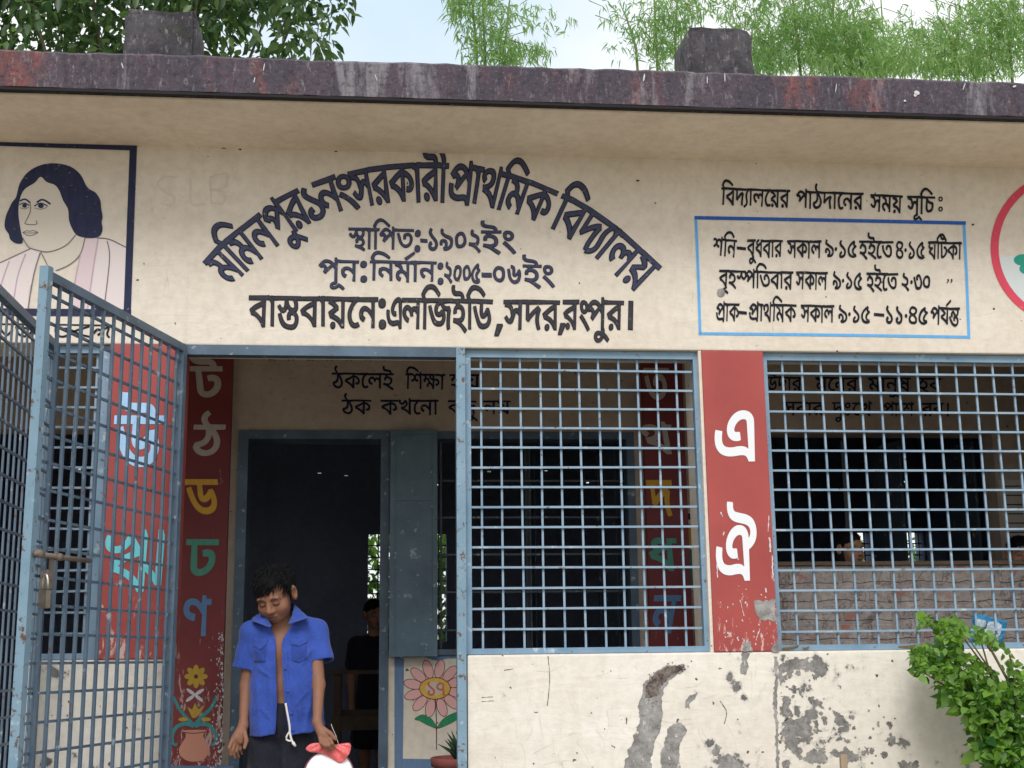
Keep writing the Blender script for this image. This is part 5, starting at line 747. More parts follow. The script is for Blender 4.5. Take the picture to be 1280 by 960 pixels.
for i in range(170):                                              # flaking right-hand edge of the inner pilaster
    y = r9.uniform(790, 960); x = 279.5 - (y - 790) * .006 - abs(r9.gauss(0, 4 + (y - 790) * .02)); s_ = r9.uniform(.4, 1.7)
    if x > 216: flat(T, [jag(ellipse(x, y, s_ * .7, s_ * 1.1, 6, rot=r9.uniform(-40, 40)), .3, 9, i)], IY_ - .05, .0038 + i * 1e-6)
T_edge = T
# ------------------------------------------------------------------ grilles of the front
def grille(x0, x1, z0, z1, xs, zs, Y, label=None):
    gr = MB(); gr.box(x0, x1, Y - .018, Y + .018, z1 - .03, z1); gr.box(x0, x1, Y - .018, Y + .018, z0, z0 + .022)
    gr.box(x0, x0 + .024, Y - .0175, Y + .0175, z0 + .022, z1 - .03); gr.box(x1 - .017, x1, Y - .0175, Y + .0175, z0 + .022, z1 - .03)
    o = gr.build('window_grille', 'blue_paint', school)
    r_ = random.Random(int(x0 * 100)); bb = MB()
    for x in xs:
        j = r_.uniform(-.0028, .0028); bb.bar((x + j, Y + .006, z0 + .02), (x - j, Y + .006, z1 - .028), .0041, .0041)
    for z in zs:
        j = r_.uniform(-.002, .002); bb.bar((x0 + .02, Y - .0065, z + j), (x1 - .022, Y - .0065, z - j), .0042, .0042)
    bb.build('bars', 'blue_bar', o); return o
def seq(a, step, lo, hi): 
    k0 = math.ceil((lo - a) / step); o = []
    while a + k0 * step < hi: o.append(a + k0 * step); k0 += 1
    return o
GY = .045
xm = P(601, 445, GY).x; zm = P(660, 463.2, GY).z
grille(.332, 1.284, ZW + .002, ZH - .002, seq(xm, (P(844.5, 446, GY).x - xm) / 10, .37, 1.25), seq(P(725, 463.8, GY).z, (P(725, 463.8, GY).z - P(725, 786, GY).z) / 13, .91, 2.04), GY)
xr_ = P(977.5, 446, GY).x; zr_ = P(1100, 468.2, GY).z
grille(1.553, 3.2, ZW + .002, ZH - .002, seq(xr_, (P(1264.2, 449, GY).x - xr_) / 12, 1.60, 3.16), seq(zr_, (zr_ - P(1100, 788.6, GY).z) / 13, .91, 2.04), GY)
zl_ = P(100, 460.3, GY).z
grille(-1.30, -1.054, ZW + .002, ZH - .002, seq(-1.262, .0775, -1.29, -1.09), seq(zl_, .0785, .91, 2.04), GY)
g2 = MB(); g2.box(-1.092, -1.056, GY - .022, GY + .03, ZW + .002, ZH - .03); g2.build('window_post', 'blue_paint', school)
df = MB(); df.box(-1.324, -1.301, .0, .10, ZW, ZH - .001); df.build('door_post', 'blue_gate', school)
for a_, b_ in ((XL, -2.25), (3.2, XR)): w2_ = MB(); w2_.box(a_, b_, .02, .25, ZW, ZH); w2_.build('facade_wall', 'cream_wall', school)
# door frame of the front: post and lintel bar
df = MB(); df.box(.296, .331, -.012, .05, -.0, ZH - .001); dfo = df.build('door_post', 'blue_post', school)
df = MB(); df.box(-.775, .296, -.004, .05, 2.038, ZH - .001); df.build('door_lintel', 'jamb_blue', school)
df = MB(); df.box(-.800, -.770, -.022, .028, 0, 2.037); df.build('door_post', 'blue_gate', school)
# ------------------------------------------------------------------ inner wall of the veranda
IY = 1.55
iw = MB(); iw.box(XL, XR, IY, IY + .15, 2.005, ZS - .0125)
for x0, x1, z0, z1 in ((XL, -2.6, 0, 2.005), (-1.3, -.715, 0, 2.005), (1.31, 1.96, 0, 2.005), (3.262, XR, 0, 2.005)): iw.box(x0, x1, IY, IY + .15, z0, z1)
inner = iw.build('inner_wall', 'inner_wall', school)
iw = MB(); iw.box(.045, 1.31, IY - .001, IY + .15, 0, .878); il = iw.build('inner_low_wall', 'inner_low', school)
iw = MB(); iw.box(1.96, 3.262, IY + .005, IY + .15, 0, 1.2); iw.build('inner_wall', 'inner_wall', school)
QY = .80; qx = P(925, 760, QY).x; qz = P(1120, 706.5, QY).z
iw = MB(); iw.box(qx, XR - .2, QY, QY + .11, 0, qz, bev=.006); bp = iw.build('brick_parapet', 'rough_brick', school)
iw = MB(); iw.box(qx, XR - .2, QY - .012, QY + .12, qz + .001, qz + .018); iw.build('coping_board', 'wood', bp)
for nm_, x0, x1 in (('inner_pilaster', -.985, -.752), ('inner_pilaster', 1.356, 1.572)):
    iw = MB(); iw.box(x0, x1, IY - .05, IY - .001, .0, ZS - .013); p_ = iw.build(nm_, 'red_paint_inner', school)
    PY = IY - .05
    def bt(T_, s, x0_, y0_, x1_, y1_, Y_, b_, o_, mi=0, skew=0):
        q_ = MB(); boxtext(q_, s, x0_, y0_, x1_, y1_, Y_, b_, o_, 0, 1, skew); q_.build('lettering', ['letter_grey', 'letter_yellow', 'letter_green', 'letter_blue'][mi], p_)
    if x0 < 0:
        bt(None, 'ট', 238, 440, 279, 497, PY, 26, .002, 0, skew=-6); bt(None, 'ঠ', 241, 513, 281, 570, PY, 24, .002, 0, skew=8); bt(None, 'ড', 232, 599, 274, 643, PY, 24, .002, 1, skew=-4)
        bt(None, 'ঢ', 232, 674, 273, 720, PY, 24, .002, 2, skew=2); bt(None, 'ণ', 229, 744, 264, 795, PY, 24, .002, 3, skew=2)
    else:
        bt(None, 'ত', 804, 460, 836, 500, PY, 24, .002, 0); bt(None, 'থ', 803, 527, 842, 568, PY, 24, .002, 0, skew=-8); bt(None, 'দ', 810, 600, 842, 646, PY, 24, .002, 1, skew=-6)
        bt(None, 'ধ', 811, 672, 847, 714, PY, 24, .002, 2, skew=-4); bt(None, 'ন', 814, 744, 848, 792, PY, 24, .002, 3, skew=8)
    if x0 < 0:
        Zv = lambda l: [(190 + x / 6.855, 820 + y / 6.855) for x, y in l]
        T = MB()
        for s_, o_ in (([(360, 600), (310, 545), (240, 460), (185, 350)], .0018), ([(360, 600), (420, 530), (510, 440), (555, 340)], .0020), ([(360, 600), (290, 580), (210, 610), (175, 680), (180, 745), (215, 765)], .0022), ([(370, 600), (440, 580), (510, 610), (550, 680), (545, 740), (510, 765)], .0024)):
            flat(T, [stroke(Zv(s_), 5.2, 3.6)], PY, o_, 0)
        flat(T, [smoothcurve(Zv([(270, 637), (455, 633), (452, 655), (440, 690), (478, 765), (487, 825), (445, 885), (360, 906), (285, 888), (238, 840), (234, 790), (262, 740), (290, 690), (284, 658)]), 4, True)], PY, .0028, 1)
        flat(T, [stroke(Zv([(272, 655), (360, 662), (452, 652)]), 1)], PY, .0034, 4)
        flat(T, [Zv([(300, 432), (345, 460), (370, 400), (395, 460), (450, 420), (412, 490), (375, 530), (345, 530)])], PY, .0030, 2)
        for cx in (268, 465): flat(T, [ellipse(*Zv([(cx, 543)])[0], 6, 2.6, 14)], PY, .0031, 2)
        for a in range(8): flat(T, [ellipse(*Zv([(378 + 58 * math.cos(a * .785), 175 + 58 * math.sin(a * .785))])[0], 6.2, 3.6, 14, rot=a * 45)], PY, .0020 + a * .0001, 2)
        flat(T, [ellipse(*Zv([(378, 176)])[0], 2.6, 2.6, 12)], PY, .0036, 4)
        for tx, ty in ((300, 283), (447, 283), (288, 392), (432, 386)):
            c_ = Zv([((368 + tx) / 2, (333 + ty) / 2)])[0]; flat(T, [ellipse(c_[0], c_[1], 6.8, 2.2, 14, rot=math.degrees(math.atan2(ty - 333, tx - 368)))], PY, .0020 + abs(tx - 300) * 2e-6, 3)
        T_edge.build('worn_spot', 'chalk_pale', p_)
        T.build('flowerpot_mural', ['vine_teal', 'pot_pink', 'petal_yellow', 'petal_white', 'brown_line'], p_)
        T = MB(); flat(T, [[(205, 957), (292, 957), (292, 1090), (205, 1090)]], PY, .0015); T.build('skirting_band', 'band_blue', p_)
# inner lettering and border of little stars
T = (inner, 'ink_inner'); k = 12
for s, xa, ya, xb, yb, h in (('ঠকেলই', 415, 466, 492, 467, 19), ('িশক্ষা', 507, 467, 556, 468, 19), ('হয়', 562, 468, 601, 468, 19), ('ঠক', 427, 500, 464, 500, 18), ('কখেনা', 476, 500, 548, 500, 18.5), ('বন্ধু', 560, 500.5, 595, 501, 18), ('নয়', 604, 501, 638, 501, 17),
        ('উদার', 957, 471, 1002, 471.5, 17), ('মেনর', 1019, 471.5, 1072, 472, 17), ('মানুষ', 1085, 472, 1138, 472.5, 17), ('হব', 1148, 472.5, 1176, 473, 17), ('সবার', 978, 502.5, 1030, 503, 16.5), ('দুঃেখ', 1040, 503, 1090, 503.5, 16.5), ('পােশ', 1104, 503.5, 1142, 504, 16.5), ('রব।', 1152, 504, 1188, 504, 16)):
    text(T, s, xa, ya, xb, yb, h, IY, k, .002)
T = MB()
for i, px in enumerate(list(range(340, 800, 24)) + list(range(880, 1290, 24))):
    st_ = []
    for a in range(10):
        r_ = 6.5 if a % 2 == 0 else 3; st_.append((px + r_ * math.sin(a * .628), 445.5 + px * .003 - r_ * .9 * math.cos(a * .628)))
    flat(T, [st_], IY, .0018); flat(T, [ellipse(px + 12, 444.5 + px * .003, 1.6, 1.6, 8)], IY, .0018)
T.build('star_border', 'ink_inner', inner)
# painted surrounds of the doorway and the flower panel
T = MB()
for a in ([(493, 818), (505, 824), (503.5, 950), (493, 1000)], [(493, 948), (600, 950), (700, 952), (700, 1090), (493, 1090)], [(503, 816), (700, 816), (700, 822), (560, 823), (545, 826), (530, 821), (503, 822)]): flat(T, [a], IY, .0025 + .0003 * (len(a) % 4))
T.build('painted_band', 'band_blue', il)
T = MB(); FC = (543.7, 860.5)
for i in range(12):
    a = i * 30 + 12; e = [(FC[0] + 28 * math.cos(rad(a)) * 1.0, FC[1] + 25 * math.sin(rad(a)))]
    flat(T, [ellipse(e[0][0], e[0][1], 12.2, 6.4, 20, rot=a)], IY, .002 + i * 2e-5, 4); flat(T, [ellipse(e[0][0], e[0][1], 11.3, 5.6, 20, rot=a)], IY, .003 + i * 2e-5, 0)
flat(T, [ellipse(*FC, 19.8, 14, 30)], IY, .0040, 4); flat(T, [ellipse(*FC, 18.8, 13, 30)], IY, .0044, 1); flat(T, [ellipse(*FC, 12, 8.5, 30)], IY, .0047, 5)
flat(T, [stroke([(544.5, 874), (545.5, 905), (545.5, 937)], 1.2)], IY, .0026, 4)
Zf = lambda l: [(480 + x / 6, 800 + y / 6) for x, y in l]
for l in ([(233, 595), (262, 572), (300, 564), (350, 588), (395, 657), (330, 637), (270, 608)], [(403, 657), (440, 597), (500, 560), (560, 545), (555, 588), (480, 632)]):
    flat(T, [smoothcurve([(x + (x - np.mean(np.array(Zf(l))[:, 0])) * .07, y + (y - np.mean(np.array(Zf(l))[:, 1])) * .12) for x, y in Zf(l)], 4, True)], IY, .0024, 4); flat(T, [smoothcurve(Zf(l), 4, True)], IY, .0030, 2)
text(T, '১', 531, 852.5, 546, 852.5, 17, IY, 8, .0052, 3); text(T, '৭', 544, 853, 558, 853, 17, IY, 8, .0052, 3)
T.build('flower_mural', ['pink_petal', 'flower_yellow', 'leaf_paint', 'numeral_red', 'brown_line', 'chalk'], il)
# doorway frame, window frame, shutters
df = MB(); df.box(-.715, -.665, IY - .02, IY + .16, 0, 2.0); df.box(-.665, .0, IY - .02, IY + .16, 1.96, 2.004); df.box(.0, .045, IY - .02, IY + .16, 0, 2.004); df.build('door_frame', 'jamb_blue', school)
wf = MB(); wf.box(.0452, 1.31, IY - .01, IY + .14, 1.965, 2.004); wf.box(.0452, 1.31, IY - .02, IY + .14, .8785, .905); wf.box(1.27, 1.31, IY - .01, IY + .14, .905, 1.965); wfr = wf.build('window_frame', 'jamb_blue', school)
wb = MB()
for x in seq(.10, .105, .07, 1.26): wb.bar((x, IY + .08, .905), (x, IY + .08, 1.965), .005, .005)
for z in seq(1.0, .19, .93, 1.95): wb.bar((.05, IY + .09, z), (1.27, IY + .09, z), .005, .005)
wb.build('bars', 'dark_steel', wfr)
sh = MB(); x0, x1, z0, z1 = .048, .285, .872, 2.0; Y0 = IY - .065
sh.box(x0, x1, Y0, Y0 + .012, z0, z1)
for a in ((x0, x0 + .024, z0, z1), (x1 - .024, x1, z0, z1)): sh.box(a[0], a[1], Y0 - .008, Y0 - .0002, a[2], a[3])
for zz in (z0, 1.64, z1 - .024): sh.box(x0 + .024, x1 - .024, Y0 - .0078, Y0 - .0002, zz, zz + .024)
sh.build('window_shutter', 'shutter_blue', school)
for x, a in ((.80, 78), (1.22, 100)):
    sh = MB(); d = Vector((math.cos(rad(a)), math.sin(rad(a)), 0)); c = Vector((x, IY + .30, 1.43)); sh.obox(c, d * .15, Vector((-d.y, d.x, 0)) * .008, Vector((0, 0, .52)))
    for e in (-1, 1): sh.obox(c + d * .138 * e, d * .012, Vector((-d.y, d.x, 0)) * .014, Vector((0, 0, .5202)))
    sh.build('window_shutter', 'dark_steel', school)
for x, a in ((2.55, 70), (2.78, 105), (3.22, 95)):
    sh = MB(); d = Vector((math.cos(rad(a)), math.sin(rad(a)), 0)); c = Vector((x, IY + .33, 1.67)); sh.obox(c, d * .15, Vector((-d.y, d.x, 0)) * .008, Vector((0, 0, .325)))
    sh.build('window_shutter', 'dark_steel', school)
# ------------------------------------------------------------------ classroom
rm = MB(); BY = 6.0
wins = [(-.10, .56, 1.0, 1.91), (1.96, 2.09, .92, 1.91), (3.2, 3.34, 1.0, 1.91), (4.13, 4.27, 1.0, 1.91), (4.54, 4.74, 1.0, 1.91), (-2.2, -1.9, 1.0, 1.9)]
xs_ = sorted(wins); px_ = XL
for a, b, c, d in xs_:
    rm.box(px_, a, BY, BY + .2, 0, 2.27); rm.box(a, b, BY, BY + .2, 0, c); rm.box(a, b, BY, BY + .2, d, 2.27); px_ = b
rm.box(px_, XR, BY, BY + .2, 0, 2.27); rm.box(XL, XR, BY, BY + .2, 2.47, ZS)
rm.box(XL, XL + .15, .25, BY, 0, ZS - .0125); rm.box(XR - .15, XR, .25, BY, 0, ZS - .0125)
rm.build('classroom_wall', 'room_wall', school)
vb = MB(); r_ = random.Random(11); x = XL
while x < XR:                                                     # perforated ventilation course, mostly choked
    w_ = .045
    if r_.random() < (.17 if (-.4 < x < 1.1) else .07):
        zc = 2.27 + r_.uniform(.03, .17); hh = r_.uniform(.004, .011)
        vb.box(x, x + w_, BY, BY + .06, 2.27, zc - hh); vb.box(x, x + w_, BY, BY + .06, zc + hh, 2.47)
        vb.box(x, x + w_ * .3, BY + .0005, BY + .0595, zc - hh, zc + hh)
    else: vb.box(x, x + w_, BY, BY + .06, 2.27, 2.47)
    x += w_
vb.build('ventilation_course', 'room_wall', school)
for a, b, c, d in wins:
    bb = MB()
    for x in seq(a, .085, a + .01, b - .01): bb.bar((x, BY + .05, c), (x, BY + .05, d), .005, .005)
    for z in seq(c, .1, c + .02, d): bb.bar((a, BY + .06, z), (b, BY + .06, z), .005, .005)
    bb.build('window_grille', 'dark_steel', school)
cr_ = MB()
for y0 in (2.9, 4.4): cr_.box(XL + .15, XR - .15, y0, y0 + .2, 2.62, ZS - .002)
cr_.build('ceiling_beam', 'room_wall', school)
# ------------------------------------------------------------------ gates
def gate(name, label, hinge, azi, width, pv, zrow, prow, seed, post='blue_post', bw=.0050, hs=1):
    gt = thing(name, label, 'gate', (hinge[0], hinge[1], 0), 'blue barred gate leaves'); d = Vector((math.sin(azi), -math.cos(azi), 0)); nn = Vector((-d.y, d.x, 0)); h = Vector((hinge[0], hinge[1], 0))
    pt = lambda u, z, o=0: h + d * u + nn * o + Vector((0, 0, z))
    z0, z1 = .03, 2.068
    f = MB(); f.bar(pt(.015, z0), pt(.015, z1), .015, .015, up=nn); f.bar(pt(.03, z1 - .016), pt(width - .03, z1 - .016), .015, .014, up=nn); f.bar(pt(.03, z0 + .016), pt(width - .03, z0 + .016), .015, .014, up=nn)
    f.build('gate_frame', 'blue_gate', gt)
    f = MB(); f.bar(pt(width - .015, z0 - .01), pt(width - .015, z1 + .012), .015, .015, up=nn); f.build('gate_post', post, gt)
    b = MB(); r_ = random.Random(seed); u = pv
    while u < width - .05:
        j = r_.uniform(-.0015, .0015); b.bar(pt(u + j, z0 + .03, .006 * hs), pt(u - j, z1 - .03, .006 * hs), bw, bw, up=nn); u += pv
    for z in seq(zrow, prow, z0 + .05, z1 - .05): b.bar(pt(.03, z + r_.uniform(-.001, .001), -.005 * hs), pt(width - .03, z - r_.uniform(-.002, .002), -.005 * hs), .0042, .0042, up=nn)
    b.build('bars', 'blue_gate', gt)
    hg = MB()
    for z in (.4, 1.1, 1.8): hg.tube([pt(-.004, z - .04), pt(-.004, z + .04)], .011, 10)
    hg.build('hinge', 'rusty_iron', gt)
    return gt, pt, nn, d
GA, ptA, nA, dA = gate('metal_gate', 'blue barred gate leaf with a hanging padlock, swung out beside the doorway and the boy', (-.767, -.03), rad(-15.9), 1.046, .0735, .86, .0875, 1)
GB, ptB, nB, dB = gate('metal_gate', 'blue barred gate leaf at the far left edge, behind the padlocked leaf', (-1.250, -.03), rad(0.2), 1.15, .066, .86, .0875, 2, 'blue_gate', .0036, -1)
nv = nA if nA.x > 0 else -nA; sgn = 1 if nA.x > 0 else -1
# bolt, staple and hasp of the padlocked leaf
def onA(px, py, off):                                             # point of gate A's plane seen at a pixel
    dd = _r * ((px - 640) / FPX) - _u * ((py - 480) / FPX) + _f; o = ptA(0, 0, 0) + nv * off
    return CAM + dd * ((o - CAM).dot(nv) / dd.dot(nv))
bo = MB(); bo.tube([onA(44, 692, .026), onA(78, 697, .026), onA(112, 701, .026)], .008, 12); bo.tube([onA(46, 692, .026), onA(52, 692.8, .026)], .0125, 12)
bo.tube([onA(70, 695.5, .026), onA(76, 696.5, .026)], .012, 12); bo.build('slide_bolt', 'rusty_iron', GA)
a, b = onA(50, 716, .020), onA(65, 733, .020); ha = MB(); ha.obox((a + b) / 2, dA * .028, nv * .004, Vector((0, 0, .028)))
ha.obox(onA(64, 712, .018), dA * .011, nv * .003, Vector((0, 0, .05))); ha.build('hasp', 'rusty_iron', GA)
pc = onA(55.5, 749, .045); pl = thing('padlock', 'small worn brass padlock hanging closed from the hasp of the open gate leaf', 'padlock', tuple(pc))
bd = MB(); bm = bmesh.new(); bmesh.ops.create_cube(bm, size=1); bmesh.ops.bevel(bm, geom=bm.edges[:], offset=.04, segments=2, affect='EDGES')
dl = Vector((.75, -.66, 0)).normalized(); dn_ = Vector((-dl.y, dl.x, 0))
bd.frombm(bm, 0, False, Matrix.Translation(pc) @ Matrix((dl * .038, dn_ * .018, Vector((0, 0, .054)))).transposed().to_4x4()); bd.build('lock_body', 'padlock_body', pl)
sk = MB(); sk.tube([pc + dl * .013 * math.cos(t) * 1.0 + Vector((0, 0, .028 + max(0, .034 * math.sin(t)) + (.012 if 0 < t < 3.14 else 0))) for t in np.linspace(0, math.pi, 15)], .0045, 10); sk.build('shackle', 'steel', pl)
# ------------------------------------------------------------------ smooth bodies: signed distances on a grid, meshed with surface nets
def A3(v): return np.array([v[0], v[1], v[2]], np.float32)
class Field:
    def __init__(s, lo, hi, res):
        s.lo = np.array(lo, np.float32); s.res = res; s.n = np.ceil((np.array(hi) - s.lo) / res).astype(int) + 1
        s.D = np.full(s.n, 1.0, np.float32)
    def sl(s, lo, hi):
        a = np.clip(np.floor((np.array(lo) - s.lo) / s.res).astype(int), 0, s.n); b = np.clip(np.ceil((np.array(hi) - s.lo) / s.res).astype(int) + 1, 0, s.n)
        return a, b
    def put(s, fn, lo, hi, k=.01, op='u'):
        a, b = s.sl(np.array(lo) - k - .02, np.array(hi) + k + .02)
        if np.any(b <= a): return
        ax = [s.lo[i] + s.res * np.arange(a[i], b[i], dtype=np.float32) for i in range(3)]
        X, Y, Z = np.meshgrid(*ax, indexing='ij', copy=False); d = fn(X, Y, Z).astype(np.float32)
        q = s.D[a[0]:b[0], a[1]:b[1], a[2]:b[2]]
        if op == 'u':
            h = np.maximum(k - np.abs(q - d), 0) / max(k, 1e-6); r = np.minimum(q, d) - h * h * k * .25
        elif op == 's':
            h = np.maximum(k - np.abs(q + d), 0) / max(k, 1e-6); r = np.maximum(q, -d) + h * h * k * .25
        s.D[a[0]:b[0], a[1]:b[1], a[2]:b[2]] = r
    def cone(s, a, b, ra, rb, k=.012, op='u', sq=None):
        a = A3(a); b = A3(b); R_ = max(ra, rb)
        ba = b - a; L2 = float(ba @ ba) + 1e-12
        def fn(X, Y, Z):
            px, py, pz = X - a[0], Y - a[1], Z - a[2]
            t = np.clip((px * ba[0] + py * ba[1] + pz * ba[2]) / L2, 0, 1)
            dy = py - t * ba[1]
            if sq: dy = dy / sq
            return np.sqrt((px - t * ba[0]) ** 2 + dy ** 2 + (pz - t * ba[2]) ** 2) - (ra + (rb - ra) * t)
        s.put(fn, np.minimum(a, b) - R_, np.maximum(a, b) + R_, k, op)
    def ell(s, c, r, R=None, k=.012, op='u'):
        c = A3(c); r = np.array(r, np.float32); Rm = np.eye(3, dtype=np.float32) if R is None else R.astype(np.float32); m_ = float(r.max())
        def fn(X, Y, Z):
            px, py, pz = X - c[0], Y - c[1], Z - c[2]
            u = [(px * Rm[0, i] + py * Rm[1, i] + pz * Rm[2, i]) / r[i] for i in range(3)]
            k0 = np.sqrt(u[0] ** 2 + u[1] ** 2 + u[2] ** 2); k1 = np.sqrt((u[0] / r[0]) ** 2 + (u[1] / r[1]) ** 2 + (u[2] / r[2]) ** 2)
            return k0 * (k0 - 1) / np.maximum(k1, 1e-6)
        s.put(fn, c - m_, c + m_, k, op)
    def mesh(s):
        D = s.D; I = D < 0
        n = np.array(D.shape) - 1
        cnt = np.zeros(n, np.uint8)
        for i in (0, 1):
            for j in (0, 1):
                for k in (0, 1): cnt += I[i:n[0] + i, j:n[1] + j, k:n[2] + k]
        act = (cnt > 0) & (cnt < 8); idx = np.argwhere(act); vid = np.full(n, -1, np.int32); vid[act] = np.arange(len(idx))
        acc = np.zeros((len(idx), 3)); num = np.zeros(len(idx))
        cr = [(i, j, k) for i in (0, 1) for j in (0, 1) for k in (0, 1)]
        val = {c: D[idx[:, 0] + c[0], idx[:, 1] + c[1], idx[:, 2] + c[2]] for c in cr}
        for a in cr:
            for ax in range(3):
                if a[ax] == 0:
                    b = list(a); b[ax] = 1; b = tuple(b); va, vb_ = val[a], val[b]; m_ = (va < 0) != (vb_ < 0)
                    t = np.where(m_, va / np.where(m_, va - vb_, 1), 0); p = np.tile(np.array(a, float), (len(idx), 1)); p[:, ax] = t
                    acc += p * m_[:, None]; num += m_
        V = s.lo + s.res * (idx + acc / num[:, None])
        F = []
        for ax in range(3):
            o = [k for k in range(3) if k != ax]; sl0 = [slice(None)] * 3; sl1 = [slice(None)] * 3
            sl0[ax] = slice(0, -1); sl1[ax] = slice(1, None)
            ch = I[tuple(sl0)] != I[tuple(sl1)]; e = np.argwhere(ch)
            e = e[(e[:, o[0]] > 0) & (e[:, o[1]] > 0) & (e[:, o[0]] < n[o[0]]) & (e[:, o[1]] < n[o[1]])]
            if not len(e): continue
            c = []
            for d0, d1 in ((-1, -1), (0, -1), (0, 0), (-1, 0)):
                q = e.copy(); q[:, o[0]] += d0; q[:, o[1]] += d1; c.append(vid[q[:, 0], q[:, 1], q[:, 2]])
            q = np.stack(c, 1); ins = I[e[:, 0], e[:, 1], e[:, 2]]; flip = ins if ax != 1 else ~ins
            q[~flip] = q[~flip][:, ::-1]; F.append(q)
        return V, np.concatenate(F)
def relax(V, F, it=2, lam=.5):
    E = np.unique(np.sort(np.concatenate([F[:, [0, 1]], F[:, [1, 2]], F[:, [2, 3]], F[:, [3, 0]]]), axis=1), axis=0)
    deg = np.bincount(E.ravel(), minlength=len(V))[:, None]
    for _ in range(it):
        S = np.zeros_like(V); np.add.at(S, E[:, 0], V[E[:, 1]]); np.add.at(S, E[:, 1], V[E[:, 0]]); V = V + lam * (S / np.maximum(deg, 1) - V)
    return V
def skinmesh(name, V, F, matname, parent, color=None):
    m_ = MB(); m_.v = [tuple(v) for v in V]; m_.f = F.tolist(); m_.m = [0] * len(F); m_.sm = [True] * len(F)
    o = m_.build(name, matname, parent)
    if color is not None:
        at = o.data.attributes.new('skincol', 'FLOAT_COLOR', 'POINT'); at.data.foreach_set('color', np.concatenate([color, np.ones((len(V), 1))], 1).astype(np.float32).ravel())
    return o
def rotm(yaw, pitch, roll):
    cz, sz, cx, sx, cy, sy = math.cos(yaw), math.sin(yaw), math.cos(pitch), math.sin(pitch), math.cos(roll), math.sin(roll)
    Rz = np.array([[cz, -sz, 0], [sz, cz, 0], [0, 0, 1]]); Rx = np.array([[1, 0, 0], [0, cx, -sx], [0, sx, cx]]); Ry = np.array([[cy, 0, sy], [0, 1, 0], [-sy, 0, cy]])
    return Rz @ Ry @ Rx
def add_head(fd, c, R, s=1.0):
    """head with brow, sockets, closed lids, nose, lips, chin and ears; face towards local -y"""
    c = np.array(c); W = lambda x, y, z: c + R @ (np.array([x, y, z]) * s)
    e = lambda p, r, k=.012, op='u': fd.ell(W(*p), np.array(r) * s, R, k * s, op)
    e((0, .012, .034), (.069, .086, .071)); e((0, -.022, -.022), (.057, .060, .068), .03); e((0, -.048, -.078), (.025, .026, .022), .03); e((0, -.02, -.062), (.046, .05, .034), .025)
    for x in (-1, 1):
        e((x * .036, -.050, -.034), (.027, .028, .028), .02); e((x * .027, -.0765, .017), (.024, .008, .008), .014)
        e((x * .030, -.088, -.004), (.017, .011, .010), .010, 's'); e((x * .029, -.0715, -.006), (.0145, .0125, .0105), .004)
        e((x * .0775, .008, -.006), (.0125, .021, .034), .006); e((x * .085, .000, -.004), (.006, .011, .019), .004, 's')
        e((x * .0115, -.0865, -.036), (.0085, .0095, .008), .006)
    fd.cone(W(0, -.080, .004), W(0, -.0975, -.030), .0075 * s, .0115 * s, .012 * s)
    e((0, -.0805, -.0575), (.0175, .0105, .0062), .009); e((0, -.0785, -.0685), (.0155, .0105, .0072), .009); e((0, -.0900, -.0628), (.021, .0055, .0016), .003, 's')
    return W
def headcolor(V, c, R, s, base, lip, dark, warm):
    L_ = (V - np.array(c)) @ R / s; col = np.tile(np.array(base), (len(V), 1)); x, y, z = L_[:, 0], L_[:, 1], L_[:, 2]; ax = np.abs(x); front = y < -.055
    inh = np.linalg.norm(L_, axis=1) < .135
    def blend(mask, c_): 
        nonlocal col
        col = col * (1 - mask[:, None]) + np.array(c_) * mask[:, None]
    g = lambda v: np.exp(-v)
    blend(inh * front * g(((ax - .034) / .02) ** 2 + ((z + .03) / .02) ** 2) * .35, warm); blend(inh * g((x / .018) ** 2 + ((z + .03) / .014) ** 2) * front * .4, warm)
    blend(inh * front * (((ax / .0195) ** 2 + ((z + .0635) / .0105) ** 2) < 1) * .85, lip); blend(inh * front * g(((z + .0635) / .0016) ** 2) * (ax < .021) * .8, dark)
    lash = inh * front * (np.abs(ax - .029) < .0135) * g(((z + .0125 - .25 * (ax - .029) ** 2 / .014) / .0028) ** 2); blend(lash * .92, dark)
    blend(inh * front * (np.abs(ax - .029) < .016) * g(((z + .003) / .006) ** 2) * .25, dark)
    brow = inh * front * (np.abs(ax - .031) < .018) * g(((z - .0185 + .9 * (ax - .028) ** 2 / .02) / .0035) ** 2); blend(brow * .88, dark)
    blend(inh * front * (np.abs(ax - .0065) < .0035) * (np.abs(z + .0425) < .0028) * (y < -.08) * .8, dark)
    return col
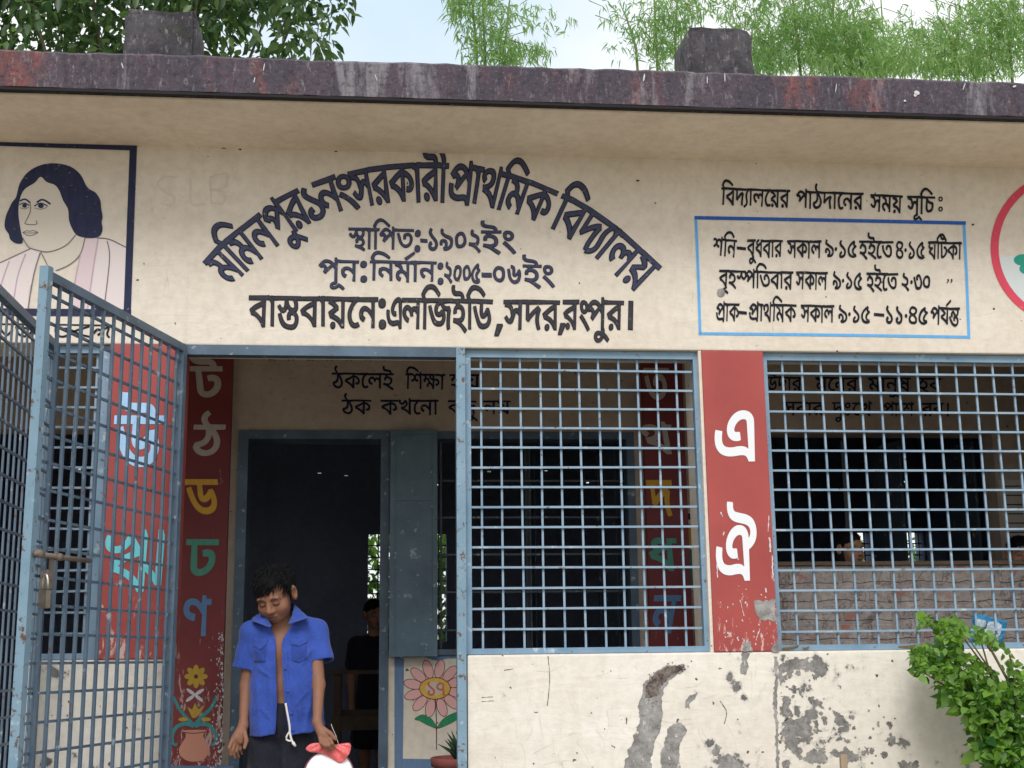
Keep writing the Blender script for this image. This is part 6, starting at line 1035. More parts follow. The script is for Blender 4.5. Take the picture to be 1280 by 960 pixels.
def add_hair(name, c, R, s, parent, res=.004, long=0, seed=1, tufts=500, sweep=(-.6, -.5, .35)):
    c = np.array(c); W = lambda p: c + R @ (np.array(p) * s)
    fd = Field(c - .19 * s - np.array([0, 0, long]), c + .19 * s, res)
    def fn(X, Y, Z):
        q = [(X - c[0]), (Y - c[1]), (Z - c[2])]; x, y, z = [(q[0] * R[0, i] + q[1] * R[1, i] + q[2] * R[2, i]) / s for i in range(3)]
        k0 = np.sqrt((x / .0745) ** 2 + ((y - .014) / .0925) ** 2 + ((z - .037) / .0785) ** 2)
        bumpy = .0025 * np.sin(x * 42 + y * 35 + seed) * np.sin(y * 50 + z * 33)
        d = (k0 - 1) * .082 + bumpy
        hl = np.interp(y, [-.12, -.055, -.03, -.012, .0, .03, .09], [.052, .050, .034, -.012, .012, -.035, -.05]) + .006 * np.sin(x * 130 + seed) * (y < -.03) + np.where(y < -.03, x * .40, 0)
        if long: hl = np.where(y > -.028, -9, hl)
        d = np.maximum(d, (hl - z) * .8)
        if long:
            yy = (y - .035) / .068; d2 = (np.sqrt((x / .082) ** 2 + yy ** 2) - 1) * .07 + bumpy; d2 = np.maximum(d2, np.maximum(z - .05, -long / s - z)); d2 = np.maximum(d2, -.02 - y); d = np.minimum(d, d2)
        return d * s
    fd.put(fn, c - .17 * s - np.array([0, 0, long]), c + .17 * s, .0); V, F = fd.mesh(); V = relax(V, F, 1)
    m_ = MB(); m_.v = [tuple(v) for v in V]; m_.f = F.tolist(); m_.m = [0] * len(F); m_.sm = [True] * len(F)
    r_ = random.Random(seed); cn = np.array([0, .014, .037]); sw = Vector(sweep)
    for _ in range(tufts):
        v = V[r_.randrange(len(V))]; l = R.T @ (v - c) / s
        if l[2] < .01 and l[1] < .02: continue
        nr = Vector(R @ ((l - cn) / np.array([.0775, .0955, .0815]) ** 2)).normalized(); cw = Vector(W((.012, .045, .118))); sw = (Vector(v) - cw).normalized() + Vector(sweep) * .35; t_ = (sw - nr * sw.dot(nr)); t_ = t_.normalized() + Vector((r_.gauss(0, .22), r_.gauss(0, .22), r_.gauss(0, .22)))
        ln2 = r_.uniform(.022, .042) * s; a = Vector(v) - nr * .003; b = a + t_.normalized() * ln2 * .55 + nr * .0045; e_ = a + t_.normalized() * ln2 + nr * .0035
        m_.tube([a, b, e_], [.0015 * s, .0012 * s, .0004], 4)
    return m_.build(name, 'hair', parent)
SK = [srgb(140, 100, 80), srgb(122, 76, 68), srgb(34, 26, 26), srgb(156, 108, 86)]
# ------------------------------------------------------------------ the boy in the doorway
BYc = .10
b0 = P(352, 822, BYc); boy = thing('person', 'boy in open blue shirt and dark trousers looking down in the doorway', 'person', (b0.x, BYc, 0))
hc = np.array(P(344, 742.5, .045)); HR = rotm(rad(-20), rad(30), rad(-5)); HS = .94
Bp = lambda px, py, Y=BYc: np.array(P(px, py, Y))
bf = Field((b0.x - .26, -.16, -.005), (b0.x + .24, .30, 1.26), .0032)
add_head(bf, hc, HR, HS)
bf.cone(Bp(353, 792, .115), hc + HR @ np.array([0, .02, -.045]), .036, .036, .02)
bf.ell(Bp(352, 895, .12), (.100, .070, .085), None, .03); bf.ell(Bp(352, 855, .118), (.092, .066, .11), None, .03); bf.ell(Bp(352, 812, .115), (.104, .072, .10), None, .03)
bf.cone(Bp(323, 793, .115), Bp(383, 791, .115), .036, .036, .03); bf.cone(Bp(340, 790, .11), Bp(352, 780, .11), .03, .03, .03); bf.cone(Bp(366, 789, .11), Bp(352, 780, .11), .03, .03, .03)
# arm at the left of the photograph, hand hanging with curled fingers
sR, eR, wR = Bp(316, 795, .115), Bp(308, 858, .11), Bp(304, 907, .055)
bf.cone(sR, eR, .034, .0245, .02); bf.cone(eR, wR, .0245, .0165, .012); bf.cone(wR, Bp(296.5, 922, .035), .0185, .019, .012); bf.cone(Bp(299, 916, .035), Bp(292, 925, .03), .014, .013, .01); bf.cone(Bp(304, 916, .04), Bp(301, 927, .03), .013, .012, .01)
for (r0, r1, r2, ra) in (((290.5, 925), (286.5, 934.5), (288.5, 944), .0080), ((294, 927.5), (290.5, 938), (293.5, 947.5), .0082), ((298, 928.5), (295.5, 938.5), (298.5, 946.5), .0078), ((301.5, 928), (300, 936.5), (302.5, 942.5), .0070)):
    i_ = r0[0] - 290; a = Bp(*r0, .022 + i_ * .0016); m1 = Bp(*r1, .004 + i_ * .003); t1 = Bp(*r2, .012 + i_ * .004)
    bf.cone(a, m1, ra, ra * .92, .004); bf.cone(m1, t1, ra * .92, ra * .72, .003)
bf.cone(Bp(305.5, 915, .03), Bp(308, 926, .008), .0095, .0085, .006); bf.cone(Bp(308, 926, .008), Bp(305.5, 935, .0), .0085, .0068, .003)
# arm at the right, hand closing over the red wrap
sL, eL, wL = Bp(391, 794, .11), Bp(398.5, 856, .045), Bp(396.5, 903, -.025)
bf.cone(sL, eL, .034, .0235, .02); bf.cone(eL, wL, .0235, .0165, .012); bf.cone(wL, Bp(403, 918, -.045), .0165, .018, .012); bf.cone(Bp(400, 913, -.035), Bp(409, 921, -.05), .014, .0135, .01)
for (r0, r1, r2, ra) in (((399.5, 920), (401.5, 929), (406.5, 934), .0078), ((403.5, 922), (406, 931.5), (410.5, 937), .0082), ((407.5, 923), (410.5, 932), (414.5, 937), .0082), ((411, 921.5), (415, 929), (418, 935), .0076)):
    i_ = (r0[0] - 399) / 4; a = Bp(*r0, -.050); m1 = Bp(*r1, -.072 - i_ * .002); t1 = Bp(*r2, -.066)
    bf.cone(a, m1, ra, ra * .92, .004); bf.cone(m1, t1, ra * .92, ra * .72, .003)
bf.cone(Bp(404.5, 911, -.045), Bp(413, 917, -.062), .0092, .0085, .006); bf.cone(Bp(413, 917, -.062), Bp(419.5, 924, -.066), .0085, .007, .003)
for sx, px in ((-1, 334), (1, 371)):                                # legs and bare feet
    hp = Bp(px, 905, .12); bf.cone(hp, (hp[0] + sx * .005, .115, .34), .062, .046, .02); bf.cone((hp[0] + sx * .005, .115, .34), (hp[0] + sx * .012, .135, .05), .044, .028, .015)
    bf.cone((hp[0] + sx * .012, .135, .03), (hp[0] + sx * .025, .02, .018), .027, .018, .015)
V, F = bf.mesh(); V = relax(V, F, 1, .45)
skinmesh('body', V, F, 'skin', boy, headcolor(V, hc, HR, HS, *SK))
add_hair('hair', hc, HR, HS, boy, .0036, 0, 2, 3000, (-.7, -.6, -.5))
# shirt: an open shell over the torso with short sleeves
sf = Field((b0.x - .22, -.10, .50), (b0.x + .24, .32, 1.08), .0038)
rows = [(770, 322, 386), (785, 315, 395), (800, 316, 397), (830, 316, 399), (860, 314, 401), (890, 312, 403), (920, 311, 407), (940, 311, 408)]
zz_ = [P(350, r[0], BYc).z for r in rows][::-1]; xl_ = [P(r[1], r[0], BYc).x for r in rows][::-1]; xr2 = [P(r[2], r[0], BYc).x for r in rows][::-1]
FOLDS = [(369, 826, 372, 922, .006, .008), (396, 838, 380, 925, .007, .009), (384, 830, 392, 880, -.005, .008), (320, 834, 326, 922, .006, .008), (332, 834, 336, 922, -.005, .008), (318, 832, 344, 850, .004, .006), (398, 800, 372, 838, .005, .007), (316, 805, 338, 840, .004, .006), (390, 858, 362, 890, .004, .006), (322, 880, 345, 905, .004, .006), (350, 790, 330, 815, .003, .006), (376, 850, 384, 925, -.005, .007)]
def sh_d(X, Y, Z):
    l = np.interp(Z, zz_, xl_); r = np.interp(Z, zz_, xr2); c_ = (l + r) / 2; a = (r - l) / 2; dp = np.interp(Z, [.5, .7, .9, 1.0], [.098, .092, .086, .06])
    f_ = .0042 * np.sin(40 * X + 5 * Z + 1.2 * np.sin(9 * Z + 12 * X)) * np.interp(Z, [.5, .75, .95], [1, .6, .2]) + .0022 * np.sin(58 * X - 24 * Z + 2.4 * np.sin(13 * Z + 21 * X)) * np.sin(17 * Z + 9 * X)
    for (qx0, qy0, qx1, qy1, am, wd) in FOLDS:
        p0 = P(qx0, qy0, .05); p1 = P(qx1, qy1, .05); ux_, uz_ = p1.x - p0.x, p1.z - p0.z; ll = ux_ * ux_ + uz_ * uz_; t = np.clip(((X - p0.x) * ux_ + (Z - p0.z) * uz_) / ll, 0, 1)
        f_ = f_ - (Y < .115) * am * np.sin(t * 3.14) * np.exp(-((X - p0.x - t * ux_) ** 2 + (Z - p0.z - t * uz_) ** 2) / wd ** 2)
    k0 = ((np.abs((X - c_) / a)) ** 2.5 + (np.abs((Y - .115) / dp)) ** 2.5) ** .4
    d = (k0 - 1) * .085 + f_
    return np.maximum(d, Z - P(350, 783, BYc).z)
sf.put(sh_d, (b0.x - .2, -.06, .5), (b0.x + .22, .3, 1.05), .0)
for (ax_, ay_), (bx_, by_), (cx_, cy_) in (((338, 781), (314, 790), (305, 838)), ((367, 778), (396, 788), (403.5, 829))):
    sf.cone(Bp(ax_, ay_, .11), Bp(bx_, by_, .115), .033, .036, .03); sf.cone(Bp(bx_, by_, .115), Bp(cx_, cy_, .118 if cx_ < 350 else .085), .036, .042, .02)
def wrk(X, Y, Z): return sf.D
Xs, Ys, Zs = np.meshgrid(*[sf.lo[i] + sf.res * np.arange(sf.n[i], dtype=np.float32) for i in range(3)], indexing='ij')
D0 = sf.D + .0016 * np.sin(70 * Zs + 50 * Xs) * np.sin(45 * Xs - 20 * Zs)
D = np.maximum(D0 - .0045, -(D0 + .0055))                           # shell about a centimetre thick on the grid
hem = np.interp(Xs, [P(311, 920, BYc).x, P(350, 918, BYc).x, P(362, 917, BYc).x, P(388, 916, BYc).x, P(404, 905, BYc).x], [P(350, 920, BYc).z, P(350, 917, BYc).z, P(350, 918, BYc).z, P(350, 916, BYc).z, P(350, 908, BYc).z])
D = np.maximum(D, hem - Zs + .002 * np.sin(60 * Xs))
for (bx_, by_), (cx_, cy_) in (((314, 790), (305, 836)), ((396, 788), (403.5, 827))):
    b_ = Bp(bx_, by_, .115); c_ = Bp(cx_, cy_, .118 if cx_ < 350 else .085); d_ = (c_ - b_) / np.linalg.norm(c_ - b_); past = (Xs - c_[0]) * d_[0] + (Ys - c_[1]) * d_[1] + (Zs - c_[2]) * d_[2]
    near = ((Xs - c_[0]) ** 2 + (Ys - c_[1]) ** 2 + (Zs - c_[2]) ** 2) < .062 ** 2
    side = (Xs < P(314, 850, BYc).x) if bx_ < 350 else (Xs > P(391.5, 850, BYc).x)
    D = np.where(near & side, np.maximum(D, past), D)
nk = Bp(352, 780, .105); D = np.maximum(D, -(np.sqrt(((Xs - nk[0]) / 1.0) ** 2 + ((Ys - nk[1]) / 1.05) ** 2) - (.050 + np.maximum(Zs - nk[2], 0) * .3)) - 10 * np.maximum(nk[2] - .02 - Zs, 0))
oz = [P(350, y, BYc).z for y in (925, 900, 880, 850, 815, 805, 797, 788, 776, 765)]; ol = [P(x, 850, BYc).x for x in (347, 348.5, 349, 347.5, 345.5, 345.5, 344, 340, 335, 333)]; orr = [P(x, 850, BYc).x for x in (366, 361.5, 358, 355, 353, 352.5, 354.5, 360, 366, 368)]
D = np.where(Ys < .115, np.maximum(D, np.minimum(Xs - np.interp(Zs, oz, ol), np.interp(Zs, oz, orr) - Xs)), D)
sf.D = D.astype(np.float32); V, F = sf.mesh(); V = relax(V, F, 2, .5)
shirt = skinmesh('shirt', V, F, 'blue_cloth', boy)
from mathutils.bvhtree import BVHTree
bv = BVHTree.FromPolygons([Vector(v) for v in V], F.tolist())
def front(px, py, off=.003):
    """point on the front of the shirt seen at a pixel"""
    d = (_r * ((px - 640) / FPX) - _u * ((py - 480) / FPX) + _f).normalized(); h = bv.ray_cast(CAM, d)
    p = h[0] if h[0] is not None else P(px, py, .03); return p - d * off
def patch(mb, poly, off=.004, mi=0, step=2.5):
    """a piece of cloth lying on the shirt inside a pixel outline"""
    c = np.array(poly); lo, hi = c.min(0), c.max(0); pts = [tuple(p) for p in jag(poly, 0, step)]
    n0 = len(pts); x = lo[0]
    while x < hi[0]:
        y = lo[1]
        while y < hi[1]:
            if winding((x, y), [c]) and min(math.hypot(x - p[0], y - p[1]) for p in pts[:n0]) > step * .5: pts.append((x, y))
            y += step
        x += step
    r = delaunay_2d_cdt([Vector(p) for p in pts], [(i, (i + 1) % n0) for i in range(n0)], [], 1, 1e-4)
    top = [front(v[0], v[1], off) for v in r[0]]; bot = [front(v[0], v[1], off - .003) for v in r[0]]; k_ = len(top)
    fs = [list(f)[::-1] for f in r[2]] + [[i + k_ for i in f] for f in r[2]]
    for i in range(n0): fs.append([i, (i + 1) % n0, (i + 1) % n0 + k_, i + k_])
    mb.add(top + bot, fs, mi, True)
T = MB(); patch(T, [(316, 797), (334, 799), (333, 806), (325, 813), (317, 807)], .0036); T.build('pocket_flap', 'blue_cloth', shirt)
T = MB(); patch(T, [(317, 802), (333, 804), (332, 828), (317, 828)], .0014); T.build('pocket', 'blue_cloth_dark', shirt)
T = MB(); patch(T, [(363, 800), (384, 797), (384, 803), (374, 808), (364, 806)], .0036); T.build('pocket_flap', 'blue_cloth', shirt)
T = MB(); patch(T, [(364, 803), (383, 800), (383, 824), (374, 829), (365, 826)], .0014); T.build('pocket', 'blue_cloth_dark', shirt)
T = MB(); patch(T, [(342.5, 812), (345, 812), (347.5, 860), (346.5, 914), (342, 915), (342.5, 860)], .0025); T.build('placket', 'blue_cloth', shirt)
T = MB(); patch(T, [(355, 815), (358.5, 813), (361, 850), (367, 912), (368.5, 914), (364.5, 915), (359, 880)], .0025); T.build('placket', 'blue_cloth', shirt)
for x, y in ((356.6, 836), (359.8, 864), (364, 892)):
    p = front(x, y, .004); T = MB(); T.lathe([(.0001, .002), (.0045, .002), (.005, .0), (.005, -.002)], p, 12, 0, (0, -1, 0)); T.build('button', 'button', shirt)
# collar wings
def wing(mb, prof):
    """strip of quads between an inner (neck) and an outer edge, given as rows of (px, py, Y) pairs; 5 mm thick"""
    a = [P(*q[0]) for q in prof]; b = [P(*q[1]) for q in prof]; n_ = len(a); vs = []; fs = []
    for off in (0, .006):
        for i in range(n_):
            for t in (0, .33, .66, 1): v = a[i].lerp(b[i], t); vs.append(v + Vector((0, -off - .004 * math.sin(t * 3.14), off * .3)))
    for i in range(n_ - 1):
        for k_ in range(3):
            q = (i * 4 + k_, i * 4 + k_ + 1, (i + 1) * 4 + k_ + 1, (i + 1) * 4 + k_); fs += [q, tuple(j + n_ * 4 for j in q[::-1])]
        for k_ in (0, 3): q = (i * 4 + k_, (i + 1) * 4 + k_, (i + 1) * 4 + k_ + n_ * 4, i * 4 + k_ + n_ * 4); fs.append(q)
    for i in (0, n_ - 1):
        for k_ in range(3): fs.append((i * 4 + k_, i * 4 + k_ + 1, i * 4 + k_ + 1 + n_ * 4, i * 4 + k_ + n_ * 4))
    mb.add(vs, fs, 0, True)
T = MB(); wing(T, [((340, 783, .020), (336, 784.5, .008)), ((336, 775, .035), (322, 779, .015)), ((331, 768, .065), (315, 777, .055)), ((331, 763, .11), (315, 773, .11)), ((340, 760, .16), (334, 768, .185)), ((352, 759, .175), (352, 767, .20))]); T.build('collar', 'blue_cloth', shirt)
T = MB(); wing(T, [((360, 781, .020), (366.5, 779, .006)), ((365, 770, .032), (384.5, 773, .012)), ((368, 757, .065), (383, 769.5, .055)), ((367, 754, .11), (379, 767, .11)), ((361, 756, .16), (364, 764, .185)), ((352, 759, .175), (352, 767, .20))]); T.build('collar', 'blue_cloth', shirt)
# trousers with a white draw cord
tf = Field((b0.x - .19, -.06, .03), (b0.x + .19, .28, .70), .005)
tf.ell(Bp(352, 900, .12), (.112, .084, .105), None, .02)
for sx, px in ((-1, 333), (1, 372)):
    hp = Bp(px, 915, .12); tf.cone(hp, (hp[0] + sx * .005, .115, .34), .070, .060, .02); tf.cone((hp[0] + sx * .005, .115, .34), (hp[0] + sx * .012, .130, .075), .058, .050, .015)
Xt, Yt, Zt = np.meshgrid(*[tf.lo[i] + tf.res * np.arange(tf.n[i], dtype=np.float32) for i in range(3)], indexing='ij')
tf.D = np.maximum(tf.D + .003 * np.sin(50 * Zt + 30 * Xt) * np.sin(20 * Zt), np.maximum(Zt - P(352, 873, .04).z, .07 - Zt)).astype(np.float32)
V, F = tf.mesh(); V = relax(V, F, 1); trs = skinmesh('trousers', V, F, 'navy_cloth', boy)
T = MB(); cy_ = lambda x, y: P(x, y, .012)
T.tube([cy_(x, y) for x, y in smoothcurve([(357, 879), (359.5, 893), (362, 907), (362.5, 916), (364.5, 925), (368, 931)], 4)], .0042, 8)
T.tube([cy_(x, y) for x, y in smoothcurve([(362.3, 914), (358.5, 920), (358, 924), (361, 926), (365, 926)], 4)], .0034, 8)
T.tube([P(366, 928, .006), P(369.5, 933, .006)], [.0065, .0045], 8); T.build('draw_cord', 'cord_white', trs)
# ------------------------------------------------------------------ what he carries
def puff(mb, outline, Y, depth, amp, seed, mi=0, step=2.2, smooth=False, pleat=None):
    """crumpled closed sheet: outline in pixels, bulging depth metres to the front"""
    c = np.array(smoothcurve(outline, 3, True)); lo, hi = c.min(0), c.max(0); pts = [tuple(p) for p in c]; n0 = len(pts); r_ = random.Random(seed); x = lo[0]
    while x < hi[0]:
        y = lo[1]
        while y < hi[1]:
            q = (x + r_.uniform(-.4, .4) * step, y + r_.uniform(-.4, .4) * step)
            if winding(q, [c]) and min(math.hypot(q[0] - p[0], q[1] - p[1]) for p in pts[:n0]) > step * .6: pts.append(q)
            y += step
        x += step
    r = delaunay_2d_cdt([Vector(p) for p in pts], [(i, (i + 1) % n0) for i in range(n0)], [], 1, 1e-4); A = []; B = []
    for v in r[0]:
        dd = min(math.hypot(v[0] - p[0], v[1] - p[1]) for p in c); h = depth * min(1, dd / 7) ** .6 + (amp * r_.uniform(-1, 1) if dd > 1 else 0)
        if pleat and dd > .8: h += .0055 * min(1, dd / 5) * math.sin(math.atan2(v[1] - pleat[1], v[0] - pleat[0]) * 11 + .12 * dd)
        A.append(P(v[0], v[1], Y - h - .002)); B.append(P(v[0], v[1], Y + h * .5 + .002))
    k_ = len(A); fs = [list(f)[::-1] for f in r[2]] + [[i + k_ for i in f] for f in r[2]]
    bd_ = [(i, (i + 1) % n0) for i in range(n0)]
    for i, j in bd_: fs.append([i, j, j + k_, i + k_])
    mb.add(A + B, fs, mi, smooth)
hp_ = P(411, 969.5, -.025)
held = thing('held_container', 'round white plastic container in red plastic wrap, held in the hand of the boy', 'container', tuple(hp_))
T = MB(); rr = .090; ax_ = Vector((.06, -1, .12))
T.lathe([(.0001, .020), (rr * .55, .019), (rr * .70, .017), (rr * .76, .0135), (rr * .84, .0135), (rr * .95, .010), (rr, .002), (rr * 1.0, -.012), (rr * .93, -.045), (.0001, -.048)], hp_, 48, 0, ax_); T.build('container', 'white_plastic', held)
T = MB(); puff(T, [(382, 936), (388, 930), (399, 928.5), (410, 931), (424, 930), (437.5, 929), (438, 939), (433, 948), (425, 954), (417, 950), (408, 944), (398, 941), (387, 940)], -.036, .012, .0012, 4, step=1.3, smooth=True, pleat=(410, 926))
T.lathe([(rr * 1.03, -.010), (rr * 1.06, -.025), (rr * .98, -.056), (.0001, -.06)], hp_, 40, 0, ax_); T.build('wrap', 'red_plastic', held)
T = MB(); T.tube([P(x, y, -.01) for x, y in smoothcurve([(423, 930), (420, 920), (416, 911), (414, 905)], 4)], .0012, 6); T.build('string', 'cord_white', held)
# ------------------------------------------------------------------ people inside
def bystander(label, px, py, Y, yaw, pitch, long, seed, clothname, hs=.95, skin=[srgb(186, 142, 116), srgb(150, 92, 82), srgb(44, 32, 30), srgb(196, 146, 120)]):
    c = np.array(P(px, py, Y)); pr = thing('person', label, 'person', (c[0], c[1], 0)); R = rotm(rad(yaw), rad(pitch), 0)
    fd = Field((c[0] - .24, c[1] - .18, 0), (c[0] + .24, c[1] + .2, c[2] + .15), .0055); add_head(fd, c, R, hs); zt = c[2] - .145
    fd.cone((c[0], c[1] + .02, zt - .02), c + R @ np.array([0, .02, -.05]), .042, .04, .02); fd.ell((c[0], c[1] + .025, zt - .15), (.115, .08, .16), None, .03); fd.ell((c[0], c[1] + .025, zt - .40), (.11, .08, .14), None, .03)
    fd.cone((c[0] - .12, c[1] + .025, zt - .05), (c[0] + .12, c[1] + .025, zt - .05), .045, .045, .03)
    for sx in (-1, 1):
        s0 = np.array((c[0] + sx * .14, c[1] + .025, zt - .07)); e0 = s0 + np.array((sx * .02, .02, -.24)); w0 = e0 + np.array((-sx * .01, -.06, -.19)); fd.cone(s0, e0, .04, .031, .02); fd.cone(e0, w0, .031, .022, .012)
        fd.cone(w0, w0 + np.array((0, -.005, -.05)), .024, .02, .012)
        for i in range(4): q = w0 + np.array(((i - 1.5) * .013, -.008, -.055)); fd.cone(q, q + np.array((0, -.008, -.05 + abs(i - 1.4) * .006)), .008, .006, .003)
        fd.cone(w0 + np.array((-sx * .02, -.01, -.02)), w0 + np.array((-sx * .03, -.02, -.055)), .009, .007, .004)
        hpz = zt - .48; fd.cone((c[0] + sx * .06, c[1] + .025, hpz), (c[0] + sx * .06, c[1] + .02, hpz * .52), .068, .05, .02); fd.cone((c[0] + sx * .06, c[1] + .02, hpz * .52), (c[0] + sx * .06, c[1] + .04, .05), .048, .03, .012); fd.cone((c[0] + sx * .06, c[1] + .04, .03), (c[0] + sx * .07, c[1] - .08, .022), .028, .02, .012)
    V, F = fd.mesh(); V = relax(V, F, 1); skinmesh('body', V, F, 'skin', pr, headcolor(V, c, R, hs, *skin)); add_hair('hair', c, R, hs, pr, .0055, long, seed, 200)
    fd = Field((c[0] - .26, c[1] - .18, .25), (c[0] + .26, c[1] + .22, zt + .06), .007); fd.ell((c[0], c[1] + .025, zt - .15), (.13, .095, .165), None, .03); fd.cone((c[0] - .125, c[1] + .025, zt - .055), (c[0] + .125, c[1] + .025, zt - .055), .054, .054, .03)
    fd.cone((c[0], c[1] + .025, zt - .30), (c[0], c[1] + .025, .34), .115, .16, .03)
    for sx in (-1, 1): fd.cone((c[0] + sx * .14, c[1] + .025, zt - .07), (c[0] + sx * .152, c[1] + .032, zt - .20), .05, .052, .02)
    V, F = fd.mesh(); V = relax(V, F, 1); skinmesh('tunic', V, F, clothname, pr); return pr
bystander('girl with dark hair looking out over the rough brick parapet behind the right grille', 1062, 686, 1.16, 22, 4, .22, 3, 'dress_cloth', .80)
bystander('child at the far right edge of the photo, partly cut off, behind the right grille', 1275, 692, 1.16, -10, 4, 0, 5, 'dark_cloth', .8)
bystander('dark silhouette of a child standing deep inside the classroom doorway, before the bright back window', 468, 768, 4.4, 20, 5, 0, 8, 'dark_cloth')
# ------------------------------------------------------------------ things in the veranda and classroom
dk = thing('school_desk', 'dark wooden school desk in the gloom of the classroom behind the boy', 'desk', (.1, 3.1, 0))
T = MB(); T.box(-.30, .75, 2.95, 3.30, .775, .80, bev=.003); T.build('desk_top', 'wood', dk); T = MB(); T.box(-.28, .73, 3.24, 3.26, .45, .56); T.box(-.28, .73, 2.99, 3.01, .45, .53); T.build('shelf', 'wood', dk)
for x in (-.27, .68):
    for y in (2.98, 3.23): T = MB(); T.box(x, x + .045, y, y + .04, 0, .775); T.build('leg', 'wood', dk)
pc_ = P(580, 946, .55); pot = thing('flower_pot', 'terracotta red flower pot with a spiky plant behind the blue door post', 'flower pot', (pc_.x, .55, pc_.z - .24))
T = MB(); T.lathe([(.0001, -.24), (.092, -.24), (.10, -.22), (.125, -.045), (.125, -.04), (.137, -.036), (.140, -.004), (.135, .0), (.122, -.002), (.118, -.03), (.0001, -.03)], pc_, 36); T.build('pot', 'terracotta', pot)
T = MB(); T.lathe([(.119, -.026), (.06, -.018), (.0001, -.014)], pc_, 24); T.build('soil', 'soil', pot)
r_ = random.Random(4); T = MB()
for i in range(26):
    a = r_.uniform(0, 6.28); q = r_.uniform(.02, .085); b_ = pc_ + Vector((math.cos(a) * .02, math.sin(a) * .02, -.02)); l_ = r_.uniform(.07, .13)
    mid = b_ + Vector((math.cos(a) * q * .5, math.sin(a) * q * .5, l_ * .6)); tp = b_ + Vector((math.cos(a) * q * 1.25, math.sin(a) * q * 1.25, l_)); T.tube([b_, mid, tp], [.010, .009, .001], 6)
T.build('plant', 'cactus_green', pot)
bl = MB(); bl.box(pc_.x - .17, pc_.x + .15, .42, .68, 0, pc_.z - .2405, bev=.008); tag(bl.build('concrete_block', 'concrete_grey', None, (pc_.x, .55, 0)), 'rough grey concrete block carrying the red flower pot', 'block')
# posters
def poster(px0, py0, px1, py1, Y, label, rows, base='paper'):
    a = P(px0, py0, Y); b = P(px1, py1, Y); T = MB(); T.box(a.x, b.x, Y - .006, Y - .001, b.z, a.z); o = T.build('wall_poster', [base] + ['poster_teal', 'poster_yellow', 'poster_dark'], None, (a.x, Y - .001, b.z)); m_ = MB()
    tag(o, label, 'poster', 'paper charts on the inner wall')
    for (u0, v0, u1, v1, mi) in rows: m_.box(a.x + (b.x - a.x) * u0, a.x + (b.x - a.x) * u1, Y - .0075, Y - .0062, a.z + (b.z - a.z) * v1, a.z + (b.z - a.z) * v0, mi - 1)
    m_.build('picture', ['poster_teal', 'poster_yellow', 'poster_dark'], o)
poster(853, 640, 905, 738, IY, 'teal and yellow picture chart on the inner wall beside the inner red pilaster', [(.0, .02, 1, .10, 3), (.05, .15, .95, .45, 2), (0, .48, 1, .95, 1)])
poster(1248, 600, 1330, 672, IY, 'pale paper chart with ruled lines on the inner wall at the right edge', [(.05, .10 + i * .16, .95, .12 + i * .16, 3) for i in range(6)])
# litter and packet on the sill of the right grille
for i, (px, py, l_, an, lb) in enumerate(((988, 811, .034, 5, 'curled dry brown leaf at the left end of the right grille sill'), (1008, 811, .026, 60, 'short dry brown leaf beside the curled one on the right grille sill'), (1139, 812, .05, -8, 'long pale dry leaf on the right grille sill by the shrub'))):
    p = P(px, py, .02); p.z = ZW + .004; T = MB(); vs = []; fs = []; n_ = 8
    for j in range(n_ + 1):
        t = j / n_; wd = .011 * math.sin(math.pi * (t * .92 + .04)) ** .7
        for k_ in (-1, 0, 1): vs.append(Vector(((t - .5) * l_ * 2, k_ * wd, .003 + .010 * t * t + abs(k_) * .008)))
    for j in range(n_):
        for k_ in (0, 1): fs.append((j * 3 + k_, (j + 1) * 3 + k_, (j + 1) * 3 + k_ + 1, j * 3 + k_ + 1))
    Rz = Matrix.Rotation(rad(an), 3, 'Z'); T.add([Rz @ v + p for v in vs], fs, 0, True); tag(T.build('dry_leaf', 'dry_leaf', None, tuple(p)), lb, 'leaf', 'dry leaves on the grille sill')
T = MB(); puff(T, [(1216, 767), (1217, 767), (1238, 771), (1259, 776.5), (1259.5, 777.5), (1256, 792), (1252, 806), (1251, 807), (1230, 806), (1212.5, 803), (1212, 802), (1214, 784)], .10, .008, .004, 6, 0, 3)
pk = T.build('plastic_packet', 'blue_film', None, tuple(P(1235, 806, .10))); tag(pk, 'crumpled blue plastic packet with silver windows caught behind the right grille', 'packet')
T = MB(); puff(T, [(1220, 774), (1232, 776), (1230, 784), (1219, 782)], .088, .003, .001, 7, 0, 2.5); puff(T, [(1236, 777), (1252, 781), (1246, 798), (1220, 797), (1221, 788), (1232, 788)], .088, .003, .001, 8, 0, 2.5); T.build('window', 'silver_film', pk)
# wooden stake in front of the low wall
p = P(1052.5, 943, -.10); T = MB(); T.bar((p.x, -.10, ZG - .05), (p.x + .004, -.10, p.z), .012, .010); tag(T.build('wooden_stake', 'stake_wood', None, (p.x, -.10, ZG)), 'pale wooden stake standing against the flaking low wall', 'stake')
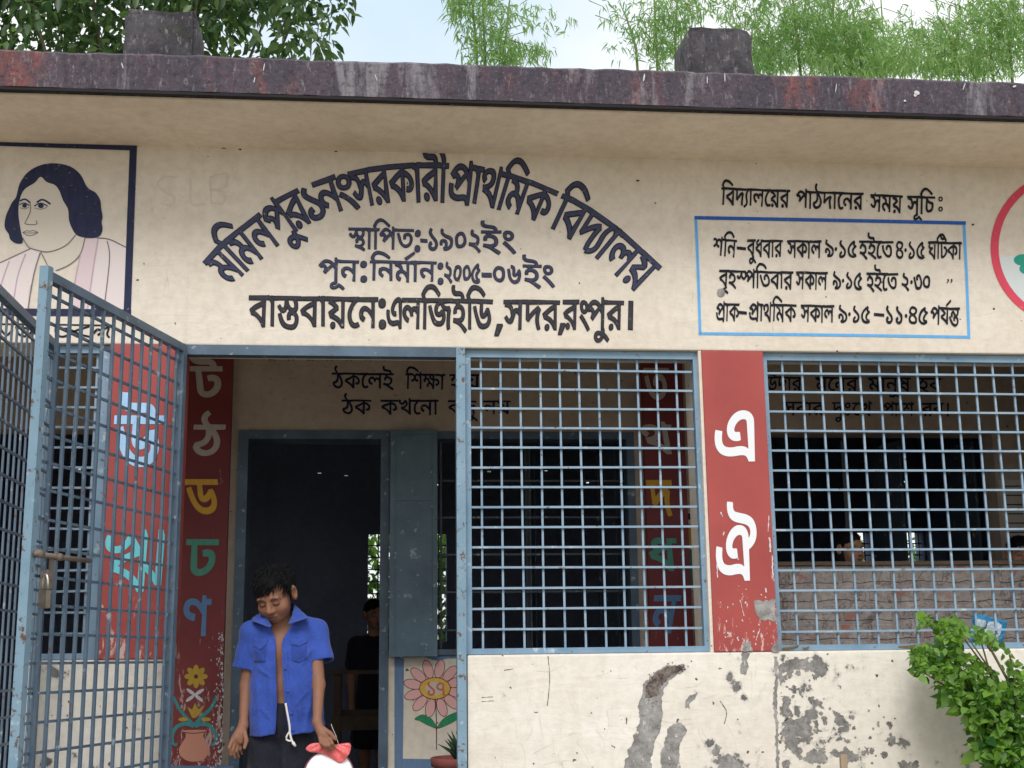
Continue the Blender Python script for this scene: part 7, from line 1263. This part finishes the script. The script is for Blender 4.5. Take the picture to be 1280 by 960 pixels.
# ------------------------------------------------------------------ foliage
class Leaves:
    def __init__(s, seed): s.v = []; s.f = []; s.t = []; s.r = np.random.default_rng(seed)
    def add(s, p, d, nrm, L_, W_, tint, kind='ovate', droop=.25):
        """one folded leaf from p along d"""
        d = d / np.linalg.norm(d); x = np.cross(d, nrm); x /= max(np.linalg.norm(x), 1e-6); n_ = np.cross(x, d); o = len(s.v)
        st = ((0, .0), (.30, .9), (.62, .85), (1.0, 0)) if kind == 'ovate' else ((0, .15), (.25, 1), (.6, .75), (1, 0))
        for t, w_ in st:
            c = p + d * L_ * t - np.array([0, 0, 1]) * droop * L_ * t * t
            if w_ < .05: s.v.append(c)
            else: s.v += [c - x * W_ * w_ * .5 + n_ * W_ * .16 * w_, c, c + x * W_ * w_ * .5 + n_ * W_ * .16 * w_]
        if kind == 'ovate': fs = [(0, 2, 1), (0, 3, 2), (1, 2, 5, 4), (2, 3, 6, 5), (4, 5, 7), (5, 6, 7)]
        else: fs = [(0, 1, 4, 3), (1, 2, 5, 4), (3, 4, 7, 6), (4, 5, 8, 7), (6, 7, 9), (7, 8, 9)]
        s.f += [[i + o for i in f] for f in fs]; s.t += [tint] * (len(s.v) - o)
    def build(s, name, matname, parent=None, loc=None):
        m_ = MB(); m_.v = [tuple(v) for v in s.v]; m_.f = s.f; m_.m = [0] * len(s.f); m_.sm = [True] * len(s.f); o = m_.build(name, matname, parent, loc)
        at = o.data.attributes.new('tint', 'FLOAT', 'POINT'); at.data.foreach_set('value', np.array(s.t, np.float32)); return o
def rdir(r): v = r.normal(size=3); return v / np.linalg.norm(v)
def clump(lv, c, rad_, n, L0, wr, kind, droop, tintc, upb=.5):
    r = lv.r
    for _ in range(n):
        q = rdir(r) * rad_ * r.random() ** .45; d = q / (np.linalg.norm(q) + 1e-6) * .7 + rdir(r) * .7 + np.array([0, 0, -droop]); nm = rdir(r) * .6 + np.array([0, -.25, upb]); L_ = L0 * r.uniform(.65, 1.25)
        lv.add(np.array(c) + q, d, nm, L_, L_ * wr * r.uniform(.8, 1.2), float(np.clip(tintc + r.normal() * .22, 0, 1)), kind, droop)
# broad-leaved tree behind the left half of the roof
tx = P(240, 60, 8.2); tree = thing('broadleaf_tree', 'dark green broad leaved tree rising behind the left part of the roof', 'tree', (tx.x - .4, 8.2, ZG))
lv = Leaves(1); r = lv.r; ends = []
for _ in range(860):
    px, py = r.uniform(-160, 432), r.uniform(-150, 96)
    if py > 6 and 402 < px: continue
    if 14 < px < 62 and 26 < py < 66: continue
    if 385 < px and py > 40 and r.random() < .6: continue
    if px > 340 + r.normal() * 30 and py > 62: continue
    Y = r.uniform(7.2, 9.4); c = np.array(P(px, py, Y)); ends.append(c); clump(lv, c, .26, 15, .135, .5, 'ovate', .3, r.uniform(.12, .68))
for px, py, n in ((418, 10, 10), (412, 30, 8), (436, 4, 7), (405, 52, 8), (402, 66, 7), (430, 14, 6)): clump(lv, np.array(P(px, py, 8.0)), .13, n, .12, .46, 'ovate', .3, .55)
lv.build('crown', 'broad_leaf', tree)
T = MB(); b_ = Vector((tx.x - .4, 8.2, ZG - .1)); T.tube([b_, b_ + Vector((.05, 0, 1.6)), b_ + Vector((-.05, .1, 3.2)), b_ + Vector((.05, .1, 4.7))], [.20, .17, .15, .11], 12)
for i in range(0, len(ends), 60):
    e_ = Vector(ends[i]); f_ = b_ + Vector((0, .1, r.uniform(3.2, 4.7))); mid = f_.lerp(e_, .5) + Vector((0, 0, .25)); T.tube([f_, mid, e_], [.035, .022, .008], 6)
T.build('trunk', 'bark', tree)
# bamboo behind the right half
def bamboo(label, base_px, Y, masses, seed, culms, tint=.5):
    bx = P(base_px, 90, Y).x; th = thing('bamboo_clump', label, 'bamboo', (bx, Y, ZG), 'bamboo clumps behind the roof'); lv = Leaves(seed); r = lv.r; tips = []
    for (px, py, rx, ry, n, tn) in masses:
        for _ in range(int(n * 1.35)):
            a = r.uniform(0, 6.283); q = r.random() ** .6; X_, Z_ = px + rx * q * math.cos(a), py + ry * q * math.sin(a); c = np.array(P(X_, Z_, Y + r.uniform(-.5, .5))); base = rdir(r) * .8 + np.array([0, 0, -.7])
            for j in range(r.integers(3, 8)):
                d = base + rdir(r) * .8; L_ = r.uniform(.06, .135); lv.add(c + rdir(r) * .05, d, rdir(r) * .7 + np.array([0, -.3, .4]), L_, L_ * r.uniform(.13, .2), float(np.clip(tn + r.normal() * .22, 0, 1)), 'lance', .25)
            tips.append(c)
    lv.build('foliage', 'bamboo_leaf', th); T = MB()
    for (pt, pb) in culms:
        t0 = P(pt[0], pt[1], Y); m0 = P((pt[0] + pb) / 2, 60, Y); b0_ = Vector((bx + (P(pb, 90, Y).x - bx) * .5, Y, ZG - .05)); T.tube([b0_, b0_.lerp(m0, .5) + Vector((.03, 0, 0)), m0, m0.lerp(t0, .6) + Vector((0, 0, .06)), t0], [.03, .026, .017, .011, .004], 7)
    for i in range(0, len(tips), 9):
        e_ = Vector(tips[i]); T.tube([e_ + Vector((r.uniform(-.25, .25), 0, .12)), e_ + Vector((0, 0, .04)), e_], [.006, .004, .002], 4)
    T.build('culms', 'bamboo_culm', th); return th
bamboo('slender pale green bamboo clump above the middle of the roof edge', 610, 9.2, [(600, 20, 40, 36, 120, .55), (615, 62, 38, 22, 105, .6), (650, 66, 42, 14, 60, .55), (585, -20, 40, 36, 90, .6), (660, 18, 26, 12, 16, .6), (570, 4, 14, 16, 20, .6), (690, 30, 24, 24, 10, .5)], 21, [((600, -60), 612), ((585, -50), 606), ((640, -20), 622)])
bamboo('sparse bamboo clump just left of the right roof stub', 820, 9.8, [(822, 45, 30, 40, 95, .45), (790, 20, 40, 30, 28, .5), (850, 30, 34, 40, 110, .5), (860, 5, 60, 24, 70, .6), (780, 60, 20, 30, 8, .4)], 22, [((815, -60), 826), ((850, -70), 838), ((775, 5), 815)])
bamboo('dense bright green bamboo clump to the right of the right roof stub', 1040, 9.4, [(980, 40, 50, 46, 210, .5), (1060, 62, 58, 36, 330, .7), (1040, 25, 60, 34, 230, .65), (960, 70, 26, 26, 90, .4), (1100, 80, 40, 20, 130, .85), (1000, -30, 90, 40, 130, .6), (930, 10, 40, 30, 70, .6)], 23, [((1040, -60), 1045), ((985, -60), 1010), ((1090, 10), 1060), ((1075, 40), 1050)])
bamboo('feathery bamboo clump at the right edge above the roof', 1230, 9.0, [(1240, 40, 56, 44, 270, .65), (1165, 62, 46, 32, 170, .7), (1200, 85, 60, 14, 130, .6), (1270, 0, 50, 50, 200, .7), (1290, 60, 40, 40, 110, .6), (1130, 28, 50, 20, 24, .6), (1190, 10, 30, 24, 20, .6)], 24, [((1240, -60), 1236), ((1275, -70), 1250), ((1170, 20), 1216)])
bamboo('pale far bamboo thicket filling the gaps right of the right roof stub', 1120, 13.0, [(1000, 50, 70, 40, 220, .8), (1080, 55, 70, 36, 260, .85), (1160, 60, 70, 34, 220, .8), (1240, 55, 70, 46, 240, .8), (940, 60, 40, 34, 90, .7), (1060, 82, 130, 16, 200, .85), (860, 70, 50, 20, 50, .7)], 25, [((1100, -20), 1110), ((1000, -10), 1020), ((1200, 0), 1190)])
# greenery seen through the back windows of the classroom
for i, (x0, x1, Y, lab) in enumerate(((-.9, .95, 7.6, 'sunlit green bush outside the back window behind the doorway'), (1.5, 3.0, 7.4, 'green bush outside the narrow back window behind the middle grille'), (3.2, 6.0, 7.8, 'tall green bush outside the back windows behind the right grille'), (-3.6, -1.9, 7.5, 'green bush outside the back window behind the left grille'))):
    th = thing('garden_bush', lab, 'bush', ((x0 + x1) / 2, Y, ZG), 'bushes behind the classroom'); lv = Leaves(40 + i); r = lv.r
    for _ in range(int(330 * (x1 - x0))): clump(lv, (r.uniform(x0, x1), Y + r.uniform(-.4, .4), ZG + .2 + (2.75 - .2 * i % 2) * r.random() ** .8), .17, 11, .105, .5, 'ovate', .3, r.uniform(.2, .9))
    lv.build('foliage', 'bush_leaf', th); T = MB()
    for k_ in range(5): bx = x0 + (x1 - x0) * (k_ + .5) / 5; T.tube([(bx, Y, ZG - .05), (bx + r.uniform(-.1, .1), Y, ZG + 1.1), (bx + r.uniform(-.3, .3), Y, ZG + 2.3)], [.025, .018, .008], 6)
    T.build('stems', 'bark', th)
# shrub in front of the low wall at the right
sb = P(1292, 1000, -.30); shrub = thing('leafy_shrub', 'bright green leafy shrub growing up across the low wall at the lower right', 'shrub', (sb.x, -.30, ZG)); lv = Leaves(7); r = lv.r; T = MB(); root = Vector((sb.x + .05, -.25, ZG - .05))
masses = [(1157, 777, 9, 7, 34), (1180, 788, 14, 10, 55), (1190, 778, 10, 6, 34), (1160, 822, 17, 14, 100), (1186, 812, 18, 15, 130), (1200, 835, 24, 17, 150), (1176, 842, 17, 10, 80), (1208, 862, 24, 18, 150), (1185, 858, 12, 10, 50), (1228, 884, 26, 20, 150), (1243, 912, 26, 20, 130), (1262, 935, 26, 22, 130), (1275, 900, 20, 24, 120), (1228, 848, 20, 16, 90), (1232, 798, 14, 7, 34), (1226, 790, 8, 5, 14), (1276, 868, 16, 20, 80), (1290, 940, 26, 40, 160), (1252, 872, 14, 14, 50), (1240, 945, 20, 14, 60), (1205, 790, 8, 8, 26), (1212, 884, 16, 12, 70), (1238, 930, 22, 14, 90), (1262, 962, 30, 22, 150), (1285, 985, 30, 30, 150), (1255, 900, 26, 24, 120), (1270, 840, 10, 12, 30), (1150, 838, 10, 8, 36), (1148, 820, 8, 8, 30), (1190, 872, 10, 8, 30), (1222, 908, 14, 10, 44), (1246, 948, 16, 12, 60)]
for (px, py, rx, ry, n) in masses:
    for _ in range(int(n * 1.3)):
        a = r.uniform(0, 6.283); q = r.random() ** .5; Y = -.12 - .30 * r.random(); c = np.array(P(px + rx * q * math.cos(a), py + ry * q * math.sin(a), Y)); d = rdir(r) * .7 + np.array([-.25, -.25, .25]); big = py > 870 and r.random() < .35
        L_ = r.uniform(.018, .044) * (1.6 if big else 1); up = max(0, (860 - py) / 90)
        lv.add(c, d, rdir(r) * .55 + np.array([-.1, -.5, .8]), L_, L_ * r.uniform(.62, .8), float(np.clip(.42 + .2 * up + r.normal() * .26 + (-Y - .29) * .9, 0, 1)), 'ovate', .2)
    e_ = P(px, py, -.26); T.tube([root, P(1282, 950, -.25), P(1282, 950, -.25).lerp(e_, .5) + Vector((.04, 0, .02)), e_], [.009, .007, .005, .002], 6)
st_ = smoothcurve([(1262, 905), (1248, 868), (1236, 835), (1228, 808), (1222, 792)], 4); T.tube([P(x, y, -.34) for x, y in st_], [.005 - .003 * i / len(st_) for i in range(len(st_))], 6)
st_ = smoothcurve([(1275, 890), (1270, 862), (1266, 838), (1262, 818)], 4); T.tube([P(x, y, -.36) for x, y in st_], [.0035] * len(st_), 6)
for (px, py) in ((1258, 819), (1264, 822), (1252, 826), (1268, 831), (1256, 836), (1262, 842), (1266, 840), (1244, 815), (1250, 810), (1258, 812), (1271, 847), (1240, 806), (1233, 803)):
    c = np.array(P(px, py, -.36)); d = np.array([r.uniform(-1, 1), -.3, r.uniform(-.1, .9)]); lv.add(c, d, np.array([0, -1, .6]) + rdir(r) * .3, .034, .026, float(r.uniform(.25, .6)), 'ovate', .1)
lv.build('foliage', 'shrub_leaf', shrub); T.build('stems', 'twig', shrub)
# low weeds along the foot of the front wall
lv = Leaves(77); r = lv.r
for _ in range(1500):
    x = r.uniform(.5, 4.6); y = -.02 - abs(r.normal()) * .25; lv.add(np.array([x, y, ZG]), rdir(r) * .5 + np.array([0, 0, 1.0]), rdir(r), r.uniform(.06, .2), r.uniform(.01, .025), float(r.random()), 'lance', .3)
tag(lv.build('grass', 'bush_leaf'), 'short grass and weeds along the foot of the low wall', 'grass', kind='stuff')
